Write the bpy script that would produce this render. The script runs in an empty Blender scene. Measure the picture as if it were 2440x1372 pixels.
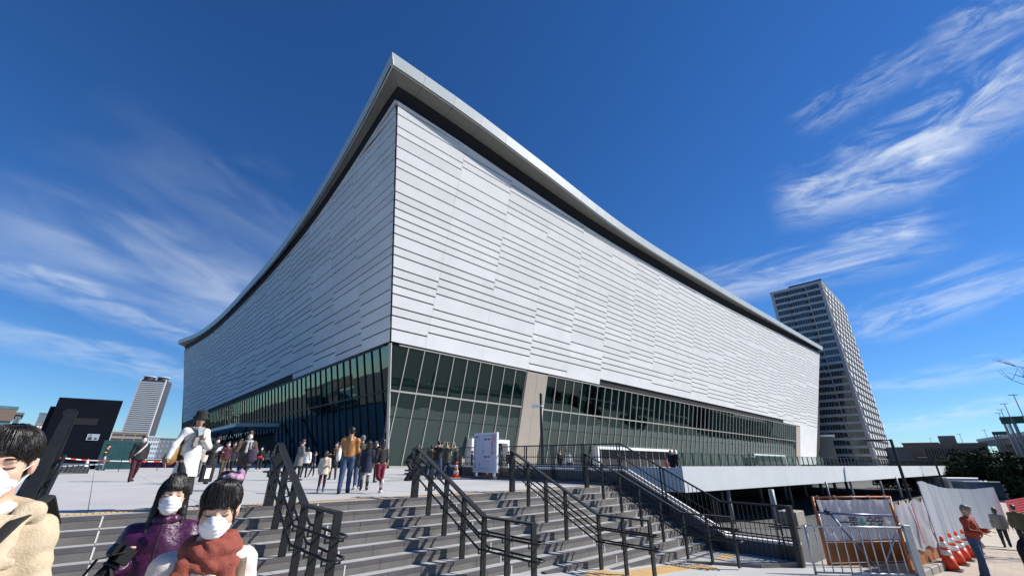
import bpy, math, random
import numpy as np
from mathutils import Vector, Matrix

random.seed(7)
SC = bpy.context.scene
COL = SC.collection
R = math.radians

# ------------------------------------------------------------------ camera
PXW, PXH, FPX = 2440.0, 1372.0, 975.0
PITCH = math.atan2(411.0, FPX)
ROLL = R(0.5)
EYE = 0.85
_c, _s = math.cos(ROLL), math.sin(ROLL)
_sp, _cp = math.sin(PITCH), math.cos(PITCH)
cam_d = bpy.data.cameras.new("camera")
cam_d.sensor_width = 36.0
cam_d.sensor_fit = 'HORIZONTAL'
cam_d.lens = 36.0 * FPX / PXW
cam_d.clip_start = 0.05
cam_d.clip_end = 6000
cam = bpy.data.objects.new("camera", cam_d)
COL.objects.link(cam)
_r = Vector((_c, -_s * _sp, _s * _cp))
_u = Vector((-_s, -_c * _sp, _c * _cp))
_f = Vector((0, _cp, _sp))
cam.matrix_world = Matrix(((_r.x, _u.x, -_f.x, 0), (_r.y, _u.y, -_f.y, 0), (_r.z, _u.z, -_f.z, EYE), (0, 0, 0, 1)))
SC.camera = cam

# ------------------------------------------------------------------ sky and sun
SUN_EL = R(38)
SUN_AZ = math.atan2(0.993, 0.123)          # clockwise from +Y towards +X
world = bpy.data.worlds.new("World")
SC.world = world
world.use_nodes = True
wn, wl = world.node_tree.nodes, world.node_tree.links
wn.clear()
w_out = wn.new('ShaderNodeOutputWorld')
w_bg = wn.new('ShaderNodeBackground')
w_sky = wn.new('ShaderNodeTexSky')
w_sky.sky_type = 'NISHITA'
w_sky.sun_disc = False
w_sky.sun_elevation = SUN_EL
w_sky.sun_rotation = SUN_AZ
w_sky.altitude = 200
w_sky.air_density = 1.0
w_sky.dust_density = 0.0
w_sky.ozone_density = 3.0
w_bg.inputs['Strength'].default_value = 0.08


def wnode(kind, **kw):
    n_ = wn.new(kind)
    for k_, v_ in kw.items():
        setattr(n_, k_, v_)
    return n_


def wmath(op, a_, b_=None, clamp=False):
    m_ = wn.new('ShaderNodeMath')
    m_.operation = op
    m_.use_clamp = clamp
    for i_, v_ in enumerate((a_, b_)):
        if v_ is None:
            continue
        if isinstance(v_, (int, float)):
            m_.inputs[i_].default_value = v_
        else:
            wl.new(v_, m_.inputs[i_])
    return m_.outputs[0]


# high cirrus: a flat layer of ice cloud far above, seen along each sky direction
w_tc = wn.new('ShaderNodeTexCoord')
w_sep = wn.new('ShaderNodeSeparateXYZ')
wl.new(w_tc.outputs['Generated'], w_sep.inputs[0])
zz = wmath('ADD', wmath('MAXIMUM', w_sep.outputs['Z'], 0.0), 0.12)
cx = wmath('DIVIDE', w_sep.outputs['X'], zz)
cy = wmath('DIVIDE', w_sep.outputs['Y'], zz)
w_com = wn.new('ShaderNodeCombineXYZ')
wl.new(cx, w_com.inputs[0])
wl.new(cy, w_com.inputs[1])


def pix(x, y):
    u0, v0 = x - PXW / 2, y - PXH / 2
    u = u0 * _c + v0 * _s
    v = -u0 * _s + v0 * _c
    return Vector((u, v * _sp + FPX * _cp, -v * _cp + FPX * _sp))


def on_layer(x, y):
    d_ = pix(x, y).normalized()
    q_ = max(d_.z, 0) + 0.12
    return Vector((d_.x / q_, d_.y / q_, 0))


def wisp(x0, y0, x1, y1, hw, amount, fib=5.0, rough=0.6, seed=0.0, lo=0.36, hi=0.72):
    """one band of combed ice cloud in the high layer, from one sky direction to another"""
    p0, p1 = on_layer(x0, y0), on_layer(x1, y1)
    ln = (p1 - p0).length
    t_ = (p1 - p0) / ln
    mx, my = (x0 + x1) / 2, (y0 + y1) / 2
    dx, dy = x1 - x0, y1 - y0
    q_ = math.hypot(dx, dy)
    w_ = abs((on_layer(mx - dy / q_ * hw, my + dx / q_ * hw) - (p0 + p1) / 2).dot(Vector((-t_.y, t_.x, 0))))
    mp = wn.new('ShaderNodeMapping')
    mp.vector_type = 'TEXTURE'
    mp.inputs['Location'].default_value = (p0 + p1) / 2
    mp.inputs['Rotation'].default_value = (0, 0, math.atan2(t_.y, t_.x))
    mp.inputs['Scale'].default_value = (ln / 2, w_, 1)
    wl.new(w_com.outputs[0], mp.inputs['Vector'])
    # fibres along the band, in its own frame
    sc_ = wn.new('ShaderNodeMapping')
    sc_.inputs['Scale'].default_value = (max(1.0, ln / 2 / w_ / fib * 1.6), 1.5, 1)
    sc_.inputs['Location'].default_value = (seed * 3.3, seed * 1.7, seed)
    wl.new(mp.outputs[0], sc_.inputs['Vector'])
    nz = wn.new('ShaderNodeTexNoise')
    nz.inputs['Scale'].default_value = 1.3
    nz.inputs['Detail'].default_value = 6
    nz.inputs['Roughness'].default_value = rough
    nz.inputs['Distortion'].default_value = 0.5
    wl.new(sc_.outputs[0], nz.inputs['Vector'])
    sp = wn.new('ShaderNodeSeparateXYZ')
    wl.new(mp.outputs[0], sp.inputs[0])
    u_ = wmath('ABSOLUTE', sp.outputs['X'])
    v_ = wmath('ABSOLUTE', wmath('ADD', sp.outputs['Y'], wmath('MULTIPLY', wmath('SUBTRACT', nz.outputs['Fac'], 0.5), 1.4)))

    def fade(val, a_, b_):
        m_ = wn.new('ShaderNodeMapRange')
        m_.interpolation_type = 'SMOOTHSTEP'
        m_.inputs['From Min'].default_value = a_
        m_.inputs['From Max'].default_value = b_
        m_.inputs['To Min'].default_value = 1.0
        m_.inputs['To Max'].default_value = 0.0
        wl.new(val, m_.inputs['Value'])
        return m_.outputs['Result']
    tex = wn.new('ShaderNodeMapRange')
    tex.interpolation_type = 'SMOOTHSTEP'
    tex.inputs['From Min'].default_value = lo
    tex.inputs['From Max'].default_value = hi
    wl.new(nz.outputs['Fac'], tex.inputs['Value'])
    return wmath('MULTIPLY', wmath('MULTIPLY', wmath('MULTIPLY', fade(u_, 0.45, 1.0), fade(v_, 0.1, 1.0)), tex.outputs['Result']), amount)


cl = None
for i_, (x0_, y0_, x1_, y1_, hw_, am_, fib_, rg_, lo_, hi_) in enumerate((
        (-300, 400, 760, 850, 120, 0.40, 2.0, 0.5, 0.22, 0.80), (-300, 550, 600, 860, 45, 0.36, 1.3, 0.45, 0.2, 0.8), (-260, 735, 560, 935, 46, 0.36, 1.3, 0.45, 0.2, 0.8),
        (100, 230, 900, 720, 120, 0.14, 2.0, 0.5, 0.2, 0.85), (1820, 510, 2360, 375, 85, 0.72, 4.5, 0.68, 0.34, 0.74), (2060, 430, 2640, 80, 125, 0.78, 4.5, 0.68, 0.34, 0.74),
        (1880, 320, 2280, 100, 55, 0.42, 4.5, 0.7, 0.36, 0.76), (2180, 120, 2620, -50, 75, 0.45, 4.5, 0.68, 0.34, 0.76), (1600, 720, 2340, 565, 58, 0.62, 3.0, 0.64, 0.32, 0.76),
        (1960, 590, 2240, 535, 40, 0.42, 4.0, 0.68, 0.34, 0.76), (2000, 820, 2600, 595, 70, 0.62, 3.0, 0.64, 0.32, 0.76), (2060, 940, 2600, 840, 36, 0.40, 2.0, 0.55, 0.26, 0.8),
        (2080, 1035, 2600, 920, 28, 0.42, 1.6, 0.5, 0.24, 0.8))):
    c_ = wisp(x0_, y0_, x1_, y1_, hw_, am_, fib_, rg_, i_ * 1.37 + 0.4, lo_, hi_)
    cl = c_ if cl is None else wmath('ADD', cl, c_)
cl = wmath('MINIMUM', cl, 0.9)
w_mix = wn.new('ShaderNodeMix')
w_mix.data_type = 'RGBA'
wl.new(cl, w_mix.inputs['Factor'])
w_hsv = wn.new('ShaderNodeHueSaturation')
w_hsv.inputs['Saturation'].default_value = 1.2
w_hsv.inputs['Value'].default_value = 1.0
wl.new(w_sky.outputs[0], w_hsv.inputs['Color'])
w_tint = wn.new('ShaderNodeMix')
w_tint.data_type = 'RGBA'
w_tint.blend_type = 'MULTIPLY'
w_tint.inputs['Factor'].default_value = 1.0
w_tint.inputs['B'].default_value = (0.55, 0.80, 1.10, 1)
wl.new(w_hsv.outputs[0], w_tint.inputs['A'])
wl.new(w_tint.outputs['Result'], w_mix.inputs['A'])
w_mix.inputs['B'].default_value = (7.4, 8.2, 9.2, 1)
wl.new(w_mix.outputs['Result'], w_bg.inputs['Color'])
wl.new(w_bg.outputs[0], w_out.inputs['Surface'])

sun_d = bpy.data.lights.new("sun", 'SUN')
sun_d.energy = 5.0
sun_d.angle = R(0.53)
sun_d.color = (1.0, 0.96, 0.90)
sun = bpy.data.objects.new("sun", sun_d)
COL.objects.link(sun)
_sd = Vector((math.sin(SUN_AZ) * math.cos(SUN_EL), math.cos(SUN_AZ) * math.cos(SUN_EL), math.sin(SUN_EL)))
sun.rotation_euler = _sd.to_track_quat('Z', 'Y').to_euler()
sun.location = (40, 0, 60)

SC.view_settings.view_transform = 'Standard'
SC.view_settings.look = 'None'
SC.view_settings.exposure = 0.46
SC.view_settings.gamma = 1.0
SC.view_settings.use_curve_mapping = False
SC.render.film_transparent = False
SC.cycles.max_bounces = 8
SC.cycles.transparent_max_bounces = 16
SC.cycles.caustics_reflective = False
SC.cycles.caustics_refractive = False

# ------------------------------------------------------------------ the site's own axes
HD = R(47)
SA = Vector((math.sin(HD), math.cos(HD), 0))      # along the steps and the sunlit face
NA = Vector((-math.cos(HD), math.sin(HD), 0))     # away from the steps, into the plaza


def W(a, n, z):
    return SA * a + NA * n + Vector((0, 0, z))


# ------------------------------------------------------------------ mesh helpers
class MB:
    def __init__(self):
        self.v, self.f, self.m = [], [], []

    def add(self, pts, faces, m=0):
        o = len(self.v)
        self.v.extend(tuple(p) for p in pts)
        for f in faces:
            self.f.append(tuple(i + o for i in f))
            self.m.append(m)
        return self

    def box(self, o, x, y, z, m=0):
        o, x, y, z = Vector(o), Vector(x), Vector(y), Vector(z)
        p = [o, o + x, o + x + y, o + y, o + z, o + x + z, o + x + y + z, o + y + z]
        f = [(0, 3, 2, 1), (4, 5, 6, 7), (0, 1, 5, 4), (1, 2, 6, 5), (2, 3, 7, 6), (3, 0, 4, 7)]
        if x.cross(y).dot(z) < 0:
            f = [t[::-1] for t in f]
        return self.add(p, f, m)

    def cbox(self, c, sx, sy, sz, rz=0, m=0):
        """box with its base centred on c"""
        ux = Vector((math.cos(rz), math.sin(rz), 0)) * sx
        uy = Vector((-math.sin(rz), math.cos(rz), 0)) * sy
        return self.box(Vector(c) - ux / 2 - uy / 2, ux, uy, (0, 0, sz), m)

    def abox(self, a0, a1, n0, n1, z0, z1, m=0):
        return self.box(W(a0, n0, z0), SA * (a1 - a0), NA * (n1 - n0), (0, 0, z1 - z0), m)

    def bar(self, p, q, w, h, side=None, m=0):
        """square bar from p to q; w along 'side', h across both"""
        p, q = Vector(p), Vector(q)
        d = q - p
        if side is None:
            side = d.cross(Vector((0, 0, 1)))
            if side.length < 1e-5:
                side = Vector((1, 0, 0))
        side = Vector(side)
        side = (side - d * (side.dot(d) / d.length_squared)).normalized()
        up = side.cross(d).normalized()
        return self.box(p - side * w / 2 - up * h / 2, d, side * w, up * h, m)

    def prism(self, poly, vec, m=0):
        poly = [Vector(p) for p in poly]
        vec = Vector(vec)
        k = len(poly)
        nrm = Vector((0, 0, 0))
        for i in range(1, k - 1):
            nrm += (poly[i] - poly[0]).cross(poly[i + 1] - poly[0])
        if nrm.dot(vec) < 0:
            poly = poly[::-1]
        pts = poly + [p + vec for p in poly]
        f = [tuple(range(k - 1, -1, -1)), tuple(range(k, 2 * k))]
        f += [(i, (i + 1) % k, (i + 1) % k + k, i + k) for i in range(k)]
        return self.add(pts, f, m)

    def tube(self, pts, r, seg=8, m=0, caps=True, flat=1.0):
        pts = [Vector(p) for p in pts]
        rr = r if hasattr(r, '__len__') else [r] * len(pts)
        o = len(self.v)
        ref = None
        for i, p in enumerate(pts):
            d = (pts[min(i + 1, len(pts) - 1)] - pts[max(i - 1, 0)]).normalized()
            if ref is None:
                ref = d.cross(Vector((0, 0, 1)))
                if ref.length < 1e-3:
                    ref = d.cross(Vector((0, 1, 0)))
            ref = (ref - d * ref.dot(d)).normalized()
            b = d.cross(ref)
            for k in range(seg):
                t = 2 * math.pi * k / seg
                self.v.append(tuple(p + (ref * math.cos(t) + b * math.sin(t) * flat) * rr[i]))
        for i in range(len(pts) - 1):
            for k in range(seg):
                k2 = (k + 1) % seg
                self.f.append((o + i * seg + k, o + i * seg + k2, o + (i + 1) * seg + k2, o + (i + 1) * seg + k))
                self.m.append(m)
        if caps:
            self.f.append(tuple(o + k for k in range(seg - 1, -1, -1)))
            self.m.append(m)
            e = o + (len(pts) - 1) * seg
            self.f.append(tuple(e + k for k in range(seg)))
            self.m.append(m)
        return self

    def lathe(self, c, prof, seg=16, m=0, axis=None):
        """prof: list of (radius, height)"""
        c = Vector(c)
        o = len(self.v)
        for r, h in prof:
            for k in range(seg):
                t = 2 * math.pi * k / seg
                self.v.append(tuple(c + Vector((r * math.cos(t), r * math.sin(t), h))))
        for i in range(len(prof) - 1):
            for k in range(seg):
                k2 = (k + 1) % seg
                self.f.append((o + i * seg + k, o + i * seg + k2, o + (i + 1) * seg + k2, o + (i + 1) * seg + k))
                self.m.append(m)
        self.f.append(tuple(o + k for k in range(seg - 1, -1, -1)))
        self.m.append(m)
        e = o + (len(prof) - 1) * seg
        self.f.append(tuple(e + k for k in range(seg)))
        self.m.append(m)
        return self

    def quad(self, a, b, c, d, m=0):
        return self.add([a, b, c, d], [(0, 1, 2, 3)], m)

    def mesh(self, name, off=(0, 0, 0)):
        me = bpy.data.meshes.new(name)
        ox, oy, oz = off
        me.from_pydata([(x - ox, y - oy, z - oz) for x, y, z in self.v], [], self.f)
        if any(self.m):
            me.polygons.foreach_set('material_index', self.m)
        return me

    def build(self, name, mats, parent=None, at=None, smooth=False, bevel=0.0, autosmooth=None):
        """one mesh object; its origin is the parent's place, or 'at'"""
        if parent is not None:
            off = parent_off(parent)
        else:
            off = tuple(at) if at is not None else tuple(np.array(self.v).min(0) if self.v else (0, 0, 0))
        me = self.mesh(name, off)
        for mm in (mats if isinstance(mats, (list, tuple)) else [mats]):
            me.materials.append(mm)
        if smooth:
            me.polygons.foreach_set('use_smooth', [True] * len(me.polygons))
        o = bpy.data.objects.new(name, me)
        COL.objects.link(o)
        if parent is not None:
            o.parent = parent
        else:
            o.location = off
        if bevel:
            b = o.modifiers.new('bevel', 'BEVEL')
            b.width = bevel
            b.segments = 1
            b.limit_method = 'ANGLE'
        return o


def parent_off(p):
    o = Vector((0, 0, 0))
    while p is not None:
        o += p.location
        p = p.parent
    return tuple(o)


def tag(o, label=None, cat=None, group=None, kind=None):
    if label:
        o['label'] = label
    if cat:
        o['category'] = cat
    if group:
        o['group'] = group
    if kind:
        o['kind'] = kind
    return o


def thing(name, label, cat, loc, group=None, parent=None):
    o = bpy.data.objects.new(name, None)
    o.empty_display_size = 0.2
    COL.objects.link(o)
    o.location = loc
    return tag(o, label, cat, group)


# ------------------------------------------------------------------ materials
def mat(name, col, rough=0.6, metal=0.0, var=0.0, vscale=1.5, bump=0.0, bscale=20.0, spec=0.5, coat=0.0, detail=4,
        alt=None, stretch=None, sheen=0.0, trans=0.0):
    m = bpy.data.materials.new(name)
    m.use_nodes = True
    nt = m.node_tree
    b = nt.nodes['Principled BSDF']
    b.inputs['Roughness'].default_value = rough
    b.inputs['Metallic'].default_value = metal
    b.inputs['Specular IOR Level'].default_value = spec
    b.inputs['Coat Weight'].default_value = coat
    b.inputs['Base Color'].default_value = (*col, 1)
    if sheen:
        b.inputs['Sheen Weight'].default_value = sheen
    need = var or bump
    if need:
        g = nt.nodes.new('ShaderNodeNewGeometry')
        vec = g.outputs['Position']
        if stretch:
            mp = nt.nodes.new('ShaderNodeMapping')
            mp.inputs['Scale'].default_value = stretch
            nt.links.new(vec, mp.inputs['Vector'])
            vec = mp.outputs[0]
    if var:
        nz = nt.nodes.new('ShaderNodeTexNoise')
        nz.inputs['Scale'].default_value = vscale
        nz.inputs['Detail'].default_value = detail
        nz.inputs['Roughness'].default_value = 0.6
        nt.links.new(vec, nz.inputs['Vector'])
        cr = nt.nodes.new('ShaderNodeValToRGB')
        hi = alt if alt else tuple(min(1, c * (1 + var)) for c in col)
        lo = col if alt else tuple(c * (1 - var) for c in col)
        cr.color_ramp.elements[0].position = 0.32
        cr.color_ramp.elements[1].position = 0.68
        cr.color_ramp.elements[0].color = (*lo, 1)
        cr.color_ramp.elements[1].color = (*hi, 1)
        nt.links.new(nz.outputs['Fac'], cr.inputs['Fac'])
        nt.links.new(cr.outputs[0], b.inputs['Base Color'])
        mr = nt.nodes.new('ShaderNodeMapRange')
        mr.inputs['To Min'].default_value = max(0.02, rough * 0.85)
        mr.inputs['To Max'].default_value = min(1, rough * 1.15)
        nt.links.new(nz.outputs['Fac'], mr.inputs['Value'])
        nt.links.new(mr.outputs[0], b.inputs['Roughness'])
    if bump:
        nb = nt.nodes.new('ShaderNodeTexNoise')
        nb.inputs['Scale'].default_value = bscale
        nb.inputs['Detail'].default_value = 3
        nt.links.new(vec, nb.inputs['Vector'])
        bp = nt.nodes.new('ShaderNodeBump')
        bp.inputs['Strength'].default_value = bump
        bp.inputs['Distance'].default_value = 0.02
        nt.links.new(nb.outputs['Fac'], bp.inputs['Height'])
        nt.links.new(bp.outputs[0], b.inputs['Normal'])
    return m


def glass_mat(name, tint, ior=1.9, rough=0.0, extra=0.0):
    m = bpy.data.materials.new(name)
    m.use_nodes = True
    nt = m.node_tree
    nt.nodes.clear()
    out = nt.nodes.new('ShaderNodeOutputMaterial')
    tr = nt.nodes.new('ShaderNodeBsdfTransparent')
    tr.inputs['Color'].default_value = (*tint, 1)
    gl = nt.nodes.new('ShaderNodeBsdfGlossy')
    gl.inputs['Roughness'].default_value = rough
    gl.inputs['Color'].default_value = (0.66, 0.84, 0.82, 1)
    fr = nt.nodes.new('ShaderNodeFresnel')
    fr.inputs['IOR'].default_value = ior
    ad = nt.nodes.new('ShaderNodeMath')
    ad.operation = 'ADD'
    ad.use_clamp = True
    ad.inputs[1].default_value = extra
    nt.links.new(fr.outputs[0], ad.inputs[0])
    mx = nt.nodes.new('ShaderNodeMixShader')
    nt.links.new(ad.outputs[0], mx.inputs['Fac'])
    nt.links.new(tr.outputs[0], mx.inputs[1])
    nt.links.new(gl.outputs[0], mx.inputs[2])
    nt.links.new(mx.outputs[0], out.inputs['Surface'])
    return m


M = {}
M['panel'] = mat('panel_white', (0.795, 0.79, 0.775), 0.8, var=0.045, vscale=0.30, bump=0.03, bscale=9, spec=0.2)
M['fascia'] = mat('fascia_metal', (0.56, 0.60, 0.59), 0.42, var=0.04, vscale=0.3)
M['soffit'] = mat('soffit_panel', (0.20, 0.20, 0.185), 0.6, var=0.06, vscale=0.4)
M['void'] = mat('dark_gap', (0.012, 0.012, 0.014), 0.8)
M['roof'] = mat('roof_sheet', (0.5, 0.52, 0.53), 0.5, var=0.05)
M['mullion'] = mat('mullion_bronze', (0.44, 0.42, 0.385), 0.45, var=0.05)
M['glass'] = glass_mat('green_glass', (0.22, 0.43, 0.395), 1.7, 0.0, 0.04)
M['glass_l'] = glass_mat('green_glass_shade', (0.09, 0.17, 0.18), 1.9, 0.0, 0.05)  # darker copy for the shaded face, its shade put into the tint
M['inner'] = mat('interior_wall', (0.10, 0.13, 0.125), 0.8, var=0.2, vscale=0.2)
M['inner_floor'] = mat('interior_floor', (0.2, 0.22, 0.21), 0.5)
M['inner_col'] = mat('interior_column', (0.55, 0.6, 0.58), 0.6)
M['brick'] = mat('beige_brick', (0.47, 0.41, 0.335), 0.8, var=0.12, vscale=3, bump=0.3, bscale=16, stretch=(1, 1, 5))
M['white'] = mat('white_paint', (0.78, 0.79, 0.79), 0.5, var=0.03)
M['black'] = mat('black_steel', (0.008, 0.009, 0.011), 0.42, var=0.12, vscale=6, spec=0.5)
M['charcoal'] = mat('charcoal_steel', (0.013, 0.014, 0.015), 0.4, var=0.15, vscale=5, spec=0.28)
M['conc'] = mat('concrete', (0.36, 0.365, 0.36), 0.8, var=0.08, vscale=1.2, bump=0.12, bscale=30)
M['conc_d'] = mat('concrete_grey', (0.115, 0.12, 0.125), 0.8, var=0.12, vscale=1.4, bump=0.15, bscale=25)
M['cap'] = mat('wall_cap', (0.66, 0.67, 0.66), 0.6, var=0.05)
M['asphalt'] = mat('ground_asphalt', (0.075, 0.075, 0.075), 0.9, var=0.2, vscale=0.6, bump=0.2, bscale=40)

# each wall panel takes its own slight tone
_nt = M['panel'].node_tree
_b = _nt.nodes['Principled BSDF']
_src = _b.inputs['Base Color'].links[0].from_socket
_oi = _nt.nodes.new('ShaderNodeObjectInfo')
_mr = _nt.nodes.new('ShaderNodeMapRange')
_mr.inputs['To Min'].default_value = 0.93
_mr.inputs['To Max'].default_value = 1.03
_nt.links.new(_oi.outputs['Random'], _mr.inputs['Value'])
_vm = _nt.nodes.new('ShaderNodeVectorMath')
_vm.operation = 'SCALE'
_nt.links.new(_src, _vm.inputs[0])
_nt.links.new(_mr.outputs[0], _vm.inputs['Scale'])
_nt.links.new(_vm.outputs[0], _b.inputs['Base Color'])
# ------------------------------------------------------------------ ground and plaza
GZ = [(-400, -0.6), (-8, -0.62), (-3, -0.72), (0, -0.88), (6, -1.25), (12, -1.66), (16, -1.82), (20, -1.92), (30, -2.45), (40, -2.8), (60, -3.0), (3000, -3.0)]


def gz(a):
    return float(np.interp(a, [g[0] for g in GZ], [g[1] for g in GZ]))


DST, RIS, TRD = 9.75, 0.165, 0.34      # the top edge of the steps, riser and tread

m_ = MB()
av = [-3000, -400, -60, -20, -8, -5, -3, -1.5, 0, 2, 4, 6, 9, 12, 14, 16, 18, 20, 25, 30, 35, 40, 50, 60, 100, 300, 3000]
nv = [-3000, -300, -60, -15, 0, 8, 30, 60, 100, 300, 3000]
for n_ in nv:
    for a_ in av:
        m_.v.append(tuple(W(a_, n_, gz(a_) - (2.2 if (a_ < 15 and n_ > 10) else 0))))
for j in range(len(nv) - 1):
    for i in range(len(av) - 1):
        k = j * len(av) + i
        m_.f.append((k, k + 1, k + 1 + len(av), k + len(av)))
        m_.m.append(0)
M['ground'] = mat('ground_paving', (0.085, 0.085, 0.08), 0.9, var=0.25, vscale=0.05, bump=0.1, bscale=30)
tag(m_.build('ground', M['ground'], at=(0, 0, 0)), kind='structure')
# pale pavement in front of the steps and along the street to the right
pv, pv2 = MB(), MB()
pa = [-12, -8, -5, -3, -1.5, 0, 2, 4, 6, 9, 12, 14, 16, 18, 20, 25, 30, 35, 40, 50, 60, 100]
for i in range(len(pa) - 1):
    a0_, a1_ = pa[i], pa[i + 1]
    n0_, n1_ = -9.0, (9.0 if a1_ <= 16 else 4.2)
    (pv if a0_ < 15 else pv2).quad(W(a0_, n0_, gz(a0_) + 0.004), W(a1_, n0_, gz(a1_) + 0.004), W(a1_, n1_, gz(a1_) + 0.004), W(a0_, n1_, gz(a0_) + 0.004))
M['pave'] = mat('pavement_stone', (0.40, 0.345, 0.28), 0.85, var=0.1, vscale=0.7, bump=0.1, bscale=30)
M['forecourt'] = mat('forecourt_concrete', (0.42, 0.42, 0.40), 0.8, var=0.07, vscale=0.8, bump=0.08, bscale=30)
tag(pv.build('forecourt', M['forecourt'], at=(0, 0, 0)), kind='structure')
tag(pv2.build('pavement', M['pave'], at=(0, 0, 0)), kind='structure')

# plaza sheet (z=0), lying over a bed; the nearest slabs are built one by one
PL_A0, PL_A1 = -18.0, 15.0
plaza = MB().abox(PL_A0, PL_A1, DST + 0.31, 330, -1.6, -0.03)
plaza.abox(PL_A1, 240, 22.5, 330, -1.0, -0.03)
M['plaza'] = mat('plaza_stone', (0.45, 0.445, 0.43), 0.75, var=0.085, vscale=0.45, detail=7, bump=0.06, bscale=35)
M['joint'] = mat('plaza_joint', (0.22, 0.22, 0.22), 0.9)
plz = tag(plaza.build('plaza', M['joint'], at=(0, 0, 0)), kind='structure')
# slabs: 1.2 x 0.9 m near the steps, bigger fields beyond
SLA, SLN = 1.65, 1.65
gap = 0.012
slab = MB().box((0, 0, -0.03), SA * (SLA - gap), NA * (SLN - gap), (0, 0, 0.03)).mesh('paving_slab')
slab.materials.append(M['plaza'])
rs = random.Random(3)
nslab = 0
far = MB()
n_rows = int((64 - (DST + 0.62)) / SLN)
for j in range(n_rows):
    nn = DST + 0.62 + j * SLN
    for i in range(-16, 10):
        aa = PL_A1 - SLA * (i + 17) + 0.0
        p = W(aa, nn, rs.uniform(-0.0015, 0.0015))
        x, y = p.x, p.y
        # keep those that the photograph looks at
        if abs(math.degrees(math.atan2(x, y))) > 58:
            continue
        if nslab < 290 and nn < 36:
            o = bpy.data.objects.new('paving_slab', slab)
            COL.objects.link(o)
            o.parent = plz
            o.location = p
            nslab += 1
        else:
            far.box(p + Vector((0, 0, -0.03)), SA * (SLA - gap), NA * (SLN - gap), (0, 0, 0.03))
for j in range(0, 90):
    nn = DST + 0.62 + n_rows * SLN + j * 3
    far.box(W(PL_A0, nn, -0.03), SA * (PL_A1 - PL_A0), NA * 2.985, (0, 0, 0.03))
far.abox(PL_A1 + 0.01, 240, 22.5, 330, -0.0299, -0.001)
tag(far.build('paving_field', M['plaza'], plz), kind='stuff')

# tactile strip of yellow studded tiles along the top edge of the steps
M['tactile'] = mat('tactile_yellow', (0.60, 0.40, 0.17), 0.7, var=0.1, vscale=4)
tac = thing('tactile_paving', 'pale orange studded warning tiles along the top edge of the steps', 'tactile paving', W(0, DST + 0.45, 0))
tile_a = 0.3
for k in range(0, 78):
    a_ = -7.6 + k * tile_a
    if a_ > 15:
        break
    t_ = MB()
    t_.abox(a_ + 0.003, a_ + tile_a - 0.003, DST + 0.315, DST + 0.612, -0.03, 0.002)
    for ii in range(4):
        t_.box(W(a_ + 0.02 + ii * 0.073, DST + 0.33, 0.002), SA * 0.032, NA * 0.265, (0, 0, 0.006))
    t_.build('tactile_tile', M['tactile'], tac)

# ------------------------------------------------------------------ the steps
M['riser'] = mat('riser_tile', (0.135, 0.125, 0.114), 0.55, var=0.18, vscale=2.2, bump=0.05, bscale=60)
M['nosing'] = mat('nosing_tile', (0.09, 0.08, 0.084), 0.5, var=0.12, vscale=3)
M['tread'] = mat('tread_stone', (0.37, 0.375, 0.365), 0.75, var=0.07, vscale=1.3, bump=0.08, bscale=40)
M['grout'] = mat('grout_pale', (0.36, 0.35, 0.33), 0.9)
M['xjoint'] = mat('expansion_joint', (0.62, 0.61, 0.57), 0.8)
ST_A0, ST_A1 = -7.0, 14.98
stairs = thing('staircase', 'wide outdoor flight of dark tiled risers with pale stone treads', 'stairs', W(0, DST, 0))
NSTEP = 11
TILE = 0.66
tiles_left = 290
JN = [0.33 + 3.3 * k for k in range(-2, 5)]
cand = []
bed = MB()
for k in range(NSTEP):
    z1 = -RIS * k
    nf = DST - TRD * k
    # backing of the step: its grout shows in the joints
    bed.abox(ST_A0, ST_A1, nf + 0.014, nf + TRD + (0.3 if k == 0 else 0.0), z1 - RIS - 1.2, z1 - 0.034)
    if k == 0:
        pass
bed.build('step_bed', M['grout'], stairs)


def split_at_joints(a0, a1):
    return [(a0, a1)]


for k in range(NSTEP):
    z1 = -RIS * k
    nf = DST - TRD * k
    # tread (for k = 0 the strip between the nosing and the tactile tiles)
    i0 = int((ST_A0 - JN[0]) / 1.1) - 1
    a_ = JN[0] - 1.1 * 6
    tr = MB()
    while a_ < ST_A1:
        lo, hi = max(a_, ST_A0), min(a_ + 1.1, ST_A1)
        if hi - lo > 0.05 and (gz((lo + hi) / 2) < z1 + 0.02):
            back = nf + (0.30 if k == 0 else TRD - 0.006)
            tr.abox(lo + 0.004, hi - 0.004, nf + 0.115, back, z1 - 0.034, z1 - 0.0)
        a_ += 1.1
    if tr.v:
        tr.build('tread', M['tread'], stairs)
    # riser tiles: a nosing course above a deeper course
    a_ = JN[0] - TILE * 15
    q = 0
    while a_ < ST_A1:
        lo, hi = max(a_, ST_A0), min(a_ + TILE, ST_A1)
        mid = (lo + hi) / 2
        if hi - lo > 0.1 and gz(mid) < z1 - 0.03:
            isj = min(abs(lo - j) for j in JN) < 0.05
            isj2 = min(abs(hi - j) for j in JN) < 0.05
            cand.append((k, lo + (0.012 if isj else 0.004), hi - (0.012 if isj2 else 0.004), z1, nf))
        a_ += TILE


def vis(c):
    p = W((c[1] + c[2]) / 2, c[4], c[3] - 0.08)
    d = p - Vector((0, 0, EYE))
    h = abs(math.degrees(math.atan2(d.x, d.y)))
    return d.length + (100 if h > 57 else 0)


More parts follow.
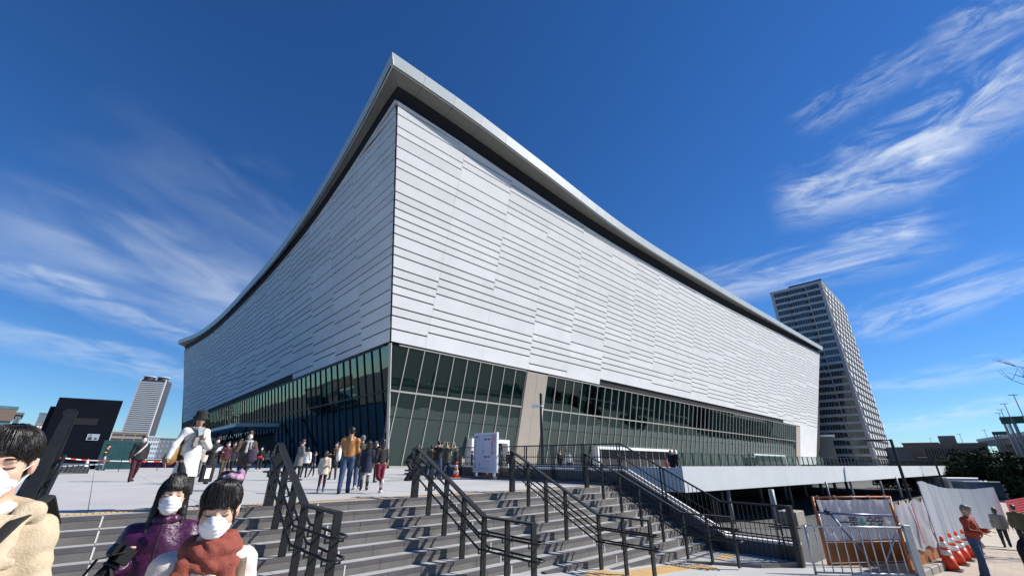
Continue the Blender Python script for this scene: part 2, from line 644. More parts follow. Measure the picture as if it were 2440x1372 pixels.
cand.sort(key=vis)
rest = MB()
for i, (k, lo, hi, z1, nf) in enumerate(cand):
    t_ = rest if i >= 145 else MB()
    t_.abox(lo, hi, nf, nf + 0.02, z1 - RIS + 0.002, z1 - 0.060)
    if i < 145:
        o = t_.build('riser_tile', M['riser'], stairs)
        MB().abox(lo, hi, nf - 0.004, nf + 0.11, z1 - 0.056, z1 + 0.001).build('nosing_tile', M['nosing'], stairs)
    else:
        t_.abox(lo, hi, nf - 0.004, nf + 0.11, z1 - 0.056, z1 + 0.001)
if rest.v:
    tag(rest.build('riser_field', M['riser'], stairs), kind='stuff')
for j in JN:
    for k in range(NSTEP):
        z1, nf = -RIS * k, DST - TRD * k
        if gz(j) < z1 - 0.03:
            xb = MB().abox(j - 0.011, j + 0.011, nf - 0.006, nf + 0.012, z1 - RIS + 0.004, z1 - 0.005)
            xb.build('expansion_joint', M['xjoint'], stairs)

# ------------------------------------------------------------------ lower landing and its kerb, lower tactile field
land = MB()
zl = -1.655
poly = [W(12.6, DST - TRD * 10 + 0.0, zl), W(15.0, DST - TRD * 10, zl), W(15.0, 4.25, zl), W(13.7, 4.9, zl)]
land.prism([p + Vector((0, 0, -0.9)) for p in poly], (0, 0, 0.9))
tag(land.build('lower_landing', M['conc'], at=W(14, 5, zl)), kind='structure')
kerb = MB()
kp = [W(12.6, DST - TRD * 10, zl), W(13.7, 4.9, zl), W(15.0, 4.25, zl)]
for p, q in zip(kp[:-1], kp[1:]):
    d = (q - p).normalized()
    kerb.bar(p + Vector((0, 0, -0.45)), q + Vector((0, 0, -0.45)) + d * 0.0, 0.10, 0.94)
tag(kerb.build('landing_kerb', M['riser'], at=kp[1]), kind='structure')
for ii in range(4):
    t_ = MB().abox(13.55 + ii * 0.3, 13.55 + ii * 0.3 + 0.295, 5.75, 6.045, zl - 0.01, zl + 0.006)
    t_.build('tactile_tile', M['tactile'], tac)
tf = thing('tactile_paving', 'orange studded tile patch on the sloping pavement at the foot of the steps', 'tactile paving', W(11, 6.2, gz(11)))
for ii in range(14):
    a_ = 8.4 + ii * 0.3
    kb = min(int(-gz(a_ + .15) / RIS), NSTEP)
    nb = DST - TRD * kb - 0.55
    for jj in range(2):
        t_ = MB()
        n1 = nb - jj * 0.3
        p = [W(a_, n1, gz(a_) + 0.004), W(a_ + 0.296, n1, gz(a_ + 0.3) + 0.004), W(a_ + 0.296, n1 + 0.296, gz(a_ + 0.3) + 0.004), W(a_, n1 + 0.296, gz(a_) + 0.004)]
        t_.prism(p, (0, 0, 0.008))
        for u in range(4):
            for v in range(4):
                c_ = W(a_ + 0.04 + u * 0.072, n1 + 0.04 + v * 0.072, gz(a_ + 0.04 + u * 0.072) + 0.012)
                t_.box(c_ - SA * 0.014 - NA * 0.014, SA * 0.028, NA * 0.028, (0, 0, 0.006))
        t_.build('tactile_tile', M['tactile'], tf)
# ------------------------------------------------------------------ the arena
LEAN = 0.2175
A0, N0 = 22.94, 43.93
A_END, N_END = 197.2, 198.0


def PR(a, z, off=0.0):           # on the sunlit face (leans out towards -n)
    return W(a, N0 - LEAN * z - off, z)


def PLF(n, z, off=0.0):          # on the shaded face (leans out towards -a)
    return W(A0 - LEAN * z - off, n, z)


def acr(z):
    return A0 - LEAN * z


def ncr(z):
    return N0 - LEAN * z


nR = Vector(NA * -1 + Vector((0, 0, -LEAN))).normalized()
nL = Vector(SA * -1 + Vector((0, 0, -LEAN))).normalized()
RTOP = np.array([(10, 39.3), (14.3, 39.2), (23.8, 38.9), (32.7, 38.4), (51, 37.6), (75, 37.6), (102.6, 38.1), (150, 40.0), (206.5, 42.6)])
LTOP = np.array([(32, 39.9), (35.6, 39.4), (46.2, 37.5), (62.6, 35.2), (79.3, 34.2), (109.3, 33.9), (145.8, 34.9), (176, 37.2), (206, 40.2)])


def smooth_interp(x, T):
    xs, ys = T[:, 0], T[:, 1]
    i = int(np.clip(np.searchsorted(xs, x) - 1, 0, len(xs) - 2))
    d = np.gradient(ys, xs)
    h = xs[i + 1] - xs[i]
    t = np.clip((x - xs[i]) / h, 0, 1)
    return float((2 * t**3 - 3 * t**2 + 1) * ys[i] + (t**3 - 2 * t**2 + t) * h * d[i] + (-2 * t**3 + 3 * t**2) * ys[i + 1] + (t**3 - t**2) * h * d[i + 1])


def zr_top(a):
    return smooth_interp(a, RTOP)


def zl_top(n):
    return smooth_interp(n, LTOP)


arena = thing('arena_building', 'huge white arena with outward leaning panelled walls, glass base and swooping roof', 'building', W(A0, N0, 0))
tagp = arena

# --- panels ---------------------------------------------------------
rp = random.Random(21)
PZ0 = 12.72
LEV = 0.465


def columns(edges, top_fn, seed):
    """course lines of each column; neighbours differ by small jogs"""
    rr = random.Random(seed)
    cur = []
    z = 0
    while z < 70:
        z += rr.choice((2, 2, 3, 3, 3, 2))
        cur.append(z)
    out = []
    for _ in edges[:-1]:
        out.append(list(cur))
        nxt, prev = [], -2
        for v in cur:
            w = v + rr.choice((-1, -1, -1, 0, 0, 0, 1, 1))
            w = max(w, prev + 2)
            w = min(w, v + 2)
            if w - prev >= 2:
                nxt.append(w)
                prev = w
        # close any gap that has grown too tall
        full, prev = [], 0
        for w in nxt:
            while w - prev > 4:
                prev += 2
                full.append(prev)
            full.append(w)
            prev = w
        cur = full
    return out


PROUD = 0.16
pans = []        # (size, builder)


def panel_piece(mb, face, u0, u1, z0, z1t, z1b=None):
    """one lapped panel: lower edge stands proud, upper edge tucked in; z1t(u) gives its top"""
    P_, nv_ = (PR, nR) if face == 'R' else (PLF, nL)
    ua, ub = u0(z0), u1(z0)
    za, zb = z1t(ua), z1t(ub)
    ua2, ub2 = u0(za), u1(zb)
    zg = z0 + 0.15
    b0 = P_(u0(zg), zg) + nv_ * PROUD
    b1 = P_(u1(zg), zg) + nv_ * PROUD
    t0 = P_(ua2, za) + nv_ * PROUD
    t1 = P_(ub2, zb) + nv_ * PROUD
    k0, k1 = P_(u0(zg), zg) - nv_ * 0.02, P_(u1(zg), zg) - nv_ * 0.02
    l0, l1 = P_(ua2, za) - nv_ * 0.02, P_(ub2, zb) - nv_ * 0.02
    pts = [b0, b1, t1, t0, k0, k1, l1, l0]
    f = [(0, 1, 2, 3), (4, 5, 1, 0), (0, 3, 7, 4), (5, 6, 2, 1), (3, 2, 6, 7), (7, 6, 5, 4)]
    if face == 'L':
        f = [t[::-1] for t in f]
    mb.add(pts, f)
    return (b0 + t1) / 2, (b1 - b0).length * (t0 - b0).length


def make_face(face, joints, top, bottom_of):
    cols = columns(joints, top, 5 if face == 'R' else 11)
    res = []
    for ci in range(len(joints) - 1):
        g = 0.012
        if ci == 0:
            u0 = (lambda z: acr(z) + 0.03) if face == 'R' else (lambda z: ncr(z) + 0.03)
        else:
            u0 = lambda z, j=joints[ci]: j + g
        if ci == len(joints) - 2:
            u1 = (lambda z: A_END + LEAN * z) if face == 'R' else (lambda z: N_END + LEAN * z)
        else:
            u1 = lambda z, j=joints[ci + 1]: j - g
        mid = (joints[ci] + joints[ci + 1]) / 2
        zb = bottom_of(mid)
        lines = [PZ0 + LEV * v for v in cols[ci]]
        lines = [zb] + [z for z in lines if z > zb + 0.75]
        for i, z0 in enumerate(lines):
            tmin = min(top(joints[ci]), top(joints[ci + 1]))
            tmax = max(top(joints[ci]), top(joints[ci + 1]))
            if z0 > tmax - 0.15:
                break
            nxt = lines[i + 1] if i + 1 < len(lines) else 99
            tf_ = lambda u, nx=nxt: max(min(nx, top(u)), 0)
            if nxt > tmin - 0.6 and i + 2 < len(lines):
                # crop the last courses along the swooping top edge
                pass
            mb = MB()
            if z0 > tmin - 0.1:
                # corner piece: only where the top is still above this course
                us = np.linspace(u0(z0), u1(z0), 9)
                ok = [u for u in us if top(u) > z0 + 0.12]
                if len(ok) < 2:
                    continue
                lo_, hi_ = min(ok), max(ok)
                c_, sz = panel_piece(mb, face, lambda z, v=lo_: v, lambda z, v=hi_: v, z0, tf_)
            else:
                c_, sz = panel_piece(mb, face, u0, u1, z0, tf_)
            d = c_ - Vector((0, 0, EYE))
            res.append((sz / d.length_squared, mb))
    return res


jr = [acr(20)] + [24.45 + 8.5 * i for i in range(0, 20)] + [A_END + 5]
jr = [j for j in jr if j < A_END - 2] + [A_END + 5]
jl = [ncr(20)] + [47.9 + 8.25 * i for i in range(0, 18)]
jl = [j for j in jl if j < N_END - 2] + [N_END + 5]


def bot_r(a):
    return 13.62 if 58.6 < a < 158.2 else (0.35 if a > 177 else PZ0)


def bot_l(n):
    return 13.62 if 73.9 < n < 152 else PZ0


# the slot's ends must fall on joints of their own
jr = sorted(set([j for j in jr if abs(j - 58.6) > 1.2 and abs(j - 158.2) > 1.2 and abs(j - 176.8) > 1.2] + [58.6, 158.2, 176.8]))
jl = sorted(set([j for j in jl if abs(j - 73.9) > 1.5 and abs(j - 152) > 1.5] + [73.9, 152.0]))
pans = make_face('R', jr, zr_top, bot_r) + make_face('L', jl, zl_top, bot_l)
pans.sort(key=lambda t: -t[0])
restp = MB()
for i, (sz, mb) in enumerate(pans):
    if i < 300:
        mb.build('wall_panel', M['panel'], arena)
    else:
        restp.add(mb.v, mb.f)
tag(restp.build('wall_panel_field', M['panel'], arena), kind='stuff')
NPAN = len(pans)

# backing walls behind the panels, with the far ends closed
core = MB()


def strip(face, us, zlo, zhi, off, mb, m=0):
    P_ = PR if face == 'R' else PLF
    for u0, u1 in zip(us[:-1], us[1:]):
        q = [P_(u0, zlo(u0), off), P_(u1, zlo(u1), off), P_(u1, zhi(u1), off), P_(u0, zhi(u0), off)]
        mb.quad(*(q if face == 'R' else q[::-1]), m=m)


ur = [acr(0) + 0.0] + list(np.linspace(28, A_END + 3, 30))
ul = [ncr(0) + 0.0] + list(np.linspace(49, N_END + 3, 26))
strip('R', list(np.linspace(24.5, A_END + 7.5, 30)), lambda u: PZ0 if u < 176 else 0.0, lambda u: zr_top(u) - 0.02, -0.06, core)
strip('L', list(np.linspace(48, N_END + 7.5, 26)), lambda u: PZ0 if u < 160 else 0.0, lambda u: zl_top(u) - 0.02, -0.06, core)
core.quad(W(acr(PZ0) + .08, ncr(PZ0) + .08, PZ0), PR(24.5, PZ0, -.06), PR(24.5, zr_top(24.5) - .02, -.06), W(acr(39.1) + .08, ncr(39.1) + .08, 39.1))
core.quad(W(acr(PZ0) + .08, ncr(PZ0) + .08, PZ0), W(acr(39.1) + .08, ncr(39.1) + .08, 39.1), PLF(48, zl_top(48) - .02, -.06), PLF(48, PZ0, -.06))
# far end walls
zE = zr_top(205)
core.quad(W(A_END, N0, 0), W(A_END, N0 + 150, 0), W(A_END + 9, N0 + 150, 41), W(A_END + LEAN * zE, ncr(zE), zE))
zE2 = zl_top(205)
core.quad(W(A0, N_END, 0), W(A0 - LEAN * zE2, N_END + LEAN * zE2, zE2), W(A0 + 150, N_END + 9, 41), W(A0 + 150, N_END, 0))
core.build('wall_backing', M['void'], arena)

# corner trim where the two panelled faces meet
ct = MB()
ct.bar(W(acr(PZ0), ncr(PZ0), PZ0) + nR * 0.02 + nL * 0.02, W(acr(39), ncr(39), 39) + nR * 0.02 + nL * 0.02, 0.10, 0.10)
ct.build('corner_trim', M['charcoal'], arena)
# white louvre ends that stick out of the corner joint
for i, zc in enumerate((14.2, 16.7, 18.3, 20.4, 23.5, 25.9, 28.8, 32.0, 34.1, 36.6)):
    h = (0.75, 0.2, 0.2)[i % 3]
    c0 = W(acr(zc), ncr(zc), zc) + nL * 0.13 + nR * 0.02
    MB().box(c0, SA * 0.06, NA * 0.14, Vector((0, 0, h)) - (SA + NA) * LEAN * h).build('corner_clip', M['white'], arena)

# dark slot above the glass
sl = MB()
strip('R', list(np.linspace(58.7, 158.1, 12)), lambda u: 12.86, lambda u: 13.75, -0.55, sl)
strip('L', list(np.linspace(74.0, 151.9, 12)), lambda u: 12.86, lambda u: 13.75, -0.55, sl)
sl.build('recessed_slot', M['void'], arena)
for k in range(0, 48):
    u = 59.5 + k * 2.07
    MB().bar(PR(u, 12.9, -0.4), PR(u, 13.7, -0.4), 0.06, 0.1, SA).build('slot_fin', M['black'], arena)

# --- roof: fascia, soffit, gap, top -----------------------------------
FR = np.array([(12.0, 33.1, 43.35), (21.5, 32.85, 43.0), (35.4, 32.85, 42.05), (56, 33.5, 41.15), (98.9, 33.5, 41.65), (150, 33.3, 43.3), (207.5, 33.0, 45.3)])
FL = np.array([(12.0, 33.1, 43.35), (12.7, 40.0, 42.4), (13.6, 54.6, 39.8), (14.3, 74.7, 37.75), (14.5, 103.7, 37.2), (14.5, 138, 38.0), (13.6, 174, 40.6), (11.3, 208.6, 44.4)])


def FRp(a):
    return a, smooth_interp(a, FR[:, [0, 1]]), smooth_interp(a, FR[:, [0, 2]])


def FLp(n):
    return smooth_interp(n, FL[:, [1, 0]]), n, smooth_interp(n, FL[:, [1, 2]])


usr = [12.0 + 4.34 * i for i in range(46)]
usl = [33.1 + 4.4 * i for i in range(41)]
TH = 1.55


def fascia(face, u0, u1, first):
    f_ = FRp if face == 'R' else FLp
    p0, p1 = f_(u0), f_(u1)
    inn = (NA if face == 'R' else SA)
    t0, t1 = W(*p0), W(*p1)
    d = (t1 - t0).normalized() * 0.015
    t0, t1 = t0 + (Vector((0, 0, 0)) if first else d), t1 - d
    lean = inn * 0.33
    b0, b1 = t0 + lean - Vector((0, 0, TH)), t1 + lean - Vector((0, 0, TH))
    mb = MB()
    pts = [b0, b1, t1, t0, b0 + inn * 0.15, b1 + inn * 0.15, t1 + inn * 0.15, t0 + inn * 0.15]
    if first:
        k_ = 0.15
        oth = SA if face == 'R' else NA
        pts[4] += oth * k_
        pts[7] += oth * k_
    f = [(0, 1, 2, 3), (5, 4, 7, 6), (0, 4, 5, 1), (2, 6, 7, 3), (1, 5, 6, 2), (0, 3, 7, 4)]
    if face == 'L':
        f = [t[::-1] for t in f]
    mb.add(pts, f)
    mb.build('fascia_panel', M['fascia'], arena)


for i in range(len(usr) - 1):
    fascia('R', usr[i], usr[i + 1], i == 0)
for i in range(len(usl) - 1):
    fascia('L', usl[i], usl[i + 1], i == 0)


def wall_top(face, u):
    """the dark gap's inner line above the panel top"""
    if face == 'R':
        z = zr_top(u) + 2.15
        return PR(max(u, acr(z)), z, -0.05)
    z = zl_top(u) + 2.0
    return PLF(max(u, ncr(z)), z, -0.05)


UPZ = Vector((0, 0, 1))
so = MB()
gp = MB()
tp = MB()
for face, us, f_ in (('R', usr, FRp), ('L', usl, FLp)):
    inn = NA if face == 'R' else SA
    for i in range(len(us) - 1):
        e0, e1 = [W(*f_(u)) + inn * 0.42 - Vector((0, 0, TH - 0.12)) for u in (us[i], us[i + 1])]
        if i == 0:
            e0 = W(*f_(us[0])) + (SA + NA) * 0.42 - Vector((0, 0, TH - 0.12))
        # soffit panels, each with a thin gap, then a dark inner lip
        w0, w1 = [wall_top(face, u) for u in (us[i], us[i + 1])]
        if i == 0:
            z = zr_top(15) + 2.1
            w0 = W(acr(z) + 0.05, ncr(z) + 0.05, z)
        g0 = e0 + (e1 - e0) * 0.004
        g1 = e1 - (e1 - e0) * 0.004
        h0 = w0 + (w1 - w0) * 0.004
        h1 = w1 - (w1 - w0) * 0.004
        up = Vector((0, 0, 0.12))
        pts = [g0, g1, h1, h0, g0 + up, g1 + up, h1 + up, h0 + up]
        ff = [(3, 2, 1, 0), (4, 5, 6, 7), (0, 1, 5, 4), (1, 2, 6, 5), (2, 3, 7, 6), (3, 0, 4, 7)]
        if face == 'L':
            ff = [t[::-1] for t in ff]
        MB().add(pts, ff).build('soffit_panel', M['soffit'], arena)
        # shadow gap between fascia and soffit
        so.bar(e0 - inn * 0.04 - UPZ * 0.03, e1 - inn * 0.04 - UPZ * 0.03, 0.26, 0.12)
        # the dark recess
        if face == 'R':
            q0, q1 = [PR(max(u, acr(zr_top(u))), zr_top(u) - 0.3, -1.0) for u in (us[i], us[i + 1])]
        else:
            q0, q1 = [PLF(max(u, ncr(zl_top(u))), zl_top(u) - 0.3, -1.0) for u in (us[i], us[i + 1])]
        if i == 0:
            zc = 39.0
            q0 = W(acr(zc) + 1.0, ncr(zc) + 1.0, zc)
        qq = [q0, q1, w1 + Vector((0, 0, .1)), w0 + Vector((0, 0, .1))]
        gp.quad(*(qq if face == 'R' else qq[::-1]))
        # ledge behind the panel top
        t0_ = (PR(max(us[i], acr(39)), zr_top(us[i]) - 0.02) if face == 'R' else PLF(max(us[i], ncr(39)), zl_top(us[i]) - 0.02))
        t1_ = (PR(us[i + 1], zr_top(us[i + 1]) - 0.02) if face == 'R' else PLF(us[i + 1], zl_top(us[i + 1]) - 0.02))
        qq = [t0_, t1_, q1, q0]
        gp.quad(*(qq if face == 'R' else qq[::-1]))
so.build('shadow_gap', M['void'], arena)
# bright trim that caps the panels along the swooping edge
for face, us in (('R', [acr(39.2)] + list(np.linspace(19, A_END + 8, 44))), ('L', [ncr(39.2)] + list(np.linspace(40, N_END + 8, 40)))):
    for u0_, u1_ in zip(us[:-1], us[1:]):
        f_, z_ = (PR, zr_top) if face == 'R' else (PLF, zl_top)
        p0_, p1_ = f_(u0_, z_(u0_), 0.06), f_(u1_, z_(u1_), 0.06)
        MB().bar(p0_, p1_ + (p1_ - p0_) * 0.004, 0.42, 0.22, nR if face == 'R' else nL).build('top_trim', M['panel'], arena)
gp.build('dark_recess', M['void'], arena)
# roof surface: rises from both edges back over the hall
NG = 40
for i in range(NG + 1):
    for j in range(NG + 1):
        u, v = i / NG, j / NG
        pr_ = FRp(12 + 195.5 * u)
        pl_ = FLp(33.1 + 175.5 * v)
        a_ = pr_[0] + (pl_[0] - 12) * (1 - u) + 0.35
        n_ = pl_[1] + (pr_[1] - 33.1) * (1 - v) + 0.35
        z_ = pr_[2] + (pl_[2] - 43.35) * (1 - 0.6 * u)
        tp.v.append(tuple(W(a_, n_, z_ - 0.55)))
for i in range(NG):
    for j in range(NG):
        k = i * (NG + 1) + j
        tp.f.append((k, k + NG + 1, k + NG + 2, k + 1))
        tp.m.append(0)
tp.build('roof_surface', M['roof'], arena, smooth=True)

# --- glazing ----------------------------------------------------------
ZG1 = 12.62
TR1, TR2 = 7.8, 5.15
mull_r = [acr(6) + 0.0] + [22.45 + 2.1 * k for k in range(0, 10)]
mull_r = [m for m in mull_r if m < 41.4]
seg1 = [('C',)] + [22.45 + 2.1 * k for k in range(9)] + [41.3]
seg2 = [45.75 + 2.1 * k for k in range(61)]
seg2 = [u for u in seg2 if u < 171.9]
DOORS_R = [(33.1, 39.4, 3.35), (59.0, 86.0, 3.15), (130.4, 158.0, 3.1)]
panes = []


def pane(face, ulo, uhi, z0, z1):
    P_, nv_ = (PR, nR) if face == 'R' else (PLF, nL)
    mb = MB()
    q = [P_(ulo(z0), z0), P_(uhi(z0), z0), P_(uhi(z1), z1), P_(ulo(z1), z1)]
    q = [v - nv_ * rp.uniform(0.0, 0.016) for v in q]
    if face == 'L':
        q = [q[1], q[0], q[3], q[2]]
    mb.quad(*q)
    c = (q[0] + q[2]) / 2
    d = c - Vector((0, 0, EYE))
    panes.append(((q[1] - q[0]).length * (q[3] - q[0]).length / d.length_squared, mb, face))


def glaze(face, us, doors, rows):
    P_, nv_ = (PR, nR) if face == 'R' else (PLF, nL)
    ax = SA if face == 'R' else NA
    for i in range(len(us) - 1):
        c0 = us[i] == ('C',)
        if c0:
            ulo = (lambda z: acr(z) + 0.12) if face == 'R' else (lambda z: ncr(z) + 0.12)
        else:
            ulo = lambda z, v=us[i]: v + 0.03
        uhi = lambda z, v=us[i + 1]: v - 0.03
        mid = us[i + 1] - 1.0
        dz = max([d[2] for d in doors if d[0] - 0.3 < mid < d[1] + 0.3] + [0.12])
        zz_ = [dz] + [z for z in rows if z > dz + 0.3] + [ZG1]
        for z0, z1 in zip(zz_[:-1], zz_[1:]):
            pane(face, ulo, uhi, z0 + 0.04, z1 - 0.04)
    for i, u in enumerate(us):
        if u == ('C',):
            continue
        dz = max([d[2] for d in doors if d[0] + 0.2 < u < d[1] - 0.2] + [0.0])
        MB().bar(P_(u, dz, -0.02) + nv_ * 0.0, P_(u, ZG1, -0.02), 0.085, 0.26, ax).build('mullion', M['mullion'] if face == 'R' else M['charcoal'], arena)  # unlit face takes charcoal: the mullions' shade is put into the colour


glaze('R', seg1, DOORS_R, (TR2, TR1))
glaze('R', seg2, DOORS_R, (TR2, TR1))
segl = [('C',)] + [43.75 + 2.04 * k for k in range(57)]
DOORS_L = [(84, 150, 5.0)]
glaze('L', segl, DOORS_L, (TR1,))
panes.sort(key=lambda t: -t[0])
pr_rest, pl_rest = MB(), MB()
for i, (sz, mb, face) in enumerate(panes):
    if i < 300:
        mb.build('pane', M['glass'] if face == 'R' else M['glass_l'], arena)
    else:
        (pr_rest if face == 'R' else pl_rest).add(mb.v, mb.f)
for mb, mm in ((pr_rest, M['glass']), (pl_rest, M['glass_l'])):
    if mb.v:
        tag(mb.build('pane_field', mm, arena), kind='stuff')


# roller blinds drawn behind the panes of the sunlit face
M['blind'] = mat('roller_blind', (0.46, 0.50, 0.49), 0.9, var=0.04, vscale=0.5)
for us, z0_, z1_ in ((seg1, 0.15, 12.5), (seg2, TR1 + 0.05, 12.5), (seg2, TR2 + 0.05, TR1 - 0.05)):
    for i in range(len(us) - 1):
        if us is seg2 and z0_ > TR1 and i in (1, 3, 5, 6, 24, 25, 26, 27):
            continue
        lo_ = (lambda z: acr(z) + 0.7) if us[i] == ('C',) else (lambda z, v=us[i]: v + 0.02)
        hi_ = us[i + 1] - 0.02
        if us is seg1 and 33.0 < hi_ - 1 < 39.5:
            z0q = 3.5
        else:
            z0q = z0_
        MB().quad(PR(lo_(z0q), z0q, -0.55), PR(hi_, z0q, -0.55), PR(hi_, z1_, -0.55), PR(lo_(z1_), z1_, -0.55)).build('roller_blind', M['blind'], arena)


def rail(face, u0, u1, z, h, d, m):
    P_, nv_ = (PR, nR) if face == 'R' else (PLF, nL)
    MB().bar(P_(u0, z, 0.02), P_(u1, z, 0.02), d, h, nv_).build('transom', m, arena)


for u0, u1, face in ((acr(TR1), 41.3, 'R'), (45.7, 171.8, 'R'), (ncr(TR1), 158.0, 'L')):
    rail(face, u0, u1, TR1, 0.17, 0.26, M['mullion'] if face == 'R' else M['charcoal'])  # charcoal on the left face paints these transoms as shaded
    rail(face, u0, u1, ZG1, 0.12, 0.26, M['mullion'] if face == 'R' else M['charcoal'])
for u0, u1 in ((acr(TR2), 41.3), (45.7, 171.8)):
    rail('R', u0, u1, TR2, 0.07, 0.16, M['charcoal'])
for z0, z1 in ((0.0, ZG1 + 0.05),):
    MB().bar(W(acr(z0), ncr(z0), z0) - (SA + NA) * 0.0, W(acr(z1), ncr(z1), z1), 0.26, 0.26, SA - NA).build('corner_post', M['mullion'], arena)
rail('R', acr(0.1), 33.0, 0.1, 0.24, 0.3, M['mullion'])
rail('L', ncr(0.1), 84, 0.1, 0.24, 0.3, M['charcoal'])  # bottom rail coloured dark for the shaded side as well

# stone piers
def pier(u0, u1, m, zt=12.62, name='brick_pier', n_=2):
    w = (u1 - u0) / n_
    for k in range(n_):
        a, b = u0 + w * k + 0.02, u0 + w * (k + 1) - 0.02
        q = [PR(a, 0), PR(b, 0), PR(b, zt), PR(a, zt)]
        MB().prism([p - nR * 0.1 for p in q], nR * 0.32).build(name, m, arena)
    q = [PR(u0, 0), PR(u1, 0), PR(u1, zt), PR(u0, zt)]
    MB().prism([p - nR * 0.4 for p in q], nR * 0.25).build('pier_joint', M['void'], arena)


pier(41.4, 45.6, M['brick'])
pier(171.9, 176.6, M['brick'])
# brick courses on the near pier
bc = MB()
for k in range(95):
    z = 0.2 + k * 0.13
    for a, b in ((41.42, 43.48), (43.52, 45.58)):
        bc.bar(PR(a, z, 0.225), PR(b, z, 0.225), 0.03, 0.045 + 0.03 * ((k * 7) % 3) / 2, nR)
tag(bc.build('brick_course', M['brick'], arena), kind='stuff')

# doorway boxes with white frames
for (d0, d1, dz) in DOORS_R:
    fr = MB()
    n_out = ncr(dz) - 0.75
    n_in = N0 + 3
    fr.abox(d0, d1, n_out, N0 - 0.2, dz - 0.42, dz)
    fr.abox(d0, d0 + 0.35, n_out + 0.003, N0 - 0.2, 0.0, dz - 0.42)
    fr.abox(d1 - 0.35, d1, n_out + 0.003, N0 - 0.2, 0.0, dz - 0.42)
    fr.build('door_frame', M['white'], arena)
    dk = MB().abox(d0 + 0.36, d1 - 0.36, N0 - 0.35, N0 - 0.3, 0.0, dz - 0.43)
    dk.build('doorway', M['void'], arena)
    k = d0 + 2.2
    while k < d1 - 1:
        MB().abox(k, k + 0.12, N0 - 0.42, N0 - 0.36, 0, dz - 0.45).build('door_post', M['mullion'], arena)
        k += 2.4

# entrance canopy on the shaded side
cn = MB()
ca = A0 - LEAN * 6.2
cn.prism([W(ca - 6.5, 82, 5.6), W(ca + 0.6, 82, 6.0), W(ca + 0.6, 150, 6.0), W(ca - 6.5, 150, 5.6)], (0, 0, 0.55))
cn.build('canopy_roof', M['fascia'], arena)
for n_ in (84, 96, 108, 120, 132, 144):
    MB().bar(W(ca - 5.6, n_, 0), W(ca - 4.4, n_, 5.7), 0.22, 0.3).build('canopy_post', M['charcoal'], arena)
dl = MB().abox(A0 - 0.45, A0 - 0.4, 84, 150, 0.0, 4.9)
dl.build('doorway', M['void'], arena)

# --- interior seen through the glass ------------------------------------
ins = MB()
ins.abox(A0 + 1.5, 195, N0 + 16, N0 + 16.3, 0, 13)
ins.abox(A0 + 14, A0 + 14.3, N0 + 1.5, 160, 0, 13)
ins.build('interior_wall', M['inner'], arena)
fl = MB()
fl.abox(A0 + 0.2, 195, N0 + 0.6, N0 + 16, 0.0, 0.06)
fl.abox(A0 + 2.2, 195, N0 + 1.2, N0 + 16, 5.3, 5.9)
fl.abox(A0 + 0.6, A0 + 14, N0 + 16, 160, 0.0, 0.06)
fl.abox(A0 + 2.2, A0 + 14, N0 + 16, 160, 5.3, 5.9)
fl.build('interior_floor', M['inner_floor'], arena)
ce = MB()
ce.abox(A0 - 1.5, 195, N0 - 1.0, N0 + 16, 12.7, 12.9)
ce.abox(A0 - 1.5, A0 + 14, N0 + 16, 160, 12.7, 12.9)
ce.build('interior_ceiling', M['inner'], arena)
for k in range(15):
    MB().tube([W(30 + 10.5 * k, N0 + 3.2, 0.06), W(30 + 10.5 * k, N0 + 3.2, 12.7)], 0.42, 10).build('interior_column', M['inner_col'], arena, smooth=True)
for k in range(9):
    MB().tube([W(A0 + 3.6, N0 + 8 + 11 * k, 0.06), W(A0 + 3.6, N0 + 8 + 11 * k, 12.7)], 0.42, 10).build('interior_column', M['inner_col'], arena, smooth=True)
# ------------------------------------------------------------------ placing helpers
def G(px, py, z):
    d = pix(px, py)
    t = (z - EYE) / d.z
    return Vector((d.x * t, d.y * t, z))


def HD_(px, py, D):
    d = pix(px, py)
    t = D / math.hypot(d.x, d.y)
    return Vector((d.x * t, d.y * t, EYE + d.z * t))


def copy_tree(o, parent=None):
    c = o.copy()
    COL.objects.link(c)
    if parent is not None:
        c.parent = parent
    for ch in list(o.children):
        copy_tree(ch, c)
    return c


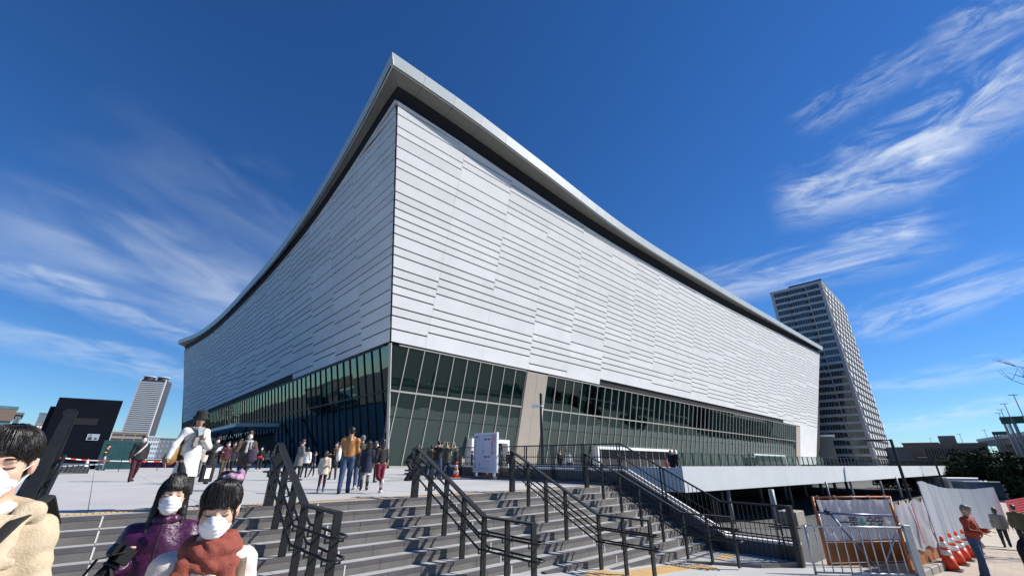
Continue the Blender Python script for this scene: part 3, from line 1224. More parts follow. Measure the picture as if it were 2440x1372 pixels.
# ------------------------------------------------------------------ stair handrails
def handrail(ar, label, HT=1.14, HTB=1.14, ext=1.36):
    kb = max(4, round(-gz(ar) / RIS))
    t = thing('stair_handrail', label, 'handrail', W(ar, DST, 0), 'black steel handrails dividing the steps')

    def n_at(k):
        return DST + 0.12 - TRD * k

    def zs(k):
        return -RIS * k
    zb, nb = zs(kb), n_at(kb)
    # posts
    ks = list(range(0, kb - 1, 2)) + [kb]
    for k in ks:
        w, th = (0.17, 0.09) if k == 0 else (0.12, 0.04)
        base = zs(k) if k < kb else max(zs(kb), gz(ar))
        MB().abox(ar - w / 2, ar + w / 2, n_at(k) - th / 2, n_at(k) + th / 2, base, zs(k) + HT + (HTB - HT) * k / kb - 0.02).build('post', M['charcoal'], t, bevel=0.004)
    for q in (0.5, 1.0):
        nn = nb - ext * q
        base = (zl if ar > 12.5 else gz(ar) + 0.004)
        MB().abox(ar - 0.06, ar + 0.06, nn - 0.02, nn + 0.02, base, zb + HTB - 0.02).build('post', M['charcoal'], t, bevel=0.004)
    # flat top bar: level start, slope, level end
    p0, p1, p2 = W(ar, n_at(0) + 0.05, HT), W(ar, nb, zb + HTB), W(ar, nb - ext - 0.02, zb + HTB)
    tb = MB()
    tb.bar(p0, p1 + (p1 - p0).normalized() * 0.01, 0.12, 0.035, SA)
    tb.bar(p1, p2, 0.12, 0.035, SA)
    tb.build('top_bar', M['charcoal'], t)
    # two side handrails at two heights, looped round both ends
    for hh in (0.86, 0.60):
        off = 0.125
        pts = []
        path = [(n_at(0) + 0.34, hh), (n_at(0) + 0.02, hh), (nb, zb + hh), (nb - ext - 0.10, zb + hh)]
        for n_, z_ in path:
            pts.append(W(ar - off, n_, z_))
        for th in (0.5, 1.0, 1.5):
            x_ = -math.cos(th * math.pi / 2) * off
            pts.append(W(ar + x_, nb - ext - 0.10 - math.sin(th * math.pi / 2) * 0.09, zb + hh))
        for n_, z_ in path[::-1]:
            pts.append(W(ar + off, n_, z_))
        for th in (0.5, 1.0, 1.5):
            x_ = math.cos(th * math.pi / 2) * off
            pts.append(W(ar + x_, n_at(0) + 0.34 + math.sin(th * math.pi / 2) * 0.09, hh))
        pts.append(pts[0])
        MB().tube(pts, 0.02, 8).build('handrail', M['charcoal'], t, smooth=True)
        for k in ks + [kb + 0.5 * ext / TRD, kb + ext / TRD]:
            zz_ = zs(min(k, kb)) + hh - 0.075
            for sgn in (-1, 1):
                b = MB()
                b.bar(W(ar + sgn * 0.07, n_at(k), zz_), W(ar + sgn * off, n_at(k), zz_), 0.022, 0.022)
                b.bar(W(ar + sgn * off, n_at(k), zz_ - 0.011), W(ar + sgn * off, n_at(k), zz_ + 0.07), 0.022, 0.022)
                b.build('bracket', M['charcoal'], t)
    # bolts at the top of the end post
    for zq in (HT - 0.06, HT - 0.12):
        MB().tube([W(ar + 0.04, n_at(0) - 0.055, zq - .1), W(ar + 0.04, n_at(0) - 0.049, zq - .1)], 0.008, 6).build('bolt', M['cap'], t)
    return t


handrail(-0.50, 'tall dark handrail at the left edge, beside the man in the beige coat', 1.55, 0.92, 0.4)
for ar, lab in ((2.71, 'black steel stair handrail nearest the woman with the rust scarf'),
                (5.97, 'black steel stair handrail in the middle, second from the right wall but one'),
                (9.28, 'black steel stair handrail next to the one by the right wall'),
                (12.9, 'black steel stair handrail closest to the dark side wall')):
    handrail(ar, lab)

# ------------------------------------------------------------------ side wall with its cap and bar fence
WA0, WA1 = 15.0, 15.34
N_FAR, N_TOP, N_BOT, N_NEAR = 25.5, DST - 0.1, DST - TRD * 10.6, 4.25
Z_TOP, Z_BOT = 0.50, -RIS * 11 + 0.52
sw = thing('side_wall', 'dark concrete side wall of the steps with a white sloping cap', 'wall', W(WA0, N_NEAR, gz(15)))
prof = [(N_FAR, Z_TOP), (N_TOP, Z_TOP), (N_BOT, Z_BOT), (N_NEAR, Z_BOT)]
for (na, za), (nb_, zb_) in zip(prof[:-1], prof[1:]):
    poly = [W(WA0, na, za), W(WA0, nb_, zb_), W(WA0, nb_, -3.2), W(WA0, na, -3.2)]
    MB().prism(poly, SA * (WA1 - WA0)).build('wall_body', M['conc_d'], sw)
    c_ = MB()
    poly = [W(WA0 - 0.05, na, za), W(WA0 - 0.05, nb_, zb_), W(WA0 - 0.05, nb_, zb_ + 0.07), W(WA0 - 0.05, na, za + 0.07)]
    c_.prism(poly, SA * (WA1 - WA0 + 0.1))
    c_.build('wall_cap', M['cap'], sw)
MB().abox(14.55, 14.95, N_TOP + 0.45, N_FAR, -0.02, 0.09).build('wall_kerb', M['conc_d'], sw)
fn = thing('bar_fence', 'black vertical bar fence fixed along the sloping side wall', 'fence', W(WA0 - 0.1, N_NEAR, Z_BOT))


def cap_z(n):
    return float(np.interp(n, [N_NEAR, N_BOT, N_TOP, N_FAR], [Z_BOT, Z_BOT, Z_TOP, Z_TOP]))


FA = WA0 - 0.10
n_ = N_NEAR + 0.05
k = 0
while n_ < N_FAR:
    z_ = cap_z(n_)
    MB().abox(FA - 0.008, FA + 0.008, n_ - 0.008, n_ + 0.008, z_ - 0.38, z_ + 0.98).build('bar', M['black'], fn)
    n_ += 0.135
for h, th in ((1.0, 0.05), (0.13, 0.035), (-0.38, 0.03)):
    for (na, za), (nb_, zb_) in zip(prof[:-1], prof[1:]):
        MB().bar(W(FA, na, za + h), W(FA, nb_, zb_ + h), 0.045, th, SA).build('fence_rail', M['black'], fn)
for h in (0.52, 0.22):
    pts = [W(FA - 0.11, n, z + h) for n, z in prof]
    MB().tube(pts, 0.02, 8).build('handrail', M['black'], fn, smooth=True)
n_ = N_NEAR + 0.35
while n_ < N_FAR:
    for dn in (-0.06, 0.06):
        z_ = cap_z(n_ + dn)
        MB().abox(FA - 0.035, FA + 0.015, n_ + dn - 0.014, n_ + dn + 0.014, z_ - 0.48, z_ + 0.99).build('post', M['black'], fn)
    n_ += 1.72
MB().abox(FA - 0.10, FA + 0.12, N_NEAR - 0.08, N_NEAR + 0.06, Z_BOT - 0.5, Z_BOT + 1.02).build('end_post', M['black'], fn)

# ------------------------------------------------------------------ the elevated deck on the right
dk = thing('pedestrian_deck', 'white edged elevated walkway deck in front of the arena', 'deck', W(21.5, 10.5, 0))
DE0, DE1 = (21.5, 10.5), (97.0, 4.0)
poly = [W(DE0[0], DE0[1], -0.42), W(DE1[0], DE1[1], -0.42), W(DE1[0], 22.4, -0.42), W(DE0[0], 22.4, -0.42)]
MB().prism(poly, (0, 0, 0.41)).build('slab', M['conc_d'], dk)
e0, e1 = W(DE0[0], DE0[1], 0), W(DE1[0], DE1[1], 0)
ed = (e1 - e0).normalized()
eo = Vector((ed.y, -ed.x, 0))
M['deck_edge'] = mat('deck_edge_white', (0.62, 0.64, 0.63), 0.6, var=0.04, vscale=0.8)
fa = MB()
ff0, ff1 = e0 + eo * 0.03, e1 + eo * 0.03
L_ = (e1 - e0).length
nseg = 6
for i in range(nseg):
    s0, s1 = L_ * i / nseg + 0.006, L_ * (i + 1) / nseg - 0.006
    p0, p1 = ff0 + ed * s0, ff0 + ed * s1
    q = [p0 + Vector((0, 0, -0.52)), p1 + Vector((0, 0, -0.52)), p1 + Vector((0, 0, 0.66)), p0 + Vector((0, 0, 0.66))]
    MB().prism(q, eo * -0.28).build('fascia', M['deck_edge'], dk)
q = [e0 + Vector((0, 0, -0.52)), W(DE0[0], 22.4, -0.52), W(DE0[0], 22.4, 0.60), e0 + Vector((0, 0, 0.60))]
MB().prism(q, SA * -0.02).build('fascia', M['deck_edge'], dk)
s_ = 0.4
while s_ < L_:
    p = e0 + ed * s_ - eo * 0.1
    MB().box(p + Vector((0, 0, 0.66)), ed * 0.13, eo * -0.03, (0, 0, 0.62)).build('fin', M['black'], dk)
    s_ += 0.95
MB().bar(e0 - eo * 0.11 + Vector((0, 0, 1.29)), e1 - eo * 0.11 + Vector((0, 0, 1.29)), 0.05, 0.025).build('top_rail', M['black'], dk)
M['dark_glass'] = glass_mat('deck_glass', (0.62, 0.66, 0.66), 1.25, 0.0, 0.0)
MB().quad(e0 - eo * 0.12 + Vector((0, 0, 0.66)), e1 - eo * 0.12 + Vector((0, 0, 0.66)), e1 - eo * 0.12 + Vector((0, 0, 1.27)), e0 - eo * 0.12 + Vector((0, 0, 1.27))).build('glass_screen', M['dark_glass'], dk)
M['col'] = mat('column_grey', (0.30, 0.32, 0.32), 0.5, var=0.06)
for (x_, y_, w_) in ((1858, 1266, 0.26), (1748, 1250, 0.22), (1728, 1225, 0.14), (1890, 1205, 0.16), (2040, 1200, 0.16), (2110, 1190, 0.18), (1985, 1215, 0.14), (2150, 1185, 0.2)):
    p = G(x_, y_, -2.35)
    MB().tube([p, Vector((p.x, p.y, -0.42))], w_ / 2, 10).build('column', M['col'], dk, smooth=True)
for a_ in (26, 34, 42, 50, 58, 66, 74, 82, 90):
    MB().tube([W(a_, 16.5, gz(a_)), W(a_, 16.5, -0.42)], 0.2, 10).build('column', M['col'], dk, smooth=True)
M['under'] = mat('underside_wall', (0.035, 0.036, 0.04), 0.8, var=0.3, vscale=0.4)  # near-black colour stands in for the shade under the deck
rw = MB()
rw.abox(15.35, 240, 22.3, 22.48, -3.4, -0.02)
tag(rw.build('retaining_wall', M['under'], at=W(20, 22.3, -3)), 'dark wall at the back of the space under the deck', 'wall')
# pale planter block and small wall under the deck
pb = MB()
p = G(1890, 1248, -2.2)
pb.cbox(p, 1.5, 0.9, 0.65, R(43))
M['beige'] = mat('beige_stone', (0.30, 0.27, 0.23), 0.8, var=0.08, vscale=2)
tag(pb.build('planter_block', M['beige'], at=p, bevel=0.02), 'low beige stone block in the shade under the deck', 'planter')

# ------------------------------------------------------------------ black kiosk with a pictogram plate (left)
M['navy'] = mat('navy_metal', (0.004, 0.006, 0.012), 0.7, var=0.2, vscale=1, spec=0.15)
kTL, kTR = HD_(143, 943, 48), HD_(293, 957, 47)
kd = Vector((kTR.x - kTL.x, kTR.y - kTL.y, 0))
kiosk = thing('lift_kiosk', 'tall black box shaped lift building with a small pictogram plate', 'kiosk', (kTL.x, kTL.y, 0))
kin = Vector((kTR.x, kTR.y, 0)).normalized()
h0, h1 = kTL.z, kTR.z
b0 = Vector((kTL.x, kTL.y, 0))
MB().box(b0, kd, kin * 4.2, (0, 0, (h0 + h1) / 2)).build('wall', M['navy'], kiosk, bevel=0.02)
ku = kd.normalized()
MB().box(b0 - ku * 0.32 + kin * 0.5, ku * 0.32, kin * 3.2, (0, 0, h0 - 0.75)).build('side_wing', M['navy'], kiosk)
MB().box(b0 + ku * 1.25 - kin * 0.03 + Vector((0, 0, 3.15)), ku * 1.5, kin * 0.02, (0, 0, 0.5)).build('vent', M['void'], kiosk)
M['plate'] = mat('sign_plate', (0.45, 0.5, 0.55), 0.5)
so_ = b0 + ku * 2.45 - kin * 0.05 + Vector((0, 0, 2.05))
pl_ = MB().box(so_, ku * 0.72, kin * 0.03, (0, 0, 0.46)).build('pictogram_plate', M['plate'], kiosk)
pk = MB()
fz = so_ - kin * 0.008
for (u0, v0, u1, v1) in ((0.08, 0.05, 0.33, 0.16), (0.08, 0.19, 0.33, 0.24), (0.12, 0.28, 0.15, 0.4), (0.1, 0.36, 0.2, 0.385), (0.22, 0.3, 0.25, 0.4), (0.44, 0.07, 0.62, 0.11), (0.52, 0.12, 0.55, 0.27), (0.45, 0.12, 0.48, 0.2), (0.58, 0.1, 0.62, 0.17)):
    pk.box(fz + ku * u0 + Vector((0, 0, v0)), ku * (u1 - u0), kin * 0.004, (0, 0, v1 - v0))
pk.build('pictogram', M['navy'], pl_)

# ------------------------------------------------------------------ slatted low bench platform beside the kiosk
M['slat'] = mat('weathered_slat', (0.30, 0.33, 0.34), 0.7, var=0.15, vscale=3)
bp = G(100, 1128, 0.0)
bn = thing('slatted_bench', 'low grey slatted bench platform on the plaza by the kiosk', 'bench', bp)
for k in range(9):
    MB().cbox(bp + Vector((0.0 + 0.05 * k, -0.9 + 0.24 * k, 0.36 + 0.012 * k)), 3.6, 0.20, 0.05, R(-4)).build('slat', M['slat'], bn)
for dx in (-1.5, 1.5):
    MB().cbox(bp + Vector((dx, 0.05, 0)), 0.12, 1.7, 0.36, R(-4)).build('leg', M['conc_d'], bn)

# ------------------------------------------------------------------ lamp posts
def lamp_post(px, py, D, h_arm, label, base_z, arm=1.5, w=0.14):
    p = HD_(px, py, D)
    t = thing('street_lamp', label, 'street lamp', (p.x, p.y, base_z), 'black street lamps by the deck')
    MB().cbox((p.x, p.y, base_z), w, w, p.z - base_z, R(43)).build('pole', M['black'], t)
    MB().cbox((p.x, p.y, base_z), w * 2.2, w * 2.2, 0.25, R(43)).build('base', M['black'], t)
    d = Vector((-math.cos(R(43)), math.sin(R(43)) * 0.2, 0)).normalized()
    MB().bar(Vector((p.x, p.y, p.z - 0.08)) + d * -w / 2, Vector((p.x, p.y, p.z - 0.08)) + d * arm * 0.45, 0.09, 0.09).build('arm', M['black'], t)
    MB().bar(Vector((p.x, p.y, p.z - 0.09)) + d * arm * 0.4, Vector((p.x, p.y, p.z - 0.09)) + d * arm, 0.34, 0.16).build('lamp_head', M['black'], t, bevel=0.02)
    return t


lamp_post(2122, 1046, 50, 0, 'tall black street lamp with a flat head, crossing the white deck edge', -3.0, 1.9, 0.2)
lamp_post(2224, 1089, 78, 0, 'smaller black street lamp near the far end of the white deck edge', -3.0, 1.9, 0.2)
p = HD_(1289, 937, 36)
pc = thing('camera_pole', 'slim black pole with a white floodlight, in front of the stone pier', 'pole', (p.x, p.y, 0))
MB().tube([(p.x, p.y, 0), (p.x, p.y, p.z)], 0.13, 12).build('pole', M['black'], pc, smooth=True)
MB().tube([(p.x, p.y, 5.15), (p.x - 0.3, p.y - 0.05, 5.1)], 0.05, 8).build('arm', M['white'], pc)
MB().tube([(p.x, p.y, 5.08), (p.x, p.y, 5.2)], 0.17, 12).build('collar', M['cap'], pc)
MB().box((p.x - 0.75, p.y - 0.25, 4.92), (0.45, 0.08, 0.06), (-0.05, 0.3, 0), (-0.03, 0, 0.32)).build('floodlight', M['white'], pc, bevel=0.02)

# ------------------------------------------------------------------ traffic cones
M['cone'] = mat('cone_orange', (0.78, 0.06, 0.012), 0.45, var=0.06, vscale=5)
M['cone_w'] = mat('cone_white', (0.72, 0.72, 0.70), 0.5, var=0.06, vscale=6)
M['rubber'] = mat('black_rubber', (0.018, 0.018, 0.018), 0.75, var=0.2, vscale=8)


def cone(p, h, label, bands, base, group, tilt=0.0):
    t = thing('traffic_cone', label, 'traffic cone', p, group)
    p = Vector(p)
    r0, r1 = h * 0.235, h * 0.035

    def rr(q):
        return r0 + (r1 - r0) * q
    lo = 0.0
    for i, (a, b) in enumerate(bands):
        if a > lo:
            MB().lathe(p + Vector((0, 0, 0.03)), [(rr(lo), lo * h), (rr(a), a * h)], 18).build('body', M['cone'], t, smooth=True)
        MB().lathe(p + Vector((0, 0, 0.03)), [(rr(a) + .004, a * h), (rr(b) + .004, b * h)], 18).build('reflective_band', M['cone_w'], t, smooth=True)
        lo = b
    MB().lathe(p + Vector((0, 0, 0.03)), [(rr(lo), lo * h), (rr(0.97), 0.97 * h), (r1 * 0.7, h)], 18).build('body', M['cone'], t, smooth=True)
    MB().cbox(p, h * 0.56, h * 0.56, 0.035, R(40)).build('base', M[base], t, bevel=0.008)
    return t


cl = [(18.3, 1.36, 'nearest orange and white cone on the street pavement, by the orange fence'),
      (19.75, 1.27, 'second orange cone from the viewer in the row along the hoarding'),
      (21.1, 1.2, 'third orange cone from the viewer in the row along the hoarding'),
      (22.7, 1.12, 'fourth orange cone in the row along the hoarding, behind the man in red'),
      (24.6, 1.04, 'farthest orange cone in the row along the hoarding')]
for a_, n_, lb in cl:
    cone(W(a_, n_ + 0.12, gz(a_) + 0.006), 0.80, lb, [(0.42, 0.58), (0.66, 0.84)], 'rubber', 'cones along the hoarding')
for px, py, z, lb, h in ((1165, 1139, 0.0, 'striped cone in front of the map board', 0.75), (1086, 1137, 0.0, 'striped cone left of the map board', 0.75),
                         (200, 1122, 0.0, 'striped cone by the guard in uniform', 0.72), (107, 1110, 0.0, 'striped cone beside the kiosk, right one of two', 0.72),
                         (88, 1112, 0.0, 'striped cone beside the kiosk, left one of two', 0.72), (497, 1124, 0.0, 'red and white cone behind the woman in black coat', 0.7),
                         (476, 1124, 0.0, 'red and white cone beside the woman in the black hat', 0.7)):
    cone(G(px, py, z), h, lb, [(0.22, 0.44), (0.58, 0.78)], 'cone', 'cones on the plaza')

# ------------------------------------------------------------------ map board
def text_mesh(txt, size, origin, ux, uy, mtl, parent, name='lettering', mirror=False, ext=0.002, bold=0.0):
    cu = bpy.data.curves.new('txt', 'FONT')
    cu.body = txt
    cu.size = size
    cu.align_x = 'CENTER'
    cu.align_y = 'CENTER'
    cu.resolution_u = 3
    cu.offset = bold
    o = bpy.data.objects.new('txt', cu)
    COL.objects.link(o)
    dg = bpy.context.evaluated_depsgraph_get()
    me = bpy.data.meshes.new_from_object(o.evaluated_get(dg))
    bpy.data.objects.remove(o)
    ux, uy = Vector(ux).normalized(), Vector(uy).normalized()
    off = Vector(parent_off(parent))
    org = Vector(origin) - off
    for v in me.vertices:
        x = -v.co.x if mirror else v.co.x
        v.co = org + ux * x + uy * v.co.y
    me.name = name
    me.materials.clear()
    me.materials.append(mtl)
    ob = bpy.data.objects.new(name, me)
    COL.objects.link(ob)
    ob.parent = parent
    return ob


M['board'] = mat('board_face', (0.50, 0.50, 0.60), 0.5, var=0.03)
M['b_green'] = mat('map_green', (0.20, 0.34, 0.17), 0.6)
M['b_blue'] = mat('map_blue', (0.04, 0.18, 0.55), 0.6)
M['b_red'] = mat('map_red', (0.50, 0.05, 0.05), 0.6)
M['b_dark'] = mat('map_dark', (0.03, 0.03, 0.06), 0.6)
M['b_grey'] = mat('map_grey', (0.36, 0.36, 0.46), 0.6)


def board_n(px, py, a):
    d = pix(px, py)
    t = a / d.dot(SA)
    q = Vector((0, 0, EYE)) + d * t
    return q.dot(NA), q.z


BA = 14.35
n_r, z_t = board_n(1184, 1029, BA)
n_l, z_t2 = board_n(1130, 1032, BA)
_, z_b = board_n(1184, 1126, BA)
bw, bh = n_l - n_r, z_t - z_b
bd = thing('map_board', 'white site map board with vertical red lettering, standing by the fence', 'sign board', W(BA, n_r, 0))
MB().abox(BA, BA + 0.14, n_r, n_l, z_b, z_t).build('panel', M['white'], bd, bevel=0.01)
face = MB().abox(BA - 0.012, BA - 0.002, n_r + 0.03, n_l - 0.03, z_b + 0.05, z_t - 0.05).build('face', M['board'], bd)
for q in (0.12, 0.88):
    MB().abox(BA + 0.02, BA + 0.12, n_r + bw * q - 0.05, n_r + bw * q + 0.05, 0, z_b).build('leg', M['white'], bd)
MB().abox(BA - 0.12, BA + 0.26, n_r + 0.05, n_l - 0.05, 0, 0.12).build('foot', M['conc_d'], bd)


def bdp(u, v):      # u from the left edge as seen, v from the bottom, both 0..1
    return W(BA - 0.016, n_l - bw * u, z_b + bh * v)


def brect(u0, v0, u1, v1, m, name='map_patch'):
    MB().box(bdp(u0, v0), NA * (-bw * (u1 - u0)), SA * 0.003, (0, 0, bh * (v1 - v0))).build(name, m, face)


for r_ in ((0.05, 0.45, 0.11, 0.86, 'b_green'), (0.05, 0.10, 0.13, 0.22, 'b_green'), (0.05, 0.32, 0.10, 0.40, 'b_blue'), (0.07, 0.885, 0.22, 0.915, 'b_dark'),
           (0.48, 0.81, 0.61, 0.845, 'b_dark'), (0.64, 0.81, 0.73, 0.845, 'b_dark'), (0.48, 0.37, 0.61, 0.405, 'b_dark'), (0.64, 0.37, 0.73, 0.405, 'b_dark'),
           (0.40, 0.92, 0.76, 0.926, 'b_dark'), (0.40, 0.28, 0.76, 0.286, 'b_dark'), (0.40, 0.286, 0.41, 0.92, 'b_grey'), (0.45, 0.86, 0.74, 0.866, 'b_grey'),
           (0.45, 0.33, 0.46, 0.86, 'b_grey'), (0.28, 0.16, 0.31, 0.24, 'b_red'), (0.20, 0.09, 0.72, 0.105, 'b_green'), (0.24, 0.45, 0.26, 0.88, 'b_grey'),
           (0.46, 0.46, 0.475, 0.56, 'b_dark'), (0.35, 0.2, 0.6, 0.206, 'b_grey'), (0.84, 0.12, 0.845, 0.4, 'b_grey'), (0.88, 0.12, 0.885, 0.4, 'b_grey')):
    brect(*r_[:4], M[r_[4]])
for i, ch in enumerate('有明アリーナ'):
    text_mesh('|' if ch == 'ー' else ch, 0.17, bdp(0.915, 0.90 - i * 0.083), NA * -1, (0, 0, 1), M['b_dark'] if i > 1 else M['b_red'], face)
for i, ch in enumerate('完成披露式典'):
    text_mesh(ch, 0.185, bdp(0.82, 0.90 - i * 0.088), NA * -1, (0, 0, 1), M['b_red'], face)

# ------------------------------------------------------------------ construction corner on the right
M['steel'] = mat('galvanised_steel', (0.42, 0.44, 0.45), 0.35, metal=0.6, var=0.08, vscale=6)
M['steel_b'] = mat('blue_grey_pipe', (0.12, 0.14, 0.24), 0.35, metal=0.5, var=0.08, vscale=6)
M['orange'] = mat('orange_frame', (0.42, 0.10, 0.012), 0.5, var=0.15, vscale=5)
M['orange_b'] = mat('orange_board', (0.30, 0.11, 0.03), 0.55, var=0.2, vscale=2.5)
M['sheet'] = mat('white_sheet', (0.60, 0.60, 0.62), 0.6, var=0.06, vscale=3, bump=0.5, bscale=5)
_nt = M['sheet'].node_tree          # thin cloth: sunlight glows through it
_tl = _nt.nodes.new('ShaderNodeBsdfTranslucent')
_tl.inputs['Color'].default_value = (0.72, 0.70, 0.72, 1)
_mx = _nt.nodes.new('ShaderNodeMixShader')
_mx.inputs['Fac'].default_value = 0.5
_nt.links.new(_nt.nodes['Principled BSDF'].outputs[0], _mx.inputs[1])
_nt.links.new(_tl.outputs[0], _mx.inputs[2])
_nt.links.new(_mx.outputs[0], [n_ for n_ in _nt.nodes if n_.type == 'OUTPUT_MATERIAL'][0].inputs['Surface'])
M['ink'] = mat('banner_ink', (0.07, 0.07, 0.09), 0.6)
M['teal'] = mat('banner_teal', (0.06, 0.36, 0.30), 0.6)
UP = Vector((0, 0, 1))


def on_plane(px, py, p0, p1):
    """point of the upright plane through p0-p1 seen at this pixel"""
    d = pix(px, py)
    nn = Vector((p1.y - p0.y, p0.x - p1.x, 0))
    t = (p0 - Vector((0, 0, EYE))).dot(nn) / d.dot(nn)
    return Vector((0, 0, EYE)) + d * t


gL, gR = G(1947, 1378, -1.84), G(2196, 1392, -1.90)
gu = Vector((gR.x - gL.x, gR.y - gL.y, 0))
gw = gu.length
gu.normalize()
gtop = on_plane(1926, 1250, gL, gR).z
gt = thing('steel_barrier_gate', 'silver pipe barrier gate in front of the white safety banner', 'gate', gL)
for k in range(12):
    q = gL + gu * (gw * k / 11)
    r_ = 0.03 if k in (0, 11) else 0.015
    MB().tube([q + UP * (0.0 if k in (0, 11) else 0.14), Vector((q.x, q.y, gtop))], r_, 8).build('upright', M['steel'], gt, smooth=True)
for hh in (0.14, gtop - gL.z - 0.02):
    MB().tube([gL + UP * hh, Vector((gR.x, gR.y, gL.z)) + UP * hh], 0.022, 8).build('rail', M['steel'], gt, smooth=True)
q = gR + gu * 0.06
MB().cbox((q.x, q.y, gR.z), 0.16, 0.10, gtop - gR.z + 0.05, math.atan2(gu.y, gu.x)).build('gate_post', M['steel'], gt, bevel=0.01)

bL, bR = G(1978, 1356, -1.92), G(2172, 1352, -1.95)
bu = Vector((bR.x - bL.x, bR.y - bL.y, 0))
bW = bu.length
bu.normalize()
bz = on_plane(1942, 1182, bL, bR).z
bs = on_plane(1990, 1288, bL, bR).z
bo = Vector((bu.y, -bu.x, 0))
if bo.dot(-bL) < 0:
    bo = -bo
of = thing('orange_fence_panel', 'orange framed fence panel with a white banner reading backwards, behind the silver gate', 'fence panel', bL)
for q in (bL, bL + bu * bW):
    MB().tube([Vector((q.x, q.y, bL.z)), Vector((q.x, q.y, bz))], 0.035, 8).build('frame_post', M['orange'], of, smooth=True)
for z_ in (bz - 0.02, bs, bL.z + 0.12):
    MB().tube([Vector((bL.x, bL.y, z_)), Vector((bL.x, bL.y, z_)) + bu * bW], 0.025, 8).build('frame_rail', M['orange'], of, smooth=True)
NB = 9
for i in range(NB):
    o_ = bL + bu * (bW * i / NB + 0.02)
    MB().box(Vector((o_.x, o_.y, bL.z + 0.16)) + bo * (0.004 * (i % 2)), bu * (bW / NB - 0.012), bo * 0.02, (0, 0, bs - bL.z - 0.2)).build('board', M['orange_b'], of)
# banner: slightly rippled cloth tied to the frame
bn_ = MB()
NX, NZ = 26, 12
for j in range(NZ + 1):
    for i in range(NX + 1):
        u, v = i / NX, j / NZ
        rip = 0.018 * math.sin(u * 23 + v * 3) + 0.012 * math.sin(v * 11 + u * 6) + 0.02 * math.sin(u * 61) * (0.3 + v)
        sag = 0.025 * abs(math.sin(u * math.pi * 4)) * v
        q = bL + bu * (0.05 + u * (bW - 0.1)) + bo * (0.07 + rip)
        bn_.v.append((q.x, q.y, bs + 0.02 + v * (bz - bs - 0.09) - sag))
for j in range(NZ):
    for i in range(NX):
        k = j * (NX + 1) + i
        bn_.f.append((k, k + 1, k + NX + 2, k + NX + 1))
        bn_.m.append(0)
bno = bn_.build('banner', M['sheet'], of, smooth=True)
bm = bL + bu * (bW * 0.5) + bo * 0.135
zc = bs + (bz - bs) * 0.40
tx = bu if bu.x > 0 else -bu
for i, ch in enumerate('一第+全安'):
    pos = Vector((bm.x, bm.y, zc)) + bu * ((i - 2) * 0.30 - 0.04)
    if ch == '+':
        c_ = MB()
        pos = pos + bo * 0.03
        c_.box(pos - bu * 0.13 - UP * 0.04, bu * 0.26, bo * 0.004, UP * 0.08)
        c_.box(pos - bu * 0.04 - UP * 0.13, bu * 0.08, bo * 0.005, UP * 0.26)
        c_.build('green_cross', M['teal'], bno)
    else:
        text_mesh(ch, 0.34, pos + bo * 0.03, bu, UP, M['ink'], bno, mirror=True, bold=0.006)
for i in range(5):
    q = bL + bu * (bW * (0.06 + i * 0.22))
    MB().tube([Vector((q.x, q.y, bz - 0.06)) + bo * 0.06, Vector((q.x, q.y, bz + 0.03)) + bo * 0.02, Vector((q.x, q.y, bz + 0.01)) - bo * 0.04], 0.008, 5).build('tie', M['sheet'], of)
# raking pipes
pp = thing('pipe_brace', 'blue grey scaffold pipes bracing the orange fence panel', 'brace', bL + bo * 0.3)
c1 = on_plane(1950, 1218, bL, bR) + bo * 0.30
c2 = on_plane(2125, 1226, bL, bR) + bo * 0.30
c3 = on_plane(2070, 1355, bL, bR) + bo * 0.30
c4 = on_plane(2078, 1350, bL, bR) + bo * 0.34
MB().tube([c1 - bu * 0.35, c2 + bu * 0.1], 0.03, 8).build('level_pipe', M['steel_b'], pp, smooth=True)
MB().tube([c1 + UP * 0.1, c3], 0.03, 8).build('raking_pipe', M['steel_b'], pp, smooth=True)
MB().tube([c2, c4], 0.03, 8).build('raking_pipe', M['steel'], pp, smooth=True)
for c_ in (c1, c2):
    MB().tube([c_ - bo * 0.32, Vector((c_.x, c_.y, bL.z)) - bo * 0.32], 0.028, 8).build('upright', M['steel'], pp, smooth=True)
    MB().cbox(c_ - UP * 0.05, 0.12, 0.12, 0.12).build('clamp', M['charcoal'], pp, bevel=0.01)
# second panel, going away along the hoarding
cL, cR = G(2180, 1384, -1.93), W(18.95, 1.70, -1.93)
cu_ = Vector((cR.x - cL.x, cR.y - cL.y, 0))
cW = cu_.length
cu_.normalize()
co = Vector((cu_.y, -cu_.x, 0))
if co.dot(-cL) < 0:
    co = -co
o2 = thing('orange_fence_panel', 'white sheeted orange fence panel turned along the hoarding, beside the cones', 'fence panel', cL)
ztop2, zs2 = bz - 0.05, bs - 0.1
for i in range(5):
    q = cL + cu_ * (cW * i / 4)
    MB().tube([Vector((q.x, q.y, cL.z)), Vector((q.x, q.y, ztop2))], 0.03, 8).build('frame_post', M['orange'], o2, smooth=True)
for i in range(4):
    q = cL + cu_ * (cW * i / 4 + 0.03)
    MB().box(Vector((q.x, q.y, cL.z + 0.1)), cu_ * (cW / 4 - 0.06), co * 0.025, (0, 0, zs2 - cL.z - 0.12)).build('board', M['orange_b'], o2)
sh = MB()
for j in range(9):
    for i in range(25):
        u, v = i / 24, j / 8
        rip = 0.03 * math.sin(u * 31) + 0.03 * math.sin(v * 7 + u * 9)
        q = cL + cu_ * (0.03 + u * (cW - 0.06)) + co * (0.07 + rip * 0.5)
        sh.v.append((q.x, q.y, zs2 - 0.05 * math.sin(u * 17) + v * (ztop2 - zs2 - 0.03)))
for j in range(8):
    for i in range(24):
        k = j * 25 + i
        sh.f.append((k, k + 1, k + 26, k + 25))
        sh.m.append(0)
sho = sh.build('sheet', M['sheet'], o2, smooth=True)
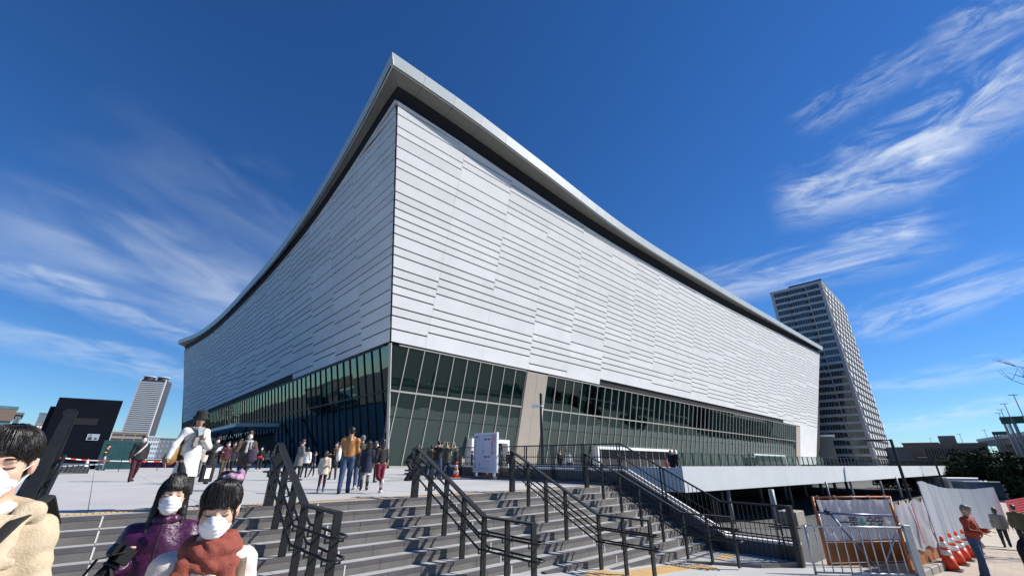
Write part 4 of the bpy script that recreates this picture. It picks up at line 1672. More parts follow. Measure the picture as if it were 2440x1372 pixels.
q = cL + cu_ * (cW * 0.72) + co * 0.17
text_mesh('必', 0.24, Vector((q.x, q.y, zs2 + (ztop2 - zs2) * 0.45)), cu_, UP, M['ink'], sho, mirror=True)
MB().box(cL + cu_ * (cW * 0.45) + co * 0.12 + UP * 0.75, cu_ * 0.06, co * 0.01, UP * 1.0).build('red_strip', M['b_red'], o2)
for i in range(4):
    q = cL + cu_ * (cW * (i + 0.5) / 4) + co * 0.12
    o_ = MB().cbox((q.x, q.y, cL.z), 0.62, 0.24, 0.26, math.atan2(cu_.y, cu_.x)).build('concrete_weight', M['beige'], at=(q.x, q.y, cL.z), bevel=0.02)
    tag(o_, ('nearest', 'second', 'third', 'farthest')[i] + ' pale concrete weight at the foot of the sheeted orange panel', 'weight', 'weights under the orange panels')

# white ribbed hoarding down the street
M['hoard'] = mat('hoarding_white', (0.58, 0.60, 0.61), 0.5, var=0.07, vscale=0.9, stretch=(1, 1, 0.25))
hp = [W(18.9, 1.62, 0), W(23, 1.75, 0), W(28, 1.8, 0), W(32, 1.72, 0), W(36, 1.5, 0), W(40, 1.1, 0), W(44, 0.65, 0), W(48, 0.15, 0)]
ho = thing('site_hoarding', 'white ribbed sheet hoarding curving away down the street', 'hoarding', (hp[0].x, hp[0].y, gz(19)))
acc = []
for p, q in zip(hp[:-1], hp[1:]):
    L2 = (q - p).length
    d = (q - p) / L2
    s_ = 0.0
    while s_ < L2 - 0.3:
        w = min(0.92, L2 - s_)
        c0 = p + d * s_
        g0 = gz(c0.dot(SA))
        o_ = Vector((d.y, -d.x, 0))
        mb = MB()
        nr = 5
        pts = []
        for k in range(nr * 2 + 1):
            x = w * k / (nr * 2)
            y = 0.045 if k % 2 else 0.0
            pts.append(c0 + d * x + o_ * y)
        for a_, b_ in zip(pts[:-1], pts[1:]):
            mb.quad(a_ + UP * g0, b_ + UP * g0, b_ + UP * (g0 + 2.24), a_ + UP * (g0 + 2.24))
            mb.quad(b_ + UP * g0 - o_ * .02, a_ + UP * g0 - o_ * .02, a_ + UP * (g0 + 2.24) - o_ * .02, b_ + UP * (g0 + 2.24) - o_ * .02)
        mb.build('hoarding_sheet', M['hoard'], ho)
        s_ += 0.925
# pink plastic net at the far end of the hoarding
M['net'] = mat('pink_net', (0.75, 0.12, 0.13), 0.6, var=0.2, vscale=8)
nt_ = MB()
p, q = W(46, -0.2, 0), W(52, -1.3, 0)
g0 = gz(48)
for k in range(10):
    nt_.bar(p + UP * (g0 + 0.1 + k * 0.15), q + UP * (g0 + 0.1 + k * 0.15), 0.03, 0.06)
for k in range(24):
    c0 = p + (q - p) * k / 23
    nt_.bar(c0 + UP * g0, c0 + UP * (g0 + 1.5), 0.03, 0.06)
tag(nt_.build('safety_net', M['net'], at=p + UP * g0), 'pink plastic safety net at the far end of the white hoarding', 'net')
# paving of the street: courses of blocks, the nearest as pieces
M['block'] = mat('street_block', (0.41, 0.33, 0.25), 0.85, var=0.14, vscale=1.1, bump=0.1, bscale=40)
pvo = bpy.data.objects['pavement']
cnt = 0
for j in range(14):
    for i in range(26):
        a_, n_ = 13.2 + i * 0.62 + (0.31 if j % 2 else 0), 1.0 - j * 0.32
        if cnt >= 295:
            break
        p = [W(a_, n_, gz(a_)), W(a_ + 0.605, n_, gz(a_ + 0.605)), W(a_ + 0.605, n_ + 0.305, gz(a_ + 0.605)), W(a_, n_ + 0.305, gz(a_))]
        MB().prism([v - UP * 0.01 for v in p], UP * 0.02).build('paving_block', M['block'], pvo)
        cnt += 1
# ------------------------------------------------------------------ checkered tower behind the arena (right)
M['tw_conc'] = mat('tower_concrete', (0.38, 0.39, 0.40), 0.7, var=0.05, vscale=0.1)
M['tw_band'] = mat('tower_band', (0.40, 0.41, 0.42), 0.7, var=0.05, vscale=0.1)
M['tw_dark'] = mat('tower_dark', (0.022, 0.022, 0.028), 0.6)
M['tw_glass'] = mat('tower_glass', (0.02, 0.035, 0.042), 0.08, spec=0.8, var=0.5, vscale=0.15)
M['tw_white'] = mat('tower_white', (0.70, 0.69, 0.67), 0.6, var=0.05, vscale=0.1)
TA, TN, TH_ = 227.8, 29.6, 80.0
TW_N, TW_A = 21.7, 50.0
tw = thing('checkered_tower', 'tall residential tower with a black and white checkered side, behind the arena', 'tower', W(TA, TN, -3))
MB().abox(TA, TA + TW_A, TN, TN + TW_N, -3, TH_).build('wall', M['tw_conc'], tw)
NF = 25
FH = 79.0 / NF
# shaded face: three bays of ribbon windows with checkered pillars between
bay = [(TN + 1.3, TN + 6.6), (TN + 8.4, TN + 13.4), (TN + 15.2, TN + 20.4)]
wm = MB()
wm.box((0, 0, 0), SA * -0.12, NA * 5.2, (0, 0, 2.0), 0)
win_me = wm.mesh('window')
win_me.materials.append(M['tw_glass'])
fr_ = MB()
for k in range(6):
    fr_.box(NA * (0.0 + k * 1.02) + SA * -0.14, SA * -0.06, NA * 0.09, (0, 0, 1.75))
frm_me = fr_.mesh('window_frame')
frm_me.materials.append(M['tw_conc'])
sp_ = MB().box((0, 0, 0), SA * -0.45, NA * 5.5, (0, 0, 1.0)).mesh('balcony_band')
sp_.materials.append(M['tw_band'])
dk_ = MB().box((0, 0, 0), SA * -0.16, NA * 1.5, (0, 0, 1.7)).mesh('dark_panel')
dk_.materials.append(M['tw_dark'])


def inst(me, name, loc, parent):
    o = bpy.data.objects.new(name, me)
    COL.objects.link(o)
    o.parent = parent
    o.location = Vector(loc) - Vector(parent_off(parent))
    return o


for f in range(NF):
    z = 0.4 + f * FH
    for b, (n0_, n1_) in enumerate(bay):
        wdw = inst(win_me, 'window', W(TA, n0_, z + 1.15), tw)
        inst(frm_me, 'window_frame', W(TA, n0_, z + 1.15), wdw)
        inst(sp_, 'balcony_band', W(TA, n0_ - 0.15, z), tw)
    for nc in (TN + 6.85, TN + 13.65):
        if (f + (nc > TN + 10)) % 1 == 0:
            inst(dk_, 'dark_panel', W(TA, nc, z + 1.2), tw)
# sunlit face: checkerboard of windows and white slabs
NCOL = 15
cw = (TW_A - 2.0) / NCOL
c1_ = MB().box((0, 0, 0), SA * (cw * 0.96), NA * -0.10, (0, 0, FH * 0.86)).mesh('window')
c1_.materials.append(M['tw_dark'])
c2_ = MB().box((0, 0, 0), SA * (cw * 0.98), NA * -0.35, (0, 0, FH * 0.62)).mesh('white_slab')
c2_.materials.append(M['tw_white'])
for f in range(NF):
    z = 0.4 + f * FH
    for c in range(NCOL):
        aa = TA + 1.0 + c * cw
        if (f + c) % 2 == 0:
            inst(c1_, 'window', W(aa, TN, z + 0.2), tw)
        else:
            inst(c2_, 'white_slab', W(aa, TN, z + 0.55), tw)
MB().abox(TA + 3, TA + 3.01 + 46, TN - 0.02, TN - 0.005, 0.4, 78).build('dark_backing', M['tw_dark'], tw)
MB().abox(TA + 14, TA + 34, TN + 1.5, TN + 16, TH_, TH_ + 6.5).build('penthouse', M['tw_glass'], tw)
MB().abox(TA - 0.2, TA + TW_A + 0.2, TN - 0.2, TN + TW_N + 0.2, TH_, TH_ + 0.7).build('parapet', M['tw_band'], tw)

# ------------------------------------------------------------------ slender banded tower far left
def rot_box_axes(ang):
    return Vector((math.cos(ang), math.sin(ang), 0)), Vector((-math.sin(ang), math.cos(ang), 0))


M['lt_white'] = mat('balcony_white', (0.74, 0.74, 0.73), 0.6)
M['lt_dark'] = mat('balcony_shadow', (0.06, 0.06, 0.07), 0.6)
c = HD_(336, 903, 800)
lt = thing('banded_tower', 'slender white banded high rise with a ringed crown, far left', 'tower', (c.x, c.y, -3))
TZ = c.z
ux, uy = rot_box_axes(R(20))
WR, WL = 30.0, 24.0
base = Vector((c.x, c.y, -3))
MB().box(base, ux * WR, uy * WL, (0, 0, TZ + 3)).build('wall', M['lt_dark'], lt)
NB_ = 38
bh_ = (TZ - 2) / NB_
b1 = MB().box(ux * 0.8 - uy * 0.8, ux * (WR - 1.6), uy * 0.7, (0, 0, bh_ * 0.62)).mesh('balcony_band')
b1.materials.append(M['lt_white'])
b2 = MB().box(ux * -0.8 + uy * 0.8, uy * (WL - 1.6), ux * 0.7, (0, 0, bh_ * 0.4)).mesh('balcony_band')
b2.materials.append(M['lt_white'])
for k in range(NB_):
    inst(b1, 'balcony_band', base + UP * (3 + k * bh_), lt)
    inst(b2, 'balcony_band', base + UP * (3 + k * bh_), lt)
for off_ in (ux * 0, ux * WR, uy * WL):
    MB().cbox(base + off_, 1.5, 1.5, TZ + 4, R(20)).build('corner_fin', M['lt_white'], lt)
for k, fx in enumerate((0.2, 0.75)):
    cc = base + ux * WR * fx + uy * WL * 0.4 + UP * (TZ + 3)
    pts = [cc + (ux * math.cos(t) + uy * math.sin(t)) * 7.5 + UP * 5 for t in np.linspace(0, 2 * math.pi, 17)]
    MB().tube(pts, 0.5, 6).build('crown_ring', M['lt_white'], lt)
    MB().lathe(cc, [(6.5, 0), (6.5, 5)], 14).build('crown_drum', M['lt_dark'], lt)

# ------------------------------------------------------------------ other far buildings
def far_block(name, px0, px1, py_top, D, depth, m, label, cat='building', rows=6, cols=8, win=None, ang=None, zb=-3.0, rib=None, wfrac=(0.6, 0.55)):
    p0, p1 = HD_(px0, py_top, D), HD_(px1, py_top, D)
    zt = (p0.z + p1.z) / 2
    u = Vector((p1.x - p0.x, p1.y - p0.y, 0))
    w = u.length
    u.normalize()
    v = Vector((-u.y, u.x, 0))
    if v.dot(Vector((p0.x, p0.y, 0))) < 0:
        v = -v
    t = thing(name, label, cat, (p0.x, p0.y, zb))
    b = Vector((p0.x, p0.y, zb))
    MB().box(b, u * w, v * depth, (0, 0, zt - zb)).build('wall', m, t)
    MB().box(b - u * 0.3 - v * 0.3 + UP * (zt - zb), u * (w + 0.6), v * (depth + 0.6), (0, 0, 0.6)).build('parapet', m, t)
    if rows:
        cw_, rh = w / cols, (zt - zb) / rows
        me = MB().box((0, 0, 0), u * (cw_ * wfrac[0]), v * -0.12, (0, 0, rh * wfrac[1])).mesh('window')
        me.materials.append(win or M['tw_glass'])
        for r_ in range(rows):
            for c_ in range(cols):
                inst(me, 'window', b + u * (cw_ * (c_ + 0.5 - wfrac[0] / 2)) + UP * (rh * (r_ + 0.25)), t)
    return t, b, u, v, w, zt


M['brown_bal'] = mat('brown_balcony', (0.34, 0.28, 0.22), 0.7, var=0.08, vscale=0.2)
M['bluewhite'] = mat('pale_block', (0.55, 0.57, 0.6), 0.6, var=0.06, vscale=0.2)
M['teal_glass'] = mat('teal_glass', (0.08, 0.17, 0.19), 0.15, var=0.25, vscale=0.2, spec=0.7)
M['brown'] = mat('brown_cladding', (0.16, 0.12, 0.10), 0.7, var=0.1, vscale=0.3)
M['grey_bld'] = mat('grey_block', (0.14, 0.15, 0.155), 0.7, var=0.15, vscale=0.1)
M['tan_rib'] = mat('tan_ribbed', (0.17, 0.155, 0.13), 0.75, var=0.12, vscale=0.15)
M['blue_win'] = mat('window_pale', (0.18, 0.24, 0.3), 0.2, var=0.3, vscale=0.1)
far_block('balcony_block', 268, 352, 1031, 420, 30, M['brown_bal'], 'brown apartment block with stacked balconies at the foot of the slender tower', rows=7, cols=3, win=M['lt_dark'], wfrac=(0.9, 0.45))
far_block('pale_block', 344, 382, 1041, 330, 30, M['bluewhite'], 'pale low block with blue upper windows, right of the slender tower', rows=6, cols=6, win=M['blue_win'])
far_block('wide_block', 378, 436, 1046, 360, 30, M['grey_bld'], 'grey low block half hidden behind the arena corner, far left', rows=5, cols=6, win=M['blue_win'])
tq = far_block('glass_office', -60, 40, 972, 150, 30, M['teal_glass'], 'teal glass office with a brown top storey at the left edge', rows=0)
_, b_, u_, v_, w_, zt_ = tq
MB().box(b_ - u_ * 0.2 - v_ * 0.25 + UP * (zt_ + 3 - 2.6), u_ * (w_ + 0.4), v_ * 0.2, (0, 0, 2.6)).build('top_storey', M['brown'], tq[0])
for k in range(4):
    MB().box(b_ - v_ * 0.15 + UP * (1.0 + k * 2.9), u_ * w_, v_ * 0.1, (0, 0, 0.5)).build('spandrel', M['bluewhite'], tq[0])
far_block('grey_annex', 38, 53, 988, 170, 20, M['grey_bld'], 'narrow grey annex beside the teal glass office', rows=5, cols=2, win=M['blue_win'])
far_block('far_high_rise', 95, 124, 985, 600, 30, M['grey_bld'], 'dark gridded high rise just left of the black kiosk', rows=22, cols=6, win=M['blue_win'])
far_block('far_beige_block', 88, 112, 1012, 380, 30, M['brown_bal'], 'small beige block with white balconies left of the black kiosk', rows=8, cols=3, win=M['lt_white'])
far_block('low_annex', 2104, 2168, 1068, 262, 30, M['grey_bld'], 'low dark green-grey annex at the foot of the checkered tower', rows=0)
rb = far_block('ribbed_hall', 2196, 2352, 1060, 190, 50, M['tan_rib'], 'low brown hall with vertical ribs behind the far end of the deck', rows=0)
_, b_, u_, v_, w_, zt_ = rb
for k in range(22):
    MB().box(b_ + u_ * (w_ * (k + 0.2) / 22) - v_ * 0.9, u_ * (w_ / 50), v_ * 0.9, (0, 0, zt_ + 3 - 0.8)).build('rib', M['tan_rib'], rb[0])
MB().box(b_ + u_ * (w_ * 0.30) + v_ * 6 + UP * (zt_ + 3), u_ * (w_ * 0.28), v_ * 12, (0, 0, 3.0)).build('roof_house', M['grey_bld'], rb[0])
far_block('flat_roof_hall', 2150, 2236, 1057, 300, 40, M['brown'], 'long dark flat roofed hall beyond the ribbed hall', rows=0)
ab = far_block('arena_annex', 1944, 1982, 1040, 214, 8, M['grey_bld'], 'grey wedge shaped annex under a white canopy between arena and tower', rows=0)
_, b_, u_, v_, w_, zt_ = ab
MB().box(b_ - u_ * 1 - v_ * 1 + UP * (zt_ + 3), u_ * (w_ + 2), v_ * 8, (0, 0, 0.7)).build('canopy', M['white'], ab[0])

# teal hoarding on the far left of the plaza
M['teal_h'] = mat('teal_hoarding', (0.008, 0.055, 0.06), 0.5, var=0.1)
p0, p1 = G(255, 1112, 0.0), G(430, 1112, 0.0)
p0, p1 = HD_(250, 1048, 46), HD_(352, 1052, 46)
u_ = Vector((p1.x - p0.x, p1.y - p0.y, 0))
th = thing('teal_hoarding', 'dark teal site hoarding behind the man in the black jacket', 'hoarding', (p0.x, p0.y, 0))
nP = 9
for k in range(nP):
    MB().box(Vector((p0.x, p0.y, 0)) + u_ * (k / nP), u_ * (0.985 / nP), Vector((-u_.y, u_.x, 0)).normalized() * 0.06, (0, 0, p0.z)).build('hoarding_sheet', M['teal_h'], th)
# red-and-white tape barrier
M['tape_r'] = mat('tape_red', (0.6, 0.05, 0.04), 0.5)
pts = [HD_(96, 1089, 36), HD_(155, 1091, 36), HD_(205, 1096, 38), HD_(290, 1098, 38), HD_(380, 1099, 40), HD_(440, 1099, 40)]
tp_ = thing('barrier_tape', 'red and white striped barrier tape stretched across the plaza', 'tape', (pts[0].x, pts[0].y, 0))
for p, q in zip(pts[:-1], pts[1:]):
    m__ = max(1, int((q - p).length / 0.45))
    for k in range(m__):
        MB().bar(p + (q - p) * (k / m__), p + (q - p) * ((k + 1) / m__), 0.012, 0.055).build('tape_band', M['tape_r'] if k % 2 else M['cone_w'], tp_)
for p in pts:
    MB().tube([(p.x, p.y, 0), (p.x, p.y, p.z + .05)], 0.02, 6).build('tape_post', M['charcoal'], tp_)
# pink barrier blocks lying by the hoarding
M['pinkb'] = mat('pink_plastic', (0.30, 0.05, 0.12), 0.6, var=0.2, vscale=3)
for k in range(8):
    p = G(318 + k * 15, 1113, 0.0)
    o = MB()
    o.cbox(p, 1.05, 0.3, 0.5, R(10 + 8 * (k % 3)))
    o.cbox(p + UP * 0.5, 0.95, 0.12, 0.16, R(10 + 8 * (k % 3)))
    tag(o.build('barrier_block', M['pinkb'], at=p), 'dark pink plastic barrier block behind the tape, ' + ('leftmost', 'second', 'third', 'fourth', 'fifth', 'sixth', 'seventh', 'rightmost')[k] + ' of the row', 'barrier', 'pink barrier blocks')

# ------------------------------------------------------------------ motorway on the right with gantries and lamps
M['viaduct'] = mat('viaduct_concrete', (0.23, 0.235, 0.24), 0.8, var=0.1, vscale=0.1)
M['sign_green'] = mat('sign_green', (0.008, 0.075, 0.045), 0.6)
M['galv'] = mat('far_galv', (0.33, 0.36, 0.40), 0.5)
vd = thing('motorway_viaduct', 'grey motorway viaduct rising at the right edge', 'viaduct', HD_(2440, 1100, 200) * 1.0)
v0_, v1_ = HD_(2330, 1052, 330), HD_(2620, 1015, 150)
dd = v1_ - v0_
nn_ = Vector((dd.y, -dd.x, 0)).normalized()
MB().prism([v0_ - UP * 2.2, v1_ - UP * 2.2, v1_, v0_], nn_ * -12).build('carriageway', M['viaduct'], vd)
MB().prism([v0_, v1_, v1_ + UP * 1.2, v0_ + UP * 1.2], nn_ * 0.3).build('parapet', M['bluewhite'], vd)
for k in range(6):
    q = v0_ + dd * (0.1 + k * 0.16)
    MB().cbox((q.x - nn_.x * 6, q.y - nn_.y * 6, -3), 3.2, 5, q.z + 0.8, R(-30)).build('pier', M['viaduct'], vd)
MB().prism([Vector((v0_.x, v0_.y, -3)) + dd * .35 - nn_ * 14 - UP * 0, Vector((v1_.x, v1_.y, -3)) - nn_ * 14, Vector((v1_.x, v1_.y, v1_.z - 3)) - nn_ * 14, Vector((v0_.x, v0_.y, v0_.z - 4)) + dd * .35 - nn_ * 14], nn_ * -2).build('embankment_wall', M['viaduct'], vd)
for (x0, y0, x1, y1, D, lab) in ((2382, 993, 2448, 1010, 190, 'green motorway sign on the nearer gantry at the right edge'), (2364, 1028, 2400, 1036, 260, 'green motorway sign on the farther gantry')):
    a_, b_ = HD_(x0, y0, D), HD_(x1, y0 - 4, D)
    c_ = HD_(x0, y1, D)
    g_ = thing('sign_gantry', lab, 'road sign', (a_.x, a_.y, 4))
    u = b_ - a_
    MB().box(Vector((a_.x, a_.y, c_.z)), Vector((u.x, u.y, 0)), Vector((0, 0.25, 0)), (0, 0, a_.z - c_.z)).build('sign_face', M['sign_green'], g_)
    for f_ in (0.12, 0.3, 0.5):
        q = Vector((a_.x, a_.y, 0)) + Vector((u.x, u.y, 0)) * f_
        MB().bar((q.x, q.y + 0.4, 3.0), (q.x, q.y + 0.4, a_.z), 0.4, 0.4).build('gantry_leg', M['galv'], g_)
    MB().bar(Vector((a_.x, a_.y + 0.4, a_.z - 0.6)), Vector((b_.x, b_.y + 0.4, a_.z - 0.6)), 0.3, 0.3).build('gantry_beam', M['galv'], g_)
for (xt, yt, D, wd, lab) in ((2415, 941, 160, 1, 'tallest thin motorway lamp near the right edge'), (2393, 962, 190, 1, 'second tallest thin motorway lamp'), (2385, 976, 215, 1, 'third thin motorway lamp from the right'),
                         (2380, 984, 240, 1, 'fourth thin motorway lamp from the right'), (2286, 1034, 330, 1, 'thin motorway lamp above the roof house of the ribbed hall'), (2345, 1024, 300, 1, 'thin motorway lamp between the ribbed hall and the gantries'), (2216, 1044, 380, 1, 'farthest thin motorway lamp left of the roof house')):
    p = HD_(xt, yt, D)
    t = thing('motorway_lamp', lab, 'street lamp', (p.x, p.y, 0), 'lamps along the motorway')
    MB().tube([(p.x, p.y, 0), (p.x, p.y, p.z)], [0.16, 0.08], 6).build('pole', M['galv'], t)
    MB().bar((p.x - 1.2, p.y, p.z), (p.x + 0.9, p.y, p.z + 0.1), 0.35, 0.14).build('lamp_head', M['galv'], t)

# ------------------------------------------------------------------ trees
M['bark'] = mat('bark', (0.06, 0.048, 0.038), 0.9, var=0.2, vscale=6)
M['leaf_d'] = mat('leaf_dark', (0.020, 0.034, 0.016), 0.95, var=0.4, vscale=1.2, spec=0.08)
M['leaf_m'] = mat('leaf_olive', (0.05, 0.055, 0.026), 0.95, var=0.35, vscale=1.0, spec=0.08)
M['twig'] = mat('bare_twig', (0.075, 0.06, 0.055), 0.9)


def tree(px, py_top, D, width, mtl, label, seed, nleaf=1500, zb=-3.0, group='dark trees beyond the deck'):
    rr = random.Random(seed)
    p = HD_(px, py_top, D)
    h = p.z - zb
    t = thing('tree', label, 'tree', (p.x, p.y, zb), group)
    b = Vector((p.x, p.y, zb))
    tr = MB()
    tr.tube([b, b + UP * h * 0.45, b + Vector((0.2, 0, h * 0.8))], [0.28, 0.18, 0.05], 7)
    for k in range(7):
        an_ = rr.uniform(0, 6.28)
        s_ = b + UP * h * rr.uniform(0.25, 0.6)
        tr.tube([s_, s_ + Vector((math.cos(an_) * width * 0.3, math.sin(an_) * width * 0.3, h * 0.2))], [0.1, 0.03], 5)
    tr.build('trunk', M['bark'], t)
    lf = MB()
    clumps = []
    for k in range(16):
        an_ = rr.uniform(0, 6.28)
        ra = width * 0.5 * math.sqrt(rr.random())
        hz = rr.uniform(0.22, 0.9)
        ra *= (1 - abs(hz - 0.5) * 0.9)
        clumps.append((b + Vector((math.cos(an_) * ra, math.sin(an_) * ra, h * hz)), width * rr.uniform(0.12, 0.22)))
    for k in range(nleaf * 3):
        c_, r_ = rr.choice(clumps)
        d_ = Vector((rr.gauss(0, 1), rr.gauss(0, 1), rr.gauss(0, 0.8)))
        d_ = d_.normalized() * r_ * (rr.random() ** 0.4)
        q = c_ + d_
        s_ = rr.uniform(0.14, 0.32) * max(1.0, D / 90)
        e1_ = Vector((rr.gauss(0, 1), rr.gauss(0, 1), rr.gauss(0, 1))).normalized() * s_
        e2_ = e1_.cross(Vector((rr.gauss(0, 1), rr.gauss(0, 1), rr.gauss(0, 1)))).normalized() * s_ * 0.7
        lf.quad(q - e1_, q - e2_, q + e1_, q + e2_)
    lf.build('crown', mtl, t)
    return t


tree(2352, 1092, 95, 11, M['leaf_d'], 'broad dark evergreen crown left of the viaduct', 1, 2600)
tree(2305, 1098, 105, 9, M['leaf_m'], 'olive brown tree just left of the broad dark evergreen', 2, 1300)
tree(2262, 1108, 110, 8, M['leaf_m'], 'small olive tree right of the deck end', 3, 1200)
tree(2400, 1112, 85, 5, M['leaf_d'], 'dark tree right of the broad evergreen', 4, 1500)
tree(2446, 1100, 80, 6, M['leaf_d'], 'dark tree cut by the right edge of the picture', 5, 1800)
tree(2230, 1112, 130, 8, M['leaf_d'], 'low dark tree seen under the deck end', 6, 1200)
tree(2165, 1128, 100, 10, M['leaf_d'], 'dark shrub like tree in the shade under the deck', 7, 1000)


def bare_tree(px, py, D, label, seed):
    rr = random.Random(seed)
    top = HD_(px, py, D)
    b = Vector((top.x, top.y, gz(40)))
    t = thing('bare_tree', label, 'tree', b)
    tr = MB()
    h = top.z - b.z

    def grow(p, d, L, r, lev):
        q = p + d * L
        tr.tube([p, (p + q) / 2 + Vector((rr.gauss(0, .05), rr.gauss(0, .05), 0)) * L, q], [r, r * 0.8, r * 0.6], 5 if lev < 3 else 3, caps=False)
        if lev > 4:
            return
        for k in range(3 if lev else 4):
            nd = (d + Vector((rr.gauss(0, .55), rr.gauss(0, .55), rr.uniform(-0.05, .5)))).normalized()
            grow(q, nd, L * rr.uniform(0.6, 0.8), r * 0.58, lev + 1)
    grow(b, Vector((0, 0, 1)), h * 0.34, 0.16, 0)
    tr.build('branches', M['twig'], t)
    return t


bare_tree(2640, 790, 30, 'bare leafless tree whose twigs reach in at the right edge', 4)

# ------------------------------------------------------------------ vans and boxes parked beyond the hoarding
M['van'] = mat('van_white', (0.62, 0.63, 0.64), 0.4, var=0.05)
M['van_b'] = mat('van_blue', (0.14, 0.19, 0.25), 0.4, var=0.05)


def van(px, py, D, L2, H2, mtl, label, ang):
    p = HD_(px, py, D)
    zb = p.z - H2
    t = thing('parked_truck', label, 'truck', (p.x, p.y, zb))
    u, v = rot_box_axes(ang)
    b = Vector((p.x, p.y, zb))
    MB().box(b - u * L2 / 2 - v + UP * 0.5, u * L2 * 0.72, v * 2.0, UP * (H2 - 0.5)).build('cargo_box', mtl, t, bevel=0.03)
    cab = [(0.0, 0.4), (L2 * 0.27, 0.4), (L2 * 0.27, 1.1), (L2 * 0.20, H2 * 0.85), (0.0, H2 * 0.85)]
    o_ = b + u * (L2 * 0.23) - v * 0.95
    MB().prism([o_ + u * x + UP * z for x, z in cab], v * 1.9).build('cab', M['van'], t, bevel=0.03)
    MB().prism([o_ + u * (L2 * 0.275) + UP * 1.15 - v * -0.1, o_ + u * (L2 * 0.275) + UP * 1.15 + v * 1.8, o_ + u * (L2 * 0.212) + UP * (H2 * 0.8) + v * 1.8, o_ + u * (L2 * 0.212) + UP * (H2 * 0.8) + v * 0.1], u * 0.03).build('windscreen', M['tw_glass'], t)
    for x in (-0.3, 0.36):
        for s_ in (-1.0, 0.8):
            c_ = b + u * (L2 * x) + v * s_ + UP * 0.38
            MB().tube([c_, c_ + v * 0.2], 0.38, 12).build('wheel', M['rubber'], t)
    return t


van(2225, 1128, 95, 5.5, 2.6, M['van'], 'white box truck seen just above the near end of the hoarding', R(10))
van(2290, 1137, 88, 6.0, 2.4, M['van'], 'white flat sided truck above the middle of the hoarding', R(0))
van(2340, 1146, 82, 5.5, 2.3, M['van_b'], 'blue grey truck above the far end of the hoarding', R(-10))
# ------------------------------------------------------------------ people: bodies grown as one smooth surface
def polygonise(fn, lo, hi, vox):
    lo, hi = np.array(lo, float) - 2 * vox, np.array(hi, float) + 2 * vox
    nx, ny, nz = [max(4, int(math.ceil((hi[i] - lo[i]) / vox)) + 1) for i in range(3)]
    ax = [lo[i] + vox * np.arange(n) for i, n in enumerate((nx, ny, nz))]
    X, Y, Z = np.meshgrid(*ax, indexing='ij')
    F = fn(np.stack([X, Y, Z], -1).reshape(-1, 3)).reshape(nx, ny, nz)
    S = F < 0
    cells = np.zeros((nx - 1, ny - 1, nz - 1), bool)
    allin = np.ones_like(cells)
    cs = [(i, j, k) for i in (0, 1) for j in (0, 1) for k in (0, 1)]
    for (i, j, k) in cs:
        s = S[i:nx - 1 + i, j:ny - 1 + j, k:nz - 1 + k]
        cells |= s
        allin &= s
    cells &= ~allin
    idx = np.argwhere(cells)
    if len(idx) == 0:
        return np.zeros((0, 3)), []
    acc = np.zeros((len(idx), 3))
    cnt = np.zeros(len(idx))
    for a in range(8):
        for b in range(a + 1, 8):
            ca, cb = np.array(cs[a]), np.array(cs[b])
            if np.abs(ca - cb).sum() != 1:
                continue
            fa = F[tuple((idx + ca).T)]
            fb = F[tuple((idx + cb).T)]
            m = (fa < 0) != (fb < 0)
            t = np.where(m, fa / np.where(fa - fb == 0, 1, fa - fb), 0)
            pt = ca + (cb - ca) * t[:, None]
            acc += np.where(m[:, None], pt, 0)
            cnt += m
    V = lo + vox * (idx + acc / cnt[:, None])
    num = -np.ones(cells.shape, int)
    num[tuple(idx.T)] = np.arange(len(idx))
    faces = []
    for axis in range(3):
        o1, o2 = [(1, 2), (2, 0), (0, 1)][axis]
        sl0 = [slice(1, n - 1) for n in (nx, ny, nz)]
        sl0[axis] = slice(0, (nx, ny, nz)[axis] - 1)
        sl1 = list(sl0)
        sl1[axis] = slice(1, (nx, ny, nz)[axis])
        A_, B_ = S[tuple(sl0)], S[tuple(sl1)]
        ch = np.argwhere(A_ != B_)
        if len(ch) == 0:
            continue
        flip = A_[tuple(ch.T)]
        base = ch + np.array([0 if i == axis else 1 for i in range(3)])
        e1, e2 = np.zeros(3, int), np.zeros(3, int)
        e1[o1], e2[o2] = 1, 1
        q = [num[tuple((base - e1 - e2).T)], num[tuple((base - e2).T)], num[tuple(base.T)], num[tuple((base - e1).T)]]
        q = np.stack(q, 1)
        q = np.where(flip[:, None], q, q[:, ::-1])
        q = q[(q >= 0).all(1)]
        faces.append(q)
    return V, np.concatenate(faces)


def smin(a, b, k):
    if k <= 0:
        return np.minimum(a, b)
    h = np.clip(0.5 + 0.5 * (b - a) / k, 0, 1)
    return b + (a - b) * h - k * h * (1 - h)


